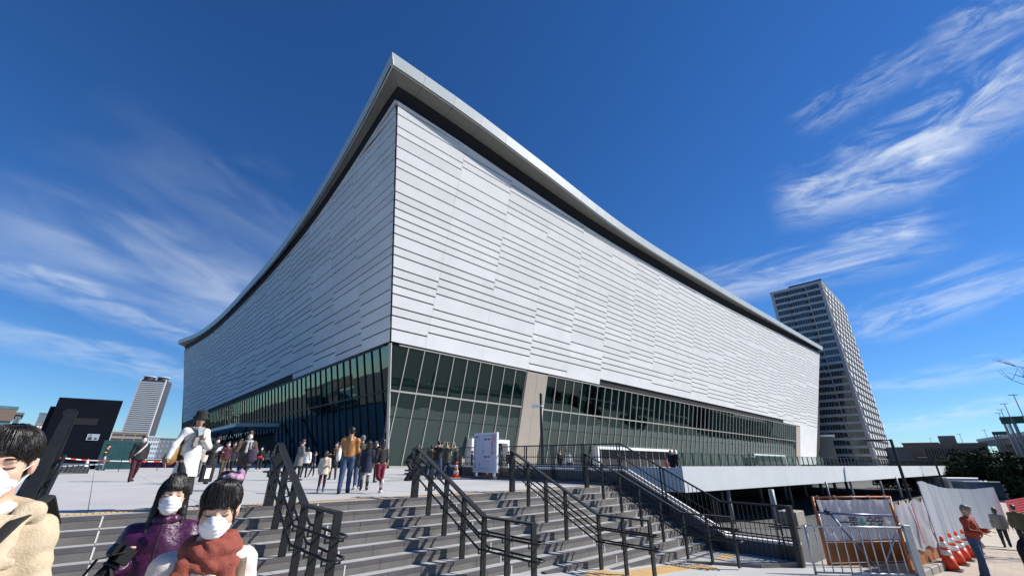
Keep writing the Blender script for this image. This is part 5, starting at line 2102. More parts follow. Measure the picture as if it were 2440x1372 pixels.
class SD:
    """a smooth union of tapered capsules and ellipsoids, with cuts"""

    def __init__(self, k=0.03):
        self.p, self.k, self.cuts, self.subs, self.disp = [], k, [], [], None

    def cap(self, a, b, r1, r2=None, flat=None, k=None):
        self.p.append(('c', np.array(a, float), np.array(b, float), r1, r1 if r2 is None else r2, flat, k))
        return self

    def ell(self, c, r, k=None, rot=None):
        self.p.append(('e', np.array(c, float), np.array(r, float), rot, k))
        return self

    def cut(self, pt, nrm):
        self.cuts.append((np.array(pt, float), np.array(nrm, float)))
        return self

    def sub(self, c, r, k=0.01):
        self.subs.append((np.array(c, float), np.array(r, float), k))
        return self

    def prim(self, q, P):
        if q[0] == 'c':
            _, a, b, r1, r2, flat, _k = q
            if flat is not None:
                axv, fac = np.array(flat[0], float), flat[1]
                P = P + np.outer((P - a) @ axv, axv) * (1 / fac - 1)
                ba0 = b - a
                b = a + ba0 + axv * (ba0 @ axv) * (1 / fac - 1)
            ba = b - a
            h = np.clip(((P - a) @ ba) / max(ba @ ba, 1e-9), 0, 1)
            return np.linalg.norm(P - a - h[:, None] * ba, axis=1) - (r1 + (r2 - r1) * h)
        _, c, r, rot, _k = q
        D = P - c
        if rot is not None:
            D = D @ rot
        k0 = np.linalg.norm(D / r, axis=1)
        k1 = np.linalg.norm(D / (r * r), axis=1)
        return k0 * (k0 - 1) / np.maximum(k1, 1e-9)

    def __call__(self, P):
        d = None
        for q in self.p:
            v = self.prim(q, P)
            k = q[-1] if q[-1] is not None else self.k
            d = v if d is None else smin(d, v, k)
        for c, r, k in self.subs:
            v = -self.prim(('e', c, r, None, None), P)
            d = -smin(-d, -v, k)
        if self.disp is not None:
            d = d + self.disp(P)
        for pt, nr in self.cuts:
            d = np.maximum(d, (P - pt) @ nr)
        return d

    def bounds(self):
        lo, hi = np.full(3, 9.0), np.full(3, -9.0)
        for q in self.p:
            if q[0] == 'c':
                r = max(q[3], q[4]) * (1.0 if q[5] is None else max(1.0, q[5][1]))
                for e in (q[1], q[2]):
                    lo, hi = np.minimum(lo, e - r), np.maximum(hi, e + r)
            else:
                r = q[2].max() if q[3] is not None else q[2]
                lo, hi = np.minimum(lo, q[1] - r), np.maximum(hi, q[1] + r)
        return lo - 0.01, hi + 0.01

    def mesh(self, vox):
        lo, hi = self.bounds()
        return polygonise(self, lo, hi, vox)


def np_obj(name, VF, mtl, parent, smooth=True):
    """join (verts, faces) lists into one mesh part of the parent, in its own frame"""
    vs, fs, o = [], [], 0
    for V, F in VF:
        if len(V) == 0:
            continue
        vs.append(V)
        fs.append(np.asarray(F) + o)
        o += len(V)
    if not vs:
        return None
    V = np.concatenate(vs)
    F = np.concatenate(fs)
    me = bpy.data.meshes.new(name)
    me.vertices.add(len(V))
    me.vertices.foreach_set('co', V.astype(np.float32).ravel())
    me.loops.add(F.size)
    me.loops.foreach_set('vertex_index', F.astype(np.int32).ravel())
    me.polygons.add(len(F))
    me.polygons.foreach_set('loop_start', np.arange(0, F.size, 4, dtype=np.int32))
    me.polygons.foreach_set('loop_total', np.full(len(F), 4, dtype=np.int32))
    me.update(calc_edges=True)
    me.validate()
    me.polygons.foreach_set('use_smooth', [smooth] * len(me.polygons))
    me.materials.append(mtl)
    ob = bpy.data.objects.new(name, me)
    COL.objects.link(ob)
    if parent is not None:
        ob.parent = parent
    return ob


def mb_part(mb, name, mtl, parent, smooth=False):
    me = mb.mesh(name)
    me.materials.append(mtl)
    if smooth:
        me.polygons.foreach_set('use_smooth', [True] * len(me.polygons))
    ob = bpy.data.objects.new(name, me)
    COL.objects.link(ob)
    ob.parent = parent
    return ob


def folds(amp, fz=22, fx=9, seed=0.0):
    def f(P):
        x, y, z = P[:, 0], P[:, 1], P[:, 2]
        return amp * (0.55 * np.sin(fz * z + 5 * x + 3.1 * y + seed + 1.5 * np.sin(7 * x + seed)) + 0.45 * np.sin(fx * (x * 2.2 + y * 1.7) + 9 * z + seed * 2.3 + np.sin(11 * z + seed)))
    return f


def creases(amp, seed=0.0):
    """long soft ridges with sharper valleys, as in heavy cloth"""
    def f(P):
        x, y, z = P[:, 0], P[:, 1], P[:, 2]
        a = np.sin(34 * z + 26 * x + 15 * y + seed + 2.6 * np.sin(6 * x + 5 * z + seed))
        b = np.sin(52 * z - 24 * x + 13 * y + 2 * seed + 2.1 * np.sin(11 * z + seed))
        c = np.sin(95 * z + 60 * x - 42 * y + seed * 3 + 2 * np.sin(19 * x))
        w = 0.55 + 0.45 * np.sin(9 * x + 7 * z + seed)
        return amp * (w * 0.75 * (1 - 2 * np.abs(a) ** 0.5) + (1 - w) * 0.7 * (1 - 2 * np.abs(b) ** 0.5) + 0.10 * c)
    return f


def quilt(amp, pitch, z0=0.0):
    def f(P):
        return -amp * np.sqrt(np.abs(np.sin(math.pi * (P[:, 2] - z0) / pitch))) + amp * 0.4 * np.sin(40 * P[:, 0] + 23 * P[:, 2]) * 0.5
    return f


def unit(v):
    v = np.array(v, float)
    return v / np.linalg.norm(v)


def hand_mesh(wrist, d, w, p, curl, side, s=1.0, vox=0.006):
    """palm and five fingers; d along the hand, w towards the thumb, p out of the palm"""
    d, p = unit(d), np.array(p, float)
    p = unit(p - d * (p @ d))
    w = unit(np.cross(p, d)) * (1 if np.dot(np.cross(p, d), w) > 0 else -1)
    o = np.array(wrist, float)

    def L(a, b, c):
        return o + (d * a + w * b + p * c) * s
    h = SD(0.008)
    h.cap(L(-0.03, 0, 0), L(0.02, 0, 0), 0.026 * s, 0.024 * s, flat=(p, 0.75))
    for b in (0.024, 0.004, -0.016, -0.03):
        h.cap(L(0.015, b * 0.6, 0), L(0.082, b, 0.002), 0.014 * s, 0.0125 * s, k=0.016)
    for b, ln, cc in ((0.027, 0.070, 0.95), (0.007, 0.078, 1.0), (-0.013, 0.072, 1.05), (-0.031, 0.056, 1.12)):
        a, q = 0.082, 0.002
        t = 0.0
        pos = (a, b, q)
        for sg in (0.45, 0.32, 0.25):
            t += curl * cc * 0.62
            nxt = (pos[0] + math.cos(t) * ln * sg, pos[1] + b * 0.06, pos[2] + math.sin(t) * ln * sg)
            h.cap(L(*pos), L(*nxt), 0.0092 * s, 0.0082 * s, k=0.003)
            pos = nxt
    h.cap(L(0.012, 0.022, 0.002), L(0.042, 0.047, 0.012), 0.0135 * s, 0.0115 * s, k=0.01)
    h.cap(L(0.042, 0.047, 0.012), L(0.072, 0.052, 0.014 + 0.022 * curl), 0.0105 * s, 0.0085 * s, k=0.004)
    return h.mesh(vox)


SKIN = {k: mat('skin_' + k, c, 0.5, var=0.08, vscale=12, spec=0.4) for k, c in
        dict(a=(0.52, 0.30, 0.20), b=(0.60, 0.37, 0.26), c=(0.44, 0.25, 0.165)).items()}
M['hair'] = mat('hair_black', (0.010, 0.008, 0.007), 0.45, var=0.35, vscale=30, bump=0.25, bscale=55, stretch=(2.2, 2.2, 0.18), spec=0.5)
M['hair_s'] = mat('hair_strand', (0.016, 0.012, 0.010), 0.35, var=0.5, vscale=60)
M['hair_b'] = mat('hair_brown', (0.035, 0.018, 0.011), 0.36, var=0.35, vscale=30, bump=0.6, bscale=55, stretch=(2.2, 2.2, 0.18))
M['hair_g'] = mat('hair_grey', (0.16, 0.15, 0.14), 0.5, var=0.3, vscale=30, bump=0.5, bscale=55, stretch=(2.2, 2.2, 0.18))
M['mask'] = mat('face_mask', (0.80, 0.80, 0.82), 0.75, var=0.03, vscale=20, bump=0.25, bscale=26, stretch=(0.5, 0.5, 3))
M['lash'] = mat('lash', (0.01, 0.007, 0.006), 0.6)
M['eye_w'] = mat('eye_white', (0.62, 0.60, 0.58), 0.25)
M['lip'] = mat('lip', (0.42, 0.13, 0.11), 0.5)
CLOTH = {}


def cloth(name, c, rough=0.85, **k):
    if name not in CLOTH:
        kw = dict(var=0.12, vscale=9, bump=0.18, bscale=110)
        kw.update(k)
        CLOTH[name] = mat('cloth_' + name, c, rough, **kw)
    return CLOTH[name]


cloth('white', (0.66, 0.64, 0.60))
cloth('beige', (0.50, 0.40, 0.27), var=0.10, vscale=55, bump=0.22, bscale=150)
cloth('cream', (0.58, 0.50, 0.40))
cloth('pinkwhite', (0.62, 0.54, 0.50), var=0.08, vscale=55, bump=0.2, bscale=150)
cloth('black', (0.012, 0.012, 0.014))
cloth('navy', (0.012, 0.017, 0.045))
cloth('darknavy', (0.008, 0.010, 0.022))
cloth('jeans', (0.035, 0.065, 0.13), var=0.3, vscale=5)
cloth('jeans_d', (0.018, 0.035, 0.075), var=0.3, vscale=5)
cloth('maroon', (0.16, 0.008, 0.03))
cloth('darkmaroon', (0.05, 0.006, 0.014))
cloth('tan', (0.36, 0.16, 0.045), 0.42, var=0.15, vscale=6, bump=0.25, bscale=40)
cloth('grey', (0.17, 0.17, 0.16), var=0.2, vscale=30)
cloth('brown', (0.075, 0.052, 0.036))
cloth('olive', (0.065, 0.058, 0.03))
cloth('purple', (0.055, 0.008, 0.045), 0.40, var=0.15, vscale=8, bump=0.35, bscale=34, spec=0.5, stretch=(1, 1, 2.2))
cloth('rust', (0.23, 0.052, 0.032), var=0.16, vscale=70, bump=0.3, bscale=180)
cloth('red', (0.28, 0.035, 0.014), var=0.15)
cloth('greyblue', (0.10, 0.14, 0.19))
cloth('lightgrey', (0.36, 0.37, 0.38))
cloth('plum', (0.035, 0.022, 0.05))


def rotz(a):
    return np.array([[math.cos(a), -math.sin(a), 0], [math.sin(a), math.cos(a), 0], [0, 0, 1]])


def rotx(a):
    return np.array([[1, 0, 0], [0, math.cos(a), -math.sin(a)], [0, math.sin(a), math.cos(a)]])


def person(pos, face, H, label, top='black', bottom='black', shoe='black', hair='short', hairm='hair', coat_len=0.0, skirt=None,
           legs=((8, 6), (-10, 10)), arms=None, mask=False, skin='a', D=13.0, lean=0.0, headrot=(0, 0), girl=False, hood=False,
           fold=0.006, quilted=0, scarf=None, collar=None, hat=None, fine=False, group=None, gloves=None, bulk=1.0, eyes=True, boots=None, child=False, shoe_c=None, shw_=None, shz=0.452):
    t = thing('person', label, 'person', pos, group)
    t.rotation_euler = (0, 0, face)
    s = H / 1.72
    vox = 0.010 if fine else float(np.clip(D * 0.00125, 0.014, 0.034)) * (0.85 if child else 1)
    hs = s * (1.12 if child else 1.0)
    # --- joints -----------------------------------------------------------
    hipz = 0.90 * s
    shw = ((0.165 if girl else 0.185) if shw_ is None else shw_) * s
    J = {}
    low = 9
    for i, sx in enumerate((-1, 1)):
        th, kn = math.radians(legs[i][0]), math.radians(legs[i][1])
        ax = legs[i][2] if len(legs[i]) > 2 else 0.0
        hip = np.array([sx * 0.088 * s, 0, hipz])
        knee = hip + np.array([sx * 0.005 * s + ax * 0.2, -math.sin(th) * 0.43 * s, -math.cos(th) * 0.43 * s])
        ank = knee + np.array([ax * 0.2, -math.sin(th - kn) * 0.40 * s, -math.cos(th - kn) * 0.40 * s])
        J[('hip', i)], J[('knee', i)], J[('ank', i)] = hip, knee, ank
        J[('pitch', i)] = th - kn
        low = min(low, ank[2] - 0.075 * s)
    for kk in list(J):
        if kk[0] != 'pitch':
            J[kk] = J[kk] - np.array([0, 0, low])
    hz = hipz - low
    Rl = rotx(math.radians(lean))

    def T(x, y, z):        # upper-body point, height given above the hip line
        return np.array([0, 0, hz]) + Rl @ (np.array([x, y, z]) * s)
    neck, headc = T(0, 0.01, 0.535), T(0, -0.012, 0.685)
    sh = [T(-shw / s, 0.012, shz), T(shw / s, 0.012, shz)]
    if arms is None:
        arms = (((-0.16, 0.02, -1), (-0.05, -0.28, -1)), ((0.16, 0.05, -1), (0.05, -0.2, -1)))
    el, wr, fd = [], [], []
    for i in range(2):
        u, f = unit(arms[i][0]), unit(arms[i][1])
        e = sh[i] + u * 0.275 * s
        el.append(e)
        wr.append(e + f * 0.24 * s)
        fd.append(f)
    # --- body (skin) --------------------------------------------------------
    b = SD(0.04 * s)
    fl = ((0, 1, 0), 0.66)
    b.cap(T(0, 0, 0.02), T(0, 0, 0.16), 0.135 * s, 0.118 * s, flat=fl)
    b.cap(T(0, 0, 0.16), T(0, 0, 0.40), 0.118 * s, 0.142 * s, flat=fl)
    for i in range(2):
        b.cap(T(0, 0.01, 0.44), sh[i], 0.08 * s, 0.058 * s)
        b.cap(sh[i], el[i], 0.050 * s, 0.040 * s)
        b.cap(el[i], wr[i], 0.039 * s, 0.026 * s)
        b.cap(J[('hip', i)], J[('knee', i)], 0.085 * s, 0.055 * s)
        b.cap(J[('knee', i)], J[('ank', i)], 0.054 * s, 0.036 * s)
        pt = J[('pitch', i)]
        toe = J[('ank', i)] + np.array([(-1, 1)[i] * 0.02, -0.15 * math.cos(pt * 0.8), -0.045 - 0.13 * math.sin(max(pt * -0.8, 0))]) * s
        J[('toe', i)] = toe
        b.cap(J[('ank', i)] - np.array([0, 0, 0.03 * s]), toe, 0.035 * s, 0.028 * s)
    b.cap(neck - np.array([0, 0, 0.04 * s]), headc - np.array([0, -0.012, 0.06]) * s, 0.056 * s, 0.052 * s, k=0.03)
    VF = [b.mesh(max(vox, 0.016))]
    # --- head -----------------------------------------------------------------
    Rh = Rl @ rotz(math.radians(headrot[0])) @ rotx(math.radians(headrot[1]))

    def Hd(x, y, z):
        return headc + Rh @ (np.array([x, y, z]) * hs)
    h = SD(0.022 * hs)
    he = lambda c, r, k=None: h.ell(Hd(*c), np.array(r) * hs, k, Rh)
    he((0, 0.015, 0.038), (0.077, 0.096, 0.083))
    he((0, -0.026, -0.035), (0.063, 0.072, 0.083))
    he((0, -0.056, -0.088), (0.036, 0.034, 0.028))
    h.cap(Hd(0, -0.094, 0.006), Hd(0, -0.112, -0.03), 0.008 * hs, 0.014 * hs, k=0.012)
    for sx in (-1, 1):
        he((sx * 0.036, -0.060, -0.03), (0.03, 0.03, 0.032))
        he((sx * 0.079, 0.012, -0.012), (0.011, 0.021, 0.034), 0.006)
        he((sx * 0.017, -0.098, -0.032), (0.011, 0.012, 0.009), 0.008)
    h.cap(Hd(-0.037, -0.083, 0.024), Hd(0.037, -0.083, 0.024), 0.012 * hs, k=0.014)
    if fine:
        for sx in (-1, 1):
            h.sub(Hd(sx * 0.032, -0.103, 0.006), np.array((0.021, 0.014, 0.011)) * hs, 0.008)
            he((sx * 0.032, -0.0785, 0.004), (0.0175, 0.0135, 0.0115), 0.003)
    h.cap(Hd(0, 0.03, -0.07), neck, 0.055 * s, 0.056 * s, k=0.03)
    he((0, -0.092, -0.064), (0.022, 0.010, 0.010), 0.008)
    hv = 0.0055 if fine else min(vox, 0.02)
    VF.append(h.mesh(hv))
    # --- hands -----------------------------------------------------------------
    for i, sx in enumerate((-1, 1)):
        g = gloves
        pn = (-sx, 0, 0) if abs(fd[i][2]) > 0.7 else (0, 0.1, -1) if abs(fd[i][2]) < 0.4 else (-sx, 0.2, -0.3)
        if len(arms[i]) > 2:
            pn = arms[i][2]
        curl = arms[i][3] if len(arms[i]) > 3 else 0.45
        wv = (0, -1, 0) if abs(fd[i][1]) < 0.7 else (-sx, 0, 0.4)
        hm = hand_mesh(wr[i], fd[i], wv, pn, curl, sx, s * (0.93 if girl else 1.0), 0.0055 if fine else (0.008 if D < 16 else 0.012))
        if g is None:
            VF.append(hm)
        else:
            np_obj('glove', [hm], cloth(g, None), t)
    body = np_obj('body', VF, SKIN[skin], t)
    # --- eyes, brows, mouth -----------------------------------------------------
    if eyes and (fine or D < 16):
        lash, lip = MB(), MB()
        for sx in (-1, 1):
            pts = [Hd(sx * (0.032 + 0.0175 * q), -0.0925 + 0.010 * q * q, 0.0005 - 0.003 * (1 - q * q)) for q in np.linspace(-1, 1, 7)]
            lash.tube(pts, 0.0022 * hs if fine else 0.004 * hs, 5)
            pts = [Hd(sx * (0.034 + 0.021 * q), -0.0965 + 0.013 * (q + .2)**2, 0.027 + 0.004 * (1 - q * q)) for q in np.linspace(-1, 1, 6)]
            lash.tube(pts, [0.002 * hs, 0.0034 * hs, 0.0036 * hs, 0.0034 * hs, 0.003 * hs, 0.0012 * hs], 5)
        mb_part(lash, 'lashes_and_brows', M['lash'], t)
        if not mask:
            lip.tube([Hd(0.022 * q, -0.101 + 0.012 * q * q, -0.064) for q in np.linspace(-1, 1, 6)], [0.002 * hs] + [0.006 * hs] * 4 + [0.002 * hs], 6)
            mb_part(lip, 'mouth', M['lip'], t)
    if mask:
        mk = SD(0.02 * hs)
        mk.ell(Hd(0, -0.052, -0.052), np.array((0.064, 0.066, 0.060)) * hs, None, Rh)
        mk.ell(Hd(0, -0.096, -0.036), np.array((0.030, 0.040, 0.036)) * hs, None, Rh)
        mk.ell(Hd(0, -0.076, -0.078), np.array((0.040, 0.036, 0.036)) * hs, None, Rh)
        mk.cut(Hd(0, 0, -0.012), Rh @ np.array((0, 0.25, 1)))
        mk.cut(Hd(0, -0.018, 0), Rh @ np.array((0, 1, 0)))
        for sx in (-1, 1):
            mk.cut(Hd(sx * 0.062, -0.03, 0), Rh @ np.array((sx * 1.0, 0.25, 0)))
        if fine:
            zx = Rh @ np.array((0, 0, 1))
            mk.disp = lambda P: 0.0016 * np.tanh(3 * np.sin(((P - headc) @ zx) * 2 * math.pi / 0.021)) * (np.abs(((P - headc) @ zx) + 0.055) < 0.034) + 0.0012 * np.sin(90 * P[:, 0] + 30 * P[:, 2])
        mko = np_obj('face_mask', [mk.mesh(hv)], M['mask'], t)
        lp = MB()
        for sx in (-1, 1):
            lp.tube([Hd(sx * 0.060, -0.052, -0.026), Hd(sx * 0.078, -0.012, -0.004), Hd(sx * 0.088, 0.016, 0.012), Hd(sx * 0.088, 0.024, -0.012), Hd(sx * 0.080, 0.005, -0.038), Hd(sx * 0.058, -0.044, -0.078)], 0.0016 * hs if fine else 0.0028 * hs, 5)
        mb_part(lp, 'ear_loop', M['mask'], mko)
    # --- hair ------------------------------------------------------------------
    hr = SD(0.02 * hs)
    re = lambda c, r, k=None: hr.ell(Hd(*c), np.array(r) * hs, k, Rh)
    if hat is None:
        re((0, 0.022, 0.047), (0.088, 0.104, 0.088))
    else:
        re((0, 0.022, 0.03), (0.086, 0.102, 0.075))
    if hair == 'short':
        re((0, 0.045, -0.01), (0.080, 0.072, 0.070))
        for q in (-0.05, -0.025, 0.0, 0.025, 0.05):
            hr.cap(Hd(q * 0.6, -0.05, 0.115), Hd(q, -0.094 + abs(q) * 0.35, 0.050 + 0.012 * math.sin(q * 90)), 0.022 * hs, 0.012 * hs, k=0.012)
        hr.sub(Hd(0, -0.10, -0.03), np.array((0.066, 0.075, 0.072)) * hs, 0.008)
        for sx in (-1, 1):
            hr.sub(Hd(sx * 0.09, 0.004, -0.022), np.array((0.030, 0.036, 0.038)) * hs, 0.006)
        hr.cut(Hd(0, 0, -0.075), Rh @ np.array((0, -0.45, -1)))
    else:
        L_ = {'bob': 0.13, 'long': 0.34, 'pony': 0.10, 'bun': 0.10}[hair]
        re((0, 0.045, -0.02), (0.085, 0.075, 0.085))
        nst = 9
        for q in np.linspace(-1, 1, nst):
            x0 = 0.050 * q
            hr.cap(Hd(x0 * 0.55, -0.045, 0.122), Hd(x0, -0.094 + 0.030 * q * q, 0.036 + 0.004 * math.sin(q * 9)), 0.022 * hs, 0.010 * hs, k=0.010)
        hr.sub(Hd(0, -0.105, -0.035), np.array((0.062, 0.078, 0.068)) * hs, 0.006)
        if hair in ('bob', 'long'):
            for sx in (-1, 1):
                hr.cap(Hd(sx * 0.072, -0.006, 0.03), Hd(sx * 0.082, 0.0, -0.10), 0.028 * hs, 0.026 * hs, flat=(Rh @ np.array((1, 0, 0)), 0.7))
                if hair == 'long':
                    for q in range(3):
                        hr.cap(Hd(sx * 0.078, 0.0 + 0.02 * q, -0.08), Hd(sx * (0.095 + 0.012 * q), -0.02 + 0.03 * q, -0.22 - 0.05 * q), 0.024 * hs, 0.010 * hs, k=0.015)
            hr.cap(Hd(0, 0.07, -0.02), Hd(0, 0.085, -L_), 0.072 * hs, 0.05 * hs, flat=(Rh @ np.array((0, 1, 0)), 0.55))
        else:
            for sx in (-1, 1):
                hr.sub(Hd(sx * 0.092, 0.006, -0.02), np.array((0.030, 0.034, 0.036)) * hs, 0.006)
                hr.cap(Hd(sx * 0.068, -0.052, 0.06), Hd(sx * 0.072, -0.058, -0.055), 0.008 * hs, 0.004 * hs, k=0.008)
            hr.cut(Hd(0, 0, -0.075), Rh @ np.array((0, -0.35, -1)))
            if hair == 'pony':
                hr.cap(Hd(0, 0.10, 0.03), Hd(0, 0.15, -0.03), 0.032 * hs, 0.030 * hs)
                hr.cap(Hd(0, 0.15, -0.03), Hd(0, 0.13, -0.16), 0.030 * hs, 0.014 * hs)
            else:
                hr.ell(Hd(0, 0.075, 0.125), np.array((0.042, 0.042, 0.038)) * hs)
    if fine:
        axz = Rh @ np.array((1, 0, 0))

        def hd_(P, o=headc, ax=axz):
            u_ = (P - o) @ ax
            an_ = np.arctan2(u_, -(P - o)[:, 1] + 1e-6)
            return 0.0016 * np.sin(an_ * 58 + 6 * np.sin((P - o)[:, 2] * 30)) + 0.0010 * np.sin(an_ * 121 + 40 * (P - o)[:, 2])
        hr.disp = hd_
    np_obj('hair', [hr.mesh(0.0052 if fine else min(vox, 0.02))], M[hairm], t)
    if fine:
        rs_ = random.Random(int(H * 1000))
        ns, npt = 520, 12
        az = np.array([rs_.uniform(-math.pi, math.pi) for _ in range(ns)])
        wob = np.array([rs_.uniform(-0.10, 0.10) for _ in range(ns)])
        pe = np.array([rs_.uniform(1.55, 2.5) for _ in range(ns)])
        ph = np.linspace(0.12, 1.0, npt)
        phi = ph[None, :] * pe[:, None]
        azz = az[:, None] + wob[:, None] * np.sin(ph * 4)[None, :]
        dl = np.stack([np.sin(phi) * np.sin(azz), -np.sin(phi) * np.cos(azz), np.cos(phi)], -1).reshape(-1, 3)
        o_ = Hd(0, 0.015, 0.035)
        dw = dl @ Rh.T
        rad = np.full(len(dw), 0.03)
        hit = np.zeros(len(dw), bool)
        rr_ = np.linspace(0.03, 0.19, 60) * hs
        prev = hr(o_ + dw * rr_[0])
        for r_ in rr_[1:]:
            v_ = hr(o_ + dw * r_)
            cr_ = (prev < 0) & (v_ >= 0)
            rad = np.where(cr_, r_, rad)
            hit |= cr_
            prev = v_
        P_ = (o_ + dw * (rad[:, None] + 0.0008)).reshape(ns, npt, 3)
        ok = hit.reshape(ns, npt)
        strands = MB()
        for i_ in range(ns):
            pts = []
            for j_ in range(npt):
                if not ok[i_, j_] or (pts and np.linalg.norm(P_[i_, j_] - pts[-1]) > 0.045):
                    break
                pts.append(P_[i_, j_])
            if len(pts) > 3:
                r0 = rs_.uniform(0.0010, 0.0022)
                strands.tube(pts, [r0 * (1 - 0.7 * q_ / len(pts)) for q_ in range(len(pts))], 3, caps=False)
        tag(mb_part(strands, 'hair_strands', M['hair_s'] if hairm == 'hair' else M[hairm], t, True), kind='stuff')
    # --- clothes ----------------------------------------------------------------
    c = SD(0.045 * s)
    cflat = ((0, 1, 0), 0.72)
    hem = hz + (0.02 - coat_len) * s
    bk = bulk
    c.cap(T(0, 0, 0.05), T(0, 0, 0.18), 0.152 * s * bk, 0.142 * s * bk, flat=cflat)
    c.cap(T(0, 0, 0.18), T(0, 0, 0.37), 0.140 * s * bk, 0.152 * s * bk, flat=cflat)
    if coat_len > 0.02:
        c.cap(T(0, 0, 0.12), np.array([0, 0, hem - 0.05]), 0.15 * s * bk, (0.170 + 0.09 * min(coat_len, .5)) * s * bk, flat=((0, 1, 0), 0.84))
    for i in range(2):
        c.cap(T(0, 0.012, 0.445), sh[i], 0.078 * s, 0.058 * s * (0.5 + 0.5 * bk))
        c.cap(sh[i], el[i], 0.062 * s * bk, 0.056 * s * bk)
        c.cap(el[i], wr[i] - fd[i] * 0.008 * s, 0.055 * s * bk, 0.045 * s * bk)
        c.cuts.append((wr[i] + fd[i] * 0.004 * s, None, i))
    c.cap(T(0, 0.01, 0.465), T(0, 0.012, 0.525), 0.080 * s, 0.068 * s, k=0.03)
    arm_cuts = [q for q in c.cuts]
    c.cuts = []
    c.cut((0, 0, hem), (0, 0, -1))
    c.cut(T(0, 0, 0.562), Rl @ np.array((0, -0.25, 1)))
    fo = creases(fold * 0.8 * s, H * 7) if fine else folds(fold * s, 20, 8, H * 7)
    if quilted:
        qf = quilt(0.016 * s, quilted * s)
        c.disp = lambda P: qf(P) + 0.5 * fo(P)
    else:
        c.disp = fo
    base_call = c.__call__

    def coat_fn(P, _c=c):
        d = _c(P)
        for (pt, _n, i) in arm_cuts:
            far_ = (P - pt) @ fd[i]
            radial = np.linalg.norm((P - pt) - np.outer(far_, fd[i]), axis=1)
            near = (far_ > -0.02) & (far_ < 0.10 * s) & (radial < 0.075 * s)
            d = np.where(near, np.maximum(d, far_), d)
        return d
    lo, hi = c.bounds()
    lo[2] = max(lo[2], hem - 0.02)
    cv = polygonise(coat_fn, lo, hi, 0.0115 if fine else vox)
    coat = np_obj('coat' if coat_len > 0.05 else 'jacket', [cv], cloth(top, None), t)
    if hood:
        hd2 = SD(0.03)
        for q in np.linspace(-1, 1, 7):
            hd2.cap(T(0.10 * q, 0.075 - 0.05 * abs(q), 0.52), T(0.085 * q, 0.12 - 0.06 * abs(q), 0.44), 0.034 * s, 0.026 * s)
        hd2.disp = folds(0.005, 40, 30, 3)
        np_obj('hood', [hd2.mesh(vox)], cloth(top, None), coat)
    if collar:
        cl_ = SD(0.015)
        for k in range(10):
            a0, a1 = 2 * math.pi * k / 10, 2 * math.pi * (k + 1) / 10
            f0 = lambda a: T(0.078 * math.sin(a), 0.012 - 0.072 * math.cos(a), 0.525 + 0.012 * math.cos(a))
            cl_.cap(f0(a0), f0(a1), 0.020 * s)
        np_obj('collar', [cl_.mesh(0.009 if fine else vox)], cloth(collar, None), coat)
    if scarf:
        sc_ = SD(0.014)
        for k in range(12):
            a0, a1 = 2 * math.pi * k / 12, 2 * math.pi * (k + 1) / 12
            f0 = lambda a, zz_, rr_: T(rr_ * 0.96 * math.sin(a), 0.005 - rr_ * math.cos(a), zz_ - 0.035 * (0.5 + 0.5 * math.cos(a)))
            sc_.cap(f0(a0, 0.53, 0.098), f0(a1, 0.53, 0.098), 0.036 * s)
        sc_.cap(T(-0.03, -0.13, 0.46), T(-0.04, -0.16, 0.20), 0.034 * s, 0.045 * s, flat=((0, 1, 0), 0.5))
        sc_.cap(T(0.05, -0.13, 0.46), T(0.06, -0.15, 0.28), 0.030 * s, 0.04 * s, flat=((0, 1, 0), 0.5))
        sc_.disp = folds(0.005, 50, 40, 2)
        np_obj('scarf', [sc_.mesh(0.009 if fine else vox)], scarf if not isinstance(scarf, str) else cloth(scarf, None), t)
    # legs
    lg = SD(0.02 * s)
    if skirt:
        sk = SD(0.03)
        zk = hz - skirt * s
        sk.cap(T(0, 0, 0.10), np.array([0, 0, zk - 0.06]), 0.125 * s, (0.13 + 0.12 * skirt) * s, flat=((0, 1, 0), 0.82))
        sk.cut((0, 0, zk), (0, 0, -1))
        sk.disp = folds(0.008, 3, 22, 1.0)
        np_obj('skirt', [sk.mesh(vox if not fine else 0.02)], cloth(bottom if not isinstance(bottom, tuple) else bottom[0], None), t)
    lm = bottom if not isinstance(bottom, tuple) else bottom[1]
    if not skirt or isinstance(bottom, tuple):
        slim = 0.88 if (girl or child) else 1.0
        lg.cap(T(0, 0, 0.06), T(0, 0, 0.02), 0.132 * s, 0.138 * s, flat=((0, 1, 0), 0.74))
        for i in range(2):
            lg.cap(J[('hip', i)], J[('knee', i)], 0.100 * s * slim, 0.073 * s * slim)
            lg.cap(J[('knee', i)], J[('ank', i)] - np.array([0, 0, 0.01 * s]), 0.072 * s * slim, 0.056 * s * slim)
        lg.disp = folds(0.005 * s, 30, 12, H * 3)
        np_obj('trousers', [lg.mesh(max(vox, 0.016))], cloth(lm, None), t)
    for i in range(2):
        so__ = SD(0.02 * s)
        toe, ank = J[('toe', i)], J[('ank', i)]
        so__.cap(ank - np.array([0, -0.03 * s, 0.035 * s]), toe, 0.046 * s, 0.040 * s, flat=((0, 0, 1), 0.9))
        so__.cap(ank - np.array([0, 0, 0.02 * s]), ank + np.array([0, 0, 0.02 * s]), 0.046 * s)
        if boots:
            so__.cap(ank, ank + (J[('knee', i)] - ank) * boots, 0.05 * s, 0.060 * s)
        so__.cut((0, 0, min(ank[2] - 0.078 * s, toe[2] - 0.03 * s)), (0, 0, -1))
        np_obj('shoe', [so__.mesh(0.014 if D < 16 else 0.022)], cloth(shoe, None), t)
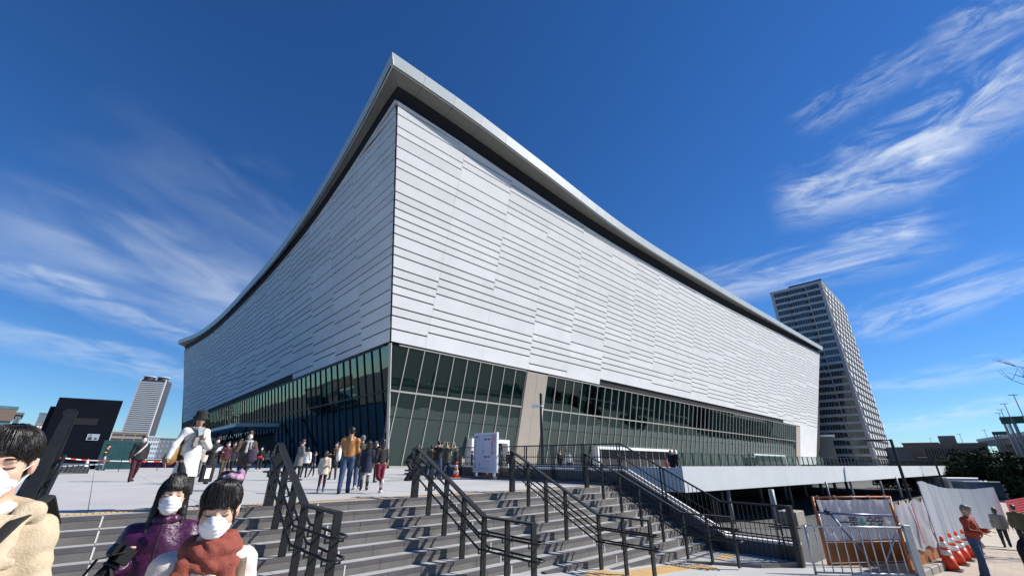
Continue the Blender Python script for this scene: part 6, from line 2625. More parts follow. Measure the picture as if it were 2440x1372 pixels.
    if hat == 'bucket':
        hb = MB()
        ring = [(0.105, -0.02), (0.150, -0.045), (0.152, -0.040), (0.110, -0.005), (0.104, 0.06), (0.092, 0.095), (0.05, 0.105), (0.0, 0.106)]
        pts = []
        sg = 20
        for r_, z_ in ring:
            for k in range(sg):
                a = 2 * math.pi * k / sg
                hb.v.append(tuple(Hd(r_ * math.sin(a) * 0.92, 0.015 - r_ * math.cos(a), 0.055 + z_ + 0.006 * math.sin(3 * a))))
        for i in range(len(ring) - 1):
            for k in range(sg):
                k2 = (k + 1) % sg
                hb.f.append((i * sg + k, i * sg + k2, (i + 1) * sg + k2, (i + 1) * sg + k))
                hb.m.append(0)
        mb_part(hb, 'hat', cloth('black', None), t, True)
    elif hat == 'cap':
        hb = SD(0.01)
        hb.ell(Hd(0, 0.015, 0.085), np.array((0.092, 0.108, 0.055)) * hs, None, Rh)
        hb.ell(Hd(0, -0.10, 0.062), np.array((0.07, 0.06, 0.010)) * hs, None, Rh)
        np_obj('cap', [hb.mesh(min(vox, 0.02))], cloth('darknavy', None), t)
    return t, dict(T=T, wr=wr, el=el, sh=sh, Hd=Hd, fd=fd, hz=hz, s=s, J=J, coat=coat)


def local_thing(t, name, label, cat, parts, at=(0, 0, 0), group=None):
    """something carried: its own top-level thing, standing in the carrier's frame"""
    Rm = Matrix.Rotation(t.rotation_euler[2], 4, 'Z')
    o = thing(name, label, cat, t.location + Rm @ Vector(at), group)
    o.rotation_euler = t.rotation_euler
    for (pn, kind, data, m) in parts:
        if kind == 'sd':
            V, F = data.mesh(m[1])
            np_obj(pn, [(V - np.array(at), F)], m[0], o)
        else:
            mb = MB()
            mb.v = [tuple(np.array(v) - np.array(at)) for v in data.v]
            mb.f, mb.m = data.f, data.m
            mb_part(mb, pn, m[0], o, m[1] if len(m) > 1 else False)
    return o
# ------------------------------------------------------------------ everyone in the picture
def feet(px, py, z=0.0):
    return G(px, py, z)


def cam_face(p, deg=0.0):
    """turned so that 0 looks at the camera; positive turns towards the picture's right"""
    return math.atan2(p.x, -p.y) * 1.0 + math.pi if False else math.atan2(-p.x, p.y) + R(deg)


def dist(p):
    return math.hypot(p.x, p.y)


CARRY = (((-0.35, -0.1, -1), (0.3, -0.9, 0.15)), ((0.35, -0.1, -1), (-0.35, -0.9, 0.15)))
WALK = ((22, 8), (-16, 22))
STEP = ((10, 6), (-8, 12))

# ---- the four people nearest the camera ------------------------------------
p = Vector((-2.02, 1.78, -0.84))
t, k = person(p, cam_face(p, -6), 1.81, 'man in a beige hooded coat and white mask, cut by the left edge', top='beige', bottom='darknavy', shoe='black', hair='short',
              mask=True, skin='b', D=2.7, coat_len=0.32, fine=True, headrot=(-4, 10), fold=0.0075, bulk=0.98, collar='beige', shw_=0.152, shz=0.435,
              arms=(((-0.25, -0.15, -1), (0.5, -0.6, -0.35)), ((0.24, -0.02, -1), (-0.70, -0.75, 0.10))), legs=STEP)
Tt = k['T']
sm = MB()
for sx, i in ((-1, 0), (1, 1)):
    e0_, e1_ = k['sh'][i], k['el'][i]
    ax_ = unit(e1_ - e0_)
    b1_ = unit(np.cross(ax_, (0, 1, 0)))
    b2_ = np.cross(ax_, b1_)
    c_ = e0_ + ax_ * 0.03
    sm.tube([c_ + (b1_ * math.cos(q) + b2_ * math.sin(q)) * 0.0655 for q in np.linspace(0, 6.283, 17)], 0.004, 5)
sm.tube([Tt(0.02, -0.118, 0.44), Tt(0.03, -0.128, 0.25), Tt(0.035, -0.135, 0.0), Tt(0.04, -0.15, -0.3)], 0.006, 5)
lp_ = MB()
for sx in (-1, 1):
    q = [(0.050, -0.086, 0.520), (0.118, -0.050, 0.505), (0.128, -0.105, 0.415), (0.098, -0.128, 0.400), (0.120, -0.140, 0.372), (0.030, -0.160, 0.180)]
    pl2 = [Vector(Tt(sx * x, y - 0.012, z)) for x, y, z in q]
    lp_.prism(pl2, Vector((0, -0.012, 0.002)))
mb_part(lp_, 'lapel', cloth('beige', None), k['coat'])
bt_ = MB()
for zq in (0.12, 0.0, -0.12):
    bt_.tube([Tt(0.03, -0.152, zq), Tt(0.03, -0.162, zq)], 0.012, 12)
mb_part(bt_, 'button', cloth('beigeseam', (0.20, 0.14, 0.08)), k['coat'])
mb_part(sm, 'seam', cloth('beigeseam', (0.36, 0.28, 0.18)), k['coat'])
cl_ = SD(0.03)
for q in np.linspace(-1, 1, 9):
    cl_.cap(Tt(0.135 * q, 0.05 - 0.09 * q * q, 0.545 - 0.03 * abs(q)), Tt(0.15 * q, 0.10 - 0.10 * q * q, 0.47 - 0.03 * abs(q)), 0.036, 0.030)
for sx in (-1, 1):
    cl_.cap(Tt(sx * 0.11, -0.06, 0.52), Tt(sx * 0.075, -0.165, 0.36), 0.030, 0.034, flat=((0, 1, 0), 0.55))
    cl_.cap(Tt(sx * 0.075, -0.165, 0.36), Tt(sx * 0.13, -0.16, 0.37), 0.022, 0.016, flat=((0, 1, 0), 0.6))
cl_.disp = folds(0.004, 34, 20, 2)
np_obj('hood', [cl_.mesh(0.0095)], cloth('beige', None), k['coat'])
sh_ = SD(0.012)
sh_.cap(Tt(0, -0.05, 0.50), Tt(0, -0.125, 0.30), 0.062, 0.05, flat=((0, 1, 0), 0.8))
sh_.cap(Tt(-0.06, -0.05, 0.535), Tt(0.0, -0.085, 0.50), 0.026)
sh_.cap(Tt(0.06, -0.05, 0.535), Tt(0.0, -0.085, 0.50), 0.026)
np_obj('shirt', [sh_.mesh(0.01)], cloth('white', None), k['coat'])
st_ = MB()
pts = [Tt(0.20, 0.10, 0.46), Tt(0.155, 0.03, 0.565), Tt(0.10, -0.11, 0.49), Tt(0.0, -0.195, 0.30), Tt(-0.12, -0.22, 0.12), Tt(-0.21, -0.15, -0.05)]
st_.tube(pts, 0.024, 8, flat=0.25)
pk_ = SD(0.02)
pk_.cap(Tt(-0.24, -0.06, -0.06), Tt(-0.24, 0.06, -0.06), 0.10, 0.10, flat=((1, 0, 0), 0.5))
local_thing(t, 'shoulder_bag', 'black shoulder bag and strap worn across the beige coat', 'bag', [('strap', 'mb', st_, (cloth('black', None), True)), ('pouch', 'sd', pk_, (cloth('black', None), 0.012))], at=tuple(Tt(-0.24, 0, -0.1)))

p = Vector((-2.29, 3.12, -0.90))
t, k = person(p, cam_face(p, -6), 1.64, 'long haired woman in a glossy purple quilted jacket and white mask', top='purple', bottom='black', hair='long', mask=True, skin='b',
              D=3.9, coat_len=0.30, fine=True, headrot=(4, -6), fold=0.006, quilted=0.125, bulk=1.03, girl=True,
              shw_=0.150, shz=0.44,
              arms=(((-0.20, 0.02, -1), (0.15, -0.70, 0.62), (1, 0, -0.2), 0.85), ((0.30, -0.05, -1), (-0.5, -0.6, -0.5))), legs=STEP)
Tt, wr_, fd_ = k['T'], k['wr'], k['fd']
zp = MB()
zp.tube([Tt(0, -0.13, 0.53), Tt(0, -0.152, 0.40), Tt(0.0, -0.142, 0.20), Tt(0.0, -0.15, 0.0), Tt(0, -0.17, -0.25)], 0.006, 6)
mb_part(zp, 'zip', cloth('zip', (0.02, 0.004, 0.016)), k['coat'])
cl_ = SD(0.012)
for q in range(10):
    a0, a1 = 2 * math.pi * q / 10, 2 * math.pi * (q + 1) / 10
    f0 = lambda a: Tt(0.078 * math.sin(a), 0.012 - 0.074 * math.cos(a), 0.545)
    cl_.cap(f0(a0), f0(a1), 0.028)
np_obj('collar', [cl_.mesh(0.009)], cloth('purple', None), k['coat'])
hc = np.array(wr_[0]) + np.array(fd_[0]) * 0.09
cb = MB()
ld = unit((-0.38, -0.30, -0.85))
cu1 = unit(np.cross(ld, (0, 0, 1)))
cu2 = np.cross(cu1, ld)


def cpt(x, y, z):
    return Vector(hc + cu1 * x + cu2 * z + ld * y)


def cbox2(mb, x0, x1, y0, y1, z0, z1):
    mb.box(cpt(x0, y0, z0), cpt(x1, y0, z0) - cpt(x0, y0, z0), cpt(x0, y1, z0) - cpt(x0, y0, z0), cpt(x0, y0, z1) - cpt(x0, y0, z0))


M['cam_black'] = mat('camera_black', (0.007, 0.007, 0.008), 0.55, bump=0.1, bscale=300, spec=0.25)
M['lens_glass'] = mat('lens_glass', (0.01, 0.012, 0.02), 0.05, spec=0.9)
bodym, lensm, ringm, fgm = MB(), MB(), MB(), MB()
cbox2(bodym, -0.062, 0.062, -0.030, 0.030, -0.038, 0.038)
cbox2(bodym, -0.026, 0.026, -0.028, 0.028, 0.038, 0.064)
cbox2(bodym, -0.062, -0.034, 0.030, 0.052, -0.038, 0.036)
lensm.tube([cpt(0.006, 0.034, -0.004), cpt(0.006, 0.09, -0.004), cpt(0.006, 0.10, -0.004), cpt(0.006, 0.205, -0.004)], [0.036, 0.036, 0.040, 0.042], 18)
for y_ in (0.06, 0.125, 0.165):
    ringm.tube([cpt(0.006, y_, -0.004), cpt(0.006, y_ + 0.014, -0.004)], 0.0435, 18)
fgm.tube([cpt(0.006, 0.2045, -0.004), cpt(0.006, 0.2065, -0.004)], 0.034, 18)
strapm = MB()
wq = Vector(hc)
strapm.tube([cpt(-0.075, 0.0, 0.03), wq + Vector((-0.10, -0.02, -0.02)), wq + Vector((-0.17, -0.02, -0.17)), wq + Vector((-0.14, -0.05, -0.30)), wq + Vector((-0.05, -0.08, -0.25)), wq + Vector((0.0, -0.08, -0.10)), cpt(0.075, 0.0, 0.03)], 0.017, 6, flat=0.2)
dial = MB().tube([cpt(0.048, 0, 0.045), cpt(0.048, 0, 0.056)], 0.014, 12)
local_thing(t, 'camera', 'black camera with a long lens and strap, held by the woman in purple', 'camera',
            [('camera_body', 'mb', bodym, (M['cam_black'],)), ('lens', 'mb', lensm, (M['cam_black'], True)), ('lens_ring', 'mb', ringm, (M['rubber'], True)), ('front_glass', 'mb', fgm, (M['lens_glass'],)), ('dial', 'mb', dial, (M['steel'],)), ('strap', 'mb', strapm, (cloth('black', None), True))], at=tuple(hc))

p = Vector((-1.405, 2.24, -0.875))
t, k = person(p, cam_face(p, 2), 1.63, 'woman with a rust scarf, white mask and hair scrunchie, looking down', top='pinkwhite', bottom='black', hair='bun', mask=True, skin='b',
              D=2.7, coat_len=0.40, fine=True, headrot=(-4, 13), fold=0.0065, bulk=1.0, girl=True, shw_=0.150, shz=0.44,
              arms=(((-0.25, -0.02, -1), (0.1, -0.25, -1)), ((0.28, 0.0, -1), (-0.1, -0.25, -1))), legs=STEP)
Tt, Hd_ = k['T'], k['Hd']
sc_ = SD(0.010)
for lvl, (zz_, rr_, th_, dr_) in enumerate(((0.548, 0.082, 0.029, 0.018), (0.522, 0.096, 0.033, 0.034), (0.494, 0.104, 0.031, 0.052))):
    for q in range(14):
        a0, a1 = 2 * math.pi * q / 14, 2 * math.pi * (q + 1) / 14
        f0 = lambda a: Tt(rr_ * 1.04 * math.sin(a) + 0.008 * lvl, 0.005 - rr_ * math.cos(a) * 0.98, zz_ - dr_ * (0.5 + 0.5 * math.cos(a)) + 0.016 * math.sin(a + 1.3 * lvl))
        sc_.cap(f0(a0), f0(a1), th_)
sc_.cap(Tt(-0.085, -0.095, 0.455), Tt(-0.118, -0.155, 0.25), 0.036, 0.044, flat=((0, 1, 0), 0.5))
sc_.cap(Tt(-0.118, -0.155, 0.25), Tt(-0.14, -0.20, -0.15), 0.044, 0.056, flat=((0, 1, 0), 0.45))
sc_.cap(Tt(0.092, -0.085, 0.465), Tt(0.105, -0.15, 0.24), 0.034, 0.042, flat=((0, 1, 0), 0.5))
sc_.cap(Tt(0.105, -0.15, 0.24), Tt(0.085, -0.19, -0.10), 0.042, 0.05, flat=((0, 1, 0), 0.45))
zn = k['hz'] + 0.40


def scarf_folds(P):
    x, y, z = P[:, 0], P[:, 1], P[:, 2]
    az = np.arctan2(x, -y)
    up = np.clip((z - zn) / 0.06 + 0.5, 0, 1)
    loop = 0.0042 * (1 - 2 * np.abs(np.sin(48 * z + 2.1 * np.sin(1.5 * az + 1) + 3.1 * az * 0.5)) ** 0.8) + 0.0022 * np.sin(120 * z + 7 * az + 2 * np.sin(3 * az))
    hang = 0.006 * (1 - 2 * np.abs(np.sin(58 * x + 5 * z + 0.8 * np.sin(14 * z))) ** 0.6) + 0.003 * np.sin(170 * x + 9 * z)
    return loop * up + hang * (1 - up)


sc_.disp = scarf_folds
np_obj('scarf', [sc_.mesh(0.0078)], cloth('rust', None), t)
kn = SD(0.02)
kn.cap(Tt(0, -0.088, 0.42), Tt(0, -0.122, 0.05), 0.068, 0.082, flat=((0, 1, 0), 0.45))
kn.disp = lambda P: 0.004 * np.sin(P[:, 0] * 160)
np_obj('knit_jumper', [kn.mesh(0.01)], cloth('cream', None), t)
for q in range(9):
    a = 2 * math.pi * q / 9
M['scrunchie'] = mat('scrunchie', (0.26, 0.05, 0.20), 0.7, alt=(0.48, 0.42, 0.42), var=0.5, vscale=28, bump=0.4, bscale=60)
scr = SD(0.006)
for q in range(11):
    a = 2 * math.pi * q / 11
    scr.ell(Hd_(0.020 + 0.042 * math.cos(a), 0.075 + 0.042 * math.sin(a), 0.140 + 0.008 * math.sin(3 * a)), (0.019, 0.019, 0.017))
np_obj('scrunchie', [scr.mesh(0.0055)], M['scrunchie'], t)
st_ = MB()
pts = [Tt(0.15, 0.16, 0.20), Tt(0.145, 0.11, 0.42), Tt(0.14, 0.02, 0.512), Tt(0.14, -0.075, 0.45), Tt(0.148, -0.125, 0.30), Tt(0.165, -0.12, 0.12), Tt(0.19, -0.02, 0.05)]
for p_, q_ in zip(pts[:-1], pts[1:]):
    st_.bar(p_, q_ + (q_ - p_) * 0.03, 0.052, 0.010, (1, 0, 0))
bp_ = SD(0.03)
bp_.cap(Tt(0, 0.20, 0.10), Tt(0, 0.20, 0.38), 0.13, 0.11, flat=((0, 1, 0), 0.6))
cloth('strapbrown', (0.13, 0.085, 0.05), 0.6)
local_thing(t, 'backpack', 'brown backpack with a wide strap on the shoulder of the woman with the rust scarf', 'backpack', [('strap', 'mb', st_, (cloth('strapbrown', None), True)), ('pack', 'sd', bp_, (cloth('strapbrown', None), 0.014))], at=tuple(Tt(0, 0.2, 0.1)))

p = Vector((2.66, 2.38, gz(3.5)))
person(p, cam_face(p, 175), 1.62, 'dark haired head at the lower right edge, seen from behind', top='plum', bottom='black', hair='bun', skin='b', D=3.5, fine=True, girl=True, eyes=False, coat_len=0.2)

# ---- the woman in the hat ---------------------------------------------------
p = HD_(428, 1170, 10.05)
p.z = 0
M['plaid'] = mat('plaid_scarf', (0.42, 0.36, 0.35), 0.9, alt=(0.06, 0.05, 0.06), var=0.5, vscale=16, bump=0.2, bscale=80, stretch=(2.4, 2.4, 0.5))
t, k = person(p, cam_face(p, 22), 1.70, 'woman in a black bucket hat, white coat, plaid scarf and long dark skirt', top='white', bottom=('black', 'black'), skirt=0.62, hair='bob', skin='c', hat='bucket',
              D=10, coat_len=0.34, scarf=M['plaid'], headrot=(-16, 12), gloves=None, fold=0.009, bulk=1.02, girl=True,
              arms=(((-0.5, 0.0, -1), (-0.25, -0.12, -1)), ((0.35, -0.05, -1), (-0.75, -0.6, 0.55), (0, 0, 1), 0.9)), legs=WALK)
Tt, wr_ = k['T'], k['wr']
ph = MB().box(np.array(wr_[1]) + np.array((-0.12, -0.06, 0.06)), (0.06, 0, 0.03), (0, 0.008, 0), (-0.04, 0, 0.13))
M['phone'] = mat('phone_case', (0.30, 0.42, 0.42), 0.3)
M['phone_b'] = mat('phone_dark', (0.02, 0.02, 0.03), 0.25)
local_thing(t, 'phone', 'pale green phone in the hand of the woman in the hat', 'phone', [('case', 'mb', ph, (M['phone'],))], at=tuple(np.array(wr_[1])))
tb, ts_ = SD(0.02), MB()
tb.cap(Tt(-0.22, 0.05, 0.16), Tt(-0.30, 0.02, -0.02), 0.09, 0.11, flat=((0, 1, 0), 0.5))
ts_.tube([Tt(0.02, -0.12, 0.42), Tt(-0.10, -0.15, 0.38), Tt(-0.22, -0.09, 0.18)], 0.02, 6, flat=0.3)
cloth('tanbag', (0.26, 0.13, 0.03), 0.55)
local_thing(t, 'handbag', 'tan handbag on the arm of the woman in the hat', 'bag', [('pouch', 'sd', tb, (cloth('tanbag', None), 0.016)), ('strap', 'mb', ts_, (cloth('tanbag', None), True))], at=tuple(Tt(-0.25, 0, 0)))
bk_ = MB().box(np.array(Tt(0.30, 0.02, -0.42)), (0.20, 0.02, 0), (0, 0.10, 0), (0, 0, 0.30))
lb_ = MB().box(np.array(Tt(0.34, 0.008, -0.36)), (0.09, 0.009, 0), (0, 0.004, 0), (0, 0, 0.18))
local_thing(t, 'paper_bag', 'black carrier bag with a white label beside the woman in the hat', 'bag', [('bag', 'mb', bk_, (cloth('black', None),)), ('label', 'mb', lb_, (M['white'],))], at=tuple(Tt(0.35, 0, -0.42)))

# ---- plaza, left half ---------------------------------------------------------
p = feet(310, 1147)
t, k = person(p, cam_face(p, 12), 1.70, 'man in a black jacket with a white cross strap and mask, walking', top='black', bottom='darkmaroon', hair='short', mask=True, D=dist(p), legs=WALK, coat_len=0.12, bulk=1.15)
Tt = k['T']
ms = MB().tube([Tt(0.15, 0.03, 0.545), Tt(0.10, -0.12, 0.44), Tt(-0.05, -0.165, 0.22), Tt(-0.17, -0.12, 0.06)], 0.028, 6, flat=0.3)
ms2 = SD(0.02).cap(Tt(-0.23, 0.0, 0.0), Tt(-0.23, 0.08, 0.0), 0.09, 0.09, flat=((1, 0, 0), 0.5))
local_thing(t, 'messenger_bag', 'messenger bag with a white strap on the man in the black jacket', 'bag', [('strap', 'mb', ms, (cloth('white', None), True)), ('pouch', 'sd', ms2, (cloth('black', None), 0.02))], at=tuple(Tt(-0.23, 0, 0)))
p = feet(238, 1120)
t, k = person(p, cam_face(p, 80), 1.70, 'guard in a dark uniform and cap with a yellow armband, by the tape', top='darknavy', bottom='greyblue', hair='short', hat='cap', D=dist(p), gloves='white', legs=STEP)
ab_ = MB().tube([k['sh'][0] * 0.45 + k['el'][0] * 0.55, k['sh'][0] * 0.25 + k['el'][0] * 0.75], 0.085, 10)
mb_part(ab_, 'armband', mat('armband_yellow', (0.65, 0.42, 0.05), 0.6), t)
p = feet(565, 1168)
t, k = person(p, cam_face(p, 8), 1.66, 'woman in a brown coat with a grey scarf and white mask', top='brown', bottom='jeans_d', hair='bob', hairm='hair_b', mask=True, D=dist(p), scarf='lightgrey', coat_len=0.22, bulk=1.14, girl=True,
              arms=(((-0.45, -0.25, -0.7), (0.2, -0.4, 0.9)), ((0.35, -0.2, -1), (-0.6, -0.8, 0.1))), legs=WALK)
Tt = k['T']
bpk = SD(0.04)
bpk.cap(Tt(0.10, -0.30, 0.02), Tt(0.12, -0.30, 0.16), 0.15, 0.13, flat=((0, 1, 0), 0.7))
bpk.disp = folds(0.006, 30, 20, 1)
bps = MB().tube([Tt(0.02, -0.32, 0.28), Tt(0.05, -0.33, 0.36), Tt(0.14, -0.31, 0.29)], 0.014, 6)
local_thing(t, 'backpack', 'dark violet backpack held in front by the woman in the brown coat', 'backpack', [('pack', 'sd', bpk, (cloth('plum', None), 0.018)), ('handle', 'mb', bps, (cloth('black', None), True))], at=tuple(Tt(0.1, -0.3, 0)))
p = feet(490, 1152)
t, k = person(p, cam_face(p, 35), 1.60, 'woman in a black padded coat and pale mask looking at a booklet', top='black', bottom='black', hair='bob', mask=True, D=dist(p), coat_len=0.28, quilted=0.11, arms=CARRY, girl=True, headrot=(0, 12))
bkl = MB().box(np.array(k['wr'][0]) + np.array((-0.02, -0.12, 0.02)), (0.16, 0.0, 0.04), (0, 0.01, 0), (0.02, -0.08, 0.14))
local_thing(t, 'booklet', 'white booklet in the hands of the woman in the black padded coat', 'booklet', [('page', 'mb', bkl, (M['white'],))], at=tuple(k['wr'][0]))
p = feet(474, 1134)
person(p, cam_face(p, 20), 1.55, 'small beige clad person between the hat woman and the black padded coat', top='cream', bottom='grey', hair='bob', hairm='hair_b', D=dist(p), girl=True, coat_len=0.2)
p = feet(524, 1137)
t, k = person(p, cam_face(p, 30), 1.62, 'masked person in a maroon top behind the booklet reader', top='darkmaroon', bottom='olive', hair='short', mask=True, D=dist(p), coat_len=0.1)
p = feet(541, 1135)
person(p, cam_face(p, 10), 1.64, 'person in dark clothes half hidden left of the brown coat', top='darknavy', bottom='black', hair='short', D=dist(p), coat_len=0.2)
p = feet(591, 1121)
t, k = person(p, cam_face(p, 15), 1.68, 'person all in black with white shoes, right of the brown coat', top='black', bottom='black', shoe='white', hair='short', mask=True, D=dist(p), legs=WALK)
p = feet(613, 1121)
t, k = person(p, cam_face(p, -10), 1.70, 'person in black with a red bag and white shoes near the entrance', top='black', bottom='black', shoe='white', hair='short', mask=True, D=dist(p), legs=STEP, bulk=1.1)
rbg = SD(0.02).cap(k['T'](-0.06, -0.22, 0.06), k['T'](0.08, -0.22, 0.06), 0.10, 0.10, flat=((0, 1, 0), 0.5))
local_thing(t, 'red_bag', 'small red bag on the person in black near the entrance', 'bag', [('pouch', 'sd', rbg, (mat('bag_red', (0.6, 0.03, 0.05), 0.5), 0.022))], at=tuple(k['T'](0, -0.2, 0)))
p = feet(645, 1122)
person(p, cam_face(p, 40), 1.66, 'dark clad visitor behind the top of the handrail', top='darknavy', bottom='black', hair='short', D=dist(p))
p = feet(390, 1112)
person(p, cam_face(p, 60), 1.65, 'dark figure with a pushchair in the far shade left of the hat woman', top='black', bottom='black', hair='short', D=dist(p), lean=12)
for q, (px, py, lb) in enumerate(((420, 1113, 'far dark silhouette just left of the hat woman'), (555, 1112, 'far dark silhouette under the entrance canopy, left one'), (632, 1114, 'far dark silhouette under the entrance canopy, right one'), (275, 1112, 'far dark silhouette in front of the teal hoarding, left one'), (288, 1112, 'far dark silhouette in front of the teal hoarding, right one'))):
    p = feet(px, py)
    person(p, cam_face(p, 25 * q), 1.66, lb, top=('black', 'darknavy', 'grey', 'black', 'darknavy')[q], bottom='black', hair='short', D=dist(p))

# ---- plaza, middle ---------------------------------------------------------------
p = feet(703, 1144)
t, k = person(p, cam_face(p, 115), 1.66, 'woman with a ponytail in a long grey coat holding a phone', top='grey', bottom='black', hair='pony', D=dist(p), coat_len=0.34, girl=True, bulk=1.1, lean=3,
              arms=(((-0.1, -0.25, -1), (0.25, -0.95, 0.15)), ((0.15, -0.3, -1), (-0.2, -0.95, 0.15))), headrot=(0, 8))
ph = MB().box(np.array(k['wr'][1]) + np.array((-0.03, -0.12, 0.0)), (0.07, 0, 0), (0, 0.01, 0.0), (0, -0.05, 0.14))
local_thing(t, 'phone', 'dark phone held up by the woman in the long grey coat', 'phone', [('case', 'mb', ph, (M['phone_b'],))], at=tuple(k['wr'][1]))
p = feet(722, 1137)
person(p, cam_face(p, 165), 1.40, 'child in a white puffer jacket seen from behind', top='white', bottom='black', hair='bob', D=dist(p), quilted=0.10, coat_len=0.12, bulk=1.2, hood=True, child=True, girl=True)
p = feet(742, 1135)
person(p, cam_face(p, 100), 1.20, 'girl in a navy top and pale skirt beside the white puffer jacket', top='navy', bottom=('lightgrey', 'darknavy'), skirt=0.22, shoe='white', hair='pony', D=dist(p), child=True, girl=True)
p = feet(763, 1172)
person(p, cam_face(p, 172), 1.06, 'small child in a cream poncho, maroon leggings and blue boots', top='cream', bottom='darkmaroon', shoe='greyblue', hair='pony', hairm='hair_b', D=dist(p), coat_len=0.20, bulk=1.25, child=True, girl=True, legs=((6, 4), (-6, 8)), boots=0.3, hood=True)
p = feet(790, 1142)
person(p, cam_face(p, -15), 1.60, 'smiling woman with a mustard scarf facing the tan leather jacket', top='black', bottom='olive', hair='long', skin='b', D=dist(p), coat_len=0.3, scarf=cloth('mustard', (0.20, 0.10, 0.03)), girl=True, arms=CARRY)
p = feet(817, 1175)
t, k = person(p, cam_face(p, 176), 1.72, 'man in a tan leather hooded jacket and jeans, seen from behind', top='tan', bottom='jeans', shoe='black', hair='short', D=dist(p), hood=True, collar='darkmaroon', bulk=1.05, legs=((14, 6), (-8, 14)), fold=0.010,
              arms=(((-0.15, -0.30, -1), (0.35, -0.9, 0.4)), ((0.18, 0.0, -1), (-0.15, -0.7, -0.6))))
Tt = k['T']
tt_ = SD(0.03)
tt_.cap(Tt(0.25, 0.06, 0.04), Tt(0.24, 0.02, 0.26), 0.14, 0.09, flat=((1, 0, 0), 0.5))
tt_.disp = folds(0.008, 20, 24, 2)
th_ = MB().tube([Tt(0.24, 0.03, 0.34), Tt(0.19, 0.02, 0.50), Tt(0.17, 0.02, 0.56), Tt(0.19, -0.05, 0.45), Tt(0.24, 0.0, 0.34)], 0.013, 6)
local_thing(t, 'tote_bag', 'white tote bag hanging from the shoulder of the man in tan leather', 'bag', [('sack', 'sd', tt_, (cloth('white', None), 0.018)), ('handle', 'mb', th_, (cloth('white', None), True))], at=tuple(Tt(0.25, 0.05, 0)))
p = feet(848, 1165)
person(p, cam_face(p, 190), 1.58, 'person in an olive coat and jeans with white shoes behind the tan jacket', top='olive', bottom='jeans', shoe='white', hair='short', hairm='hair_g', D=dist(p), coat_len=0.2)
p = feet(866, 1168)
person(p, cam_face(p, 178), 1.38, 'girl in a navy coat and tall dark boots seen from behind', top='navy', bottom=('white', 'grey'), skirt=0.36, hair='long', hairm='hair_b', D=dist(p), coat_len=0.30, girl=True, child=True, boots=0.6, bulk=1.15, legs=((12, 4), (-14, 20)))
p = feet(884, 1149)
person(p, cam_face(p, 150), 1.56, 'woman in a quilted navy jacket beside the girl in the navy coat', top='darknavy', bottom='black', hair='bob', hairm='hair_b', mask=True, D=dist(p), quilted=0.08, coat_len=0.14, girl=True, headrot=(-40, 0))
p = feet(900, 1174)
person(p, cam_face(p, 205), 1.40, 'girl running in a black jacket, maroon trousers and white trainers', top='black', bottom='maroon', shoe='white', hair='bob', D=dist(p), girl=True, child=True, legs=((6, 12), (-8, 68)), lean=6)

# ---- plaza, right half -------------------------------------------------------------
p = feet(967, 1145)
t, k = person(p, cam_face(p, 70), 1.62, 'woman in black bending forward with bags by the handrail top', top='black', bottom='black', hair='pony', mask=True, D=dist(p), lean=38, coat_len=0.1, legs=((34, 58), (20, 52)), arms=(((-0.1, -0.2, -1), (0.1, -0.5, -0.8)), ((0.2, -0.3, -1), (0.0, -0.7, -0.7))), girl=True, bulk=1.1)
bg = SD(0.02).cap((0.05, -0.28, 0.14), (0.05, -0.10, 0.14), 0.13, 0.13, flat=((1, 0, 0), 0.6))
bgh = MB().tube([(0.05, -0.28, 0.24), (0.05, -0.19, 0.40), (0.05, -0.10, 0.24)], 0.01, 6)
local_thing(t, 'holdall', 'dark holdall on the ground beside the bending woman', 'bag', [('bag', 'sd', bg, (cloth('black', None), 0.02)), ('handle', 'mb', bgh, (cloth('black', None), True))], at=(0.05, -0.2, 0))
p = feet(990, 1137)
person(p, cam_face(p, 120), 1.60, 'person with auburn hair in a brown coat next to the bending woman', top=cloth('brown2', (0.16, 0.10, 0.05)) and 'brown2', bottom='grey', hair='bob', hairm='hair_b', D=dist(p), coat_len=0.34, girl=True)
p = feet(1040, 1143)
t, k = person(p, cam_face(p, 150), 1.72, 'man in a dark jacket and jeans raising a camera', top='black', bottom='jeans', hair='short', mask=True, D=dist(p), legs=((16, 6), (-12, 10)), coat_len=0.08, bulk=1.1,
              arms=(((-0.5, -0.6, 0.1), (0.35, -0.5, 0.85)), ((0.45, -0.7, 0.1), (-0.35, -0.4, 0.85))))
cm = MB().box(np.array(k['Hd'](-0.07, -0.24, -0.02)), (0.14, 0, 0), (0, 0.06, 0), (0, 0, 0.09))
cm2 = MB().tube([k['Hd'](0, -0.24, 0.02), k['Hd'](0, -0.34, 0.02)], 0.035, 12)
local_thing(t, 'camera', 'small dark camera raised by the man in the dark jacket', 'camera', [('camera_body', 'mb', cm, (M['cam_black'],)), ('lens', 'mb', cm2, (M['cam_black'], True))], at=tuple(k['Hd'](0, -0.24, 0)))
p = feet(1062, 1141)
person(p, cam_face(p, 170), 1.72, 'person in an olive coat with arms raised beside the photographing man', top='olive', bottom='jeans_d', hair='short', D=dist(p), coat_len=0.2, arms=(((-0.5, -0.6, 0.2), (0.3, -0.3, 0.9)), ((0.5, -0.5, 0.3), (-0.5, -0.3, 0.8))))
p = feet(1024, 1139)
person(p, cam_face(p, 170), 1.60, 'person in an olive jacket and jeans behind the sloping handrail', top='olive', bottom='jeans', hair='short', D=dist(p), legs=WALK)
p = feet(1081, 1133)
person(p, cam_face(p, 110), 1.66, 'person in a long black coat walking towards the map board', top='black', bottom='black', shoe='white', hair='short', D=dist(p), coat_len=0.45, legs=WALK, lean=6)
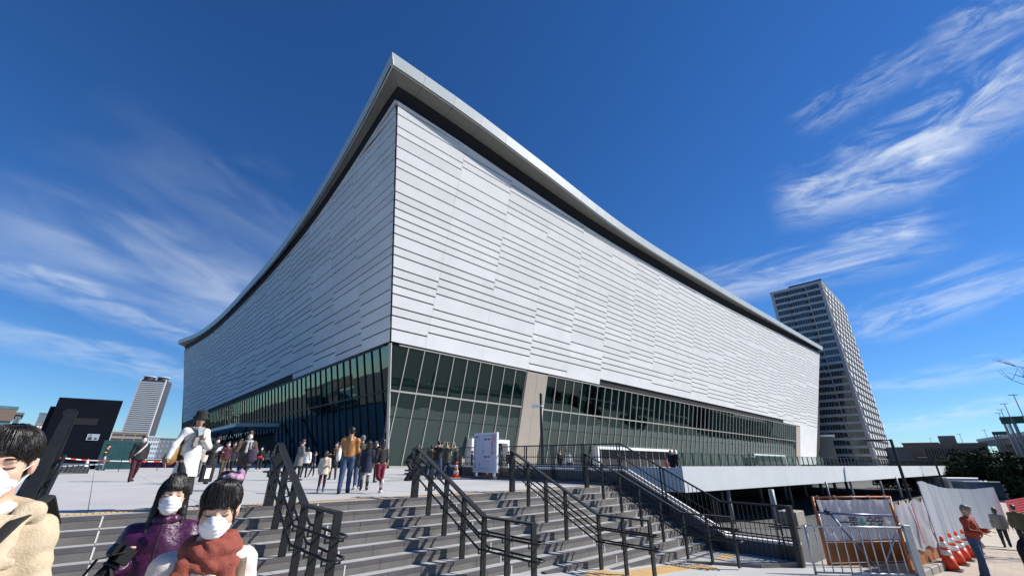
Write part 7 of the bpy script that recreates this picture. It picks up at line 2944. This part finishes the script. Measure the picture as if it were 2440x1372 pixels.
for q, (px, py, H_, tp_, bt_, fc, lb) in enumerate((
        (1100, 1118, 1.15, 'cream', 'grey', 10, 'child in a beige coat behind the bar fence left of the map board'),
        (1124, 1118, 1.70, 'darknavy', 'black', 90, 'person in navy standing in the left doorway'),
        (1193, 1117, 1.72, 'greyblue', 'black', 160, 'man with a light backpack entering the left doorway'),
        (1211, 1117, 1.65, 'black', 'black', 150, 'person in black just right of the left doorway'),
        (1335, 1117, 1.70, 'black', 'black', 20, 'dark figure behind the fence right of the camera pole'),
        (1357, 1117, 1.58, 'white', 'black', 0, 'person in a white top behind the bar fence'),
        (1393, 1117, 1.75, 'black', 'black', -20, 'person in a dark hat behind the bar fence'),
        (1478, 1116, 1.60, 'black', 'black', 0, 'staff member in black inside the long doorway, left one'),
        (1602, 1114, 1.72, 'black', 'black', 30, 'dark figure at the right end of the long doorway, left of a pair'),
        (1612, 1114, 1.74, 'black', 'black', -10, 'dark figure at the right end of the long doorway, right of a pair'),
        (1590, 1114, 1.10, 'red', 'black', 60, 'child in a red top on the deck'),
        (1780, 1110, 1.68, 'darkmaroon', 'black', 0, 'dark red clad figure on the deck near the far doorway'),
        (1800, 1110, 1.70, 'black', 'black', 40, 'dark figure on the deck near the far doorway'))):
    p = HD_(px, py, {0: 33, 1: 42, 2: 40, 3: 40, 4: 36, 5: 36, 6: 36, 7: 44, 8: 36, 9: 36, 10: 33, 11: 50, 12: 50}[q])
    p.z = 0
    person(p, cam_face(p, fc), H_, lb, top=tp_, bottom=bt_, hair='short', D=dist(p), legs=STEP, child=H_ < 1.3, coat_len=0.12)

# ---- the street on the right ----------------------------------------------------------
p = W(17.35, 0.78, gz(17.35) + 0.02)
t, k = person(p, cam_face(p, 68), 1.70, 'grey haired man in a red jacket and jeans reading by the cones', top='red', bottom='jeans', shoe='black', hair='short', hairm='hair_g', D=17.4 * 0.7, bulk=1.2, lean=4, headrot=(0, 22), legs=((6, 4), (-4, 8)), fold=0.009,
              arms=(((-0.25, -0.15, -1), (0.35, -0.95, -0.05)), ((0.25, -0.2, -1), (-0.35, -0.95, 0.1))))
Tt = k['T']
ss = MB().tube([Tt(-0.14, 0.02, 0.55), Tt(-0.05, -0.16, 0.36), Tt(0.12, -0.17, 0.12), Tt(0.2, -0.05, 0.0)], 0.022, 6, flat=0.3)
ss2 = SD(0.02).cap(Tt(0.24, -0.04, -0.16), Tt(0.24, 0.05, -0.05), 0.07, 0.09, flat=((1, 0, 0), 0.5))
local_thing(t, 'shoulder_bag', 'pale shoulder bag strap across the red jacket', 'bag', [('strap', 'mb', ss, (cloth('cream', None), True)), ('pouch', 'sd', ss2, (cloth('cream', None), 0.018))], at=tuple(Tt(0.24, 0, -0.1)))
for a_, n_, H_, tp_, bt_, hr_, lb in ((30.0, 0.35, 1.58, 'grey', 'black', 'bob', 'person in a grey hooded jacket walking away behind the red jacket'), (29.2, -0.25, 1.74, 'olive', 'black', 'short', 'man in a dark jacket walking away down the street')):
    p = W(a_, n_, gz(a_) + 0.004)
    person(p, cam_face(p, 180), H_, lb, top=tp_, bottom=bt_, hair=hr_, D=dist(p) * 0.7, legs=WALK, bulk=1.15, coat_len=0.12)
rc = random.Random(5)
who = ['nearest dark walker at the right edge', 'walker in a pale top at the right edge', 'dark walker beside the pink net', 'walker in navy far down the street', 'walker in brown far down the street', 'walker in a dark red top far down the street', 'farthest dark walker on the street', 'walker in grey at the right edge, far off', 'walker in black near the trees']
for q, lb in enumerate(who):
    a_ = (38, 41, 52, 46, 56, 60, 68, 50, 64)[q]
    n_ = (-2.6, -2.2, -1.9, -2.9, -2.4, -3.0, -2.6, -3.6, -3.5)[q]
    p = W(a_, n_, gz(a_))
    person(p, cam_face(p, 180 * (q % 2)), 1.55 + 0.03 * q, lb, top=('black', 'lightgrey', 'black', 'navy', 'brown', 'darkmaroon', 'black', 'grey', 'black')[q], bottom='black', hair='short', D=dist(p), legs=WALK, group='walkers far down the street', coat_len=0.1)
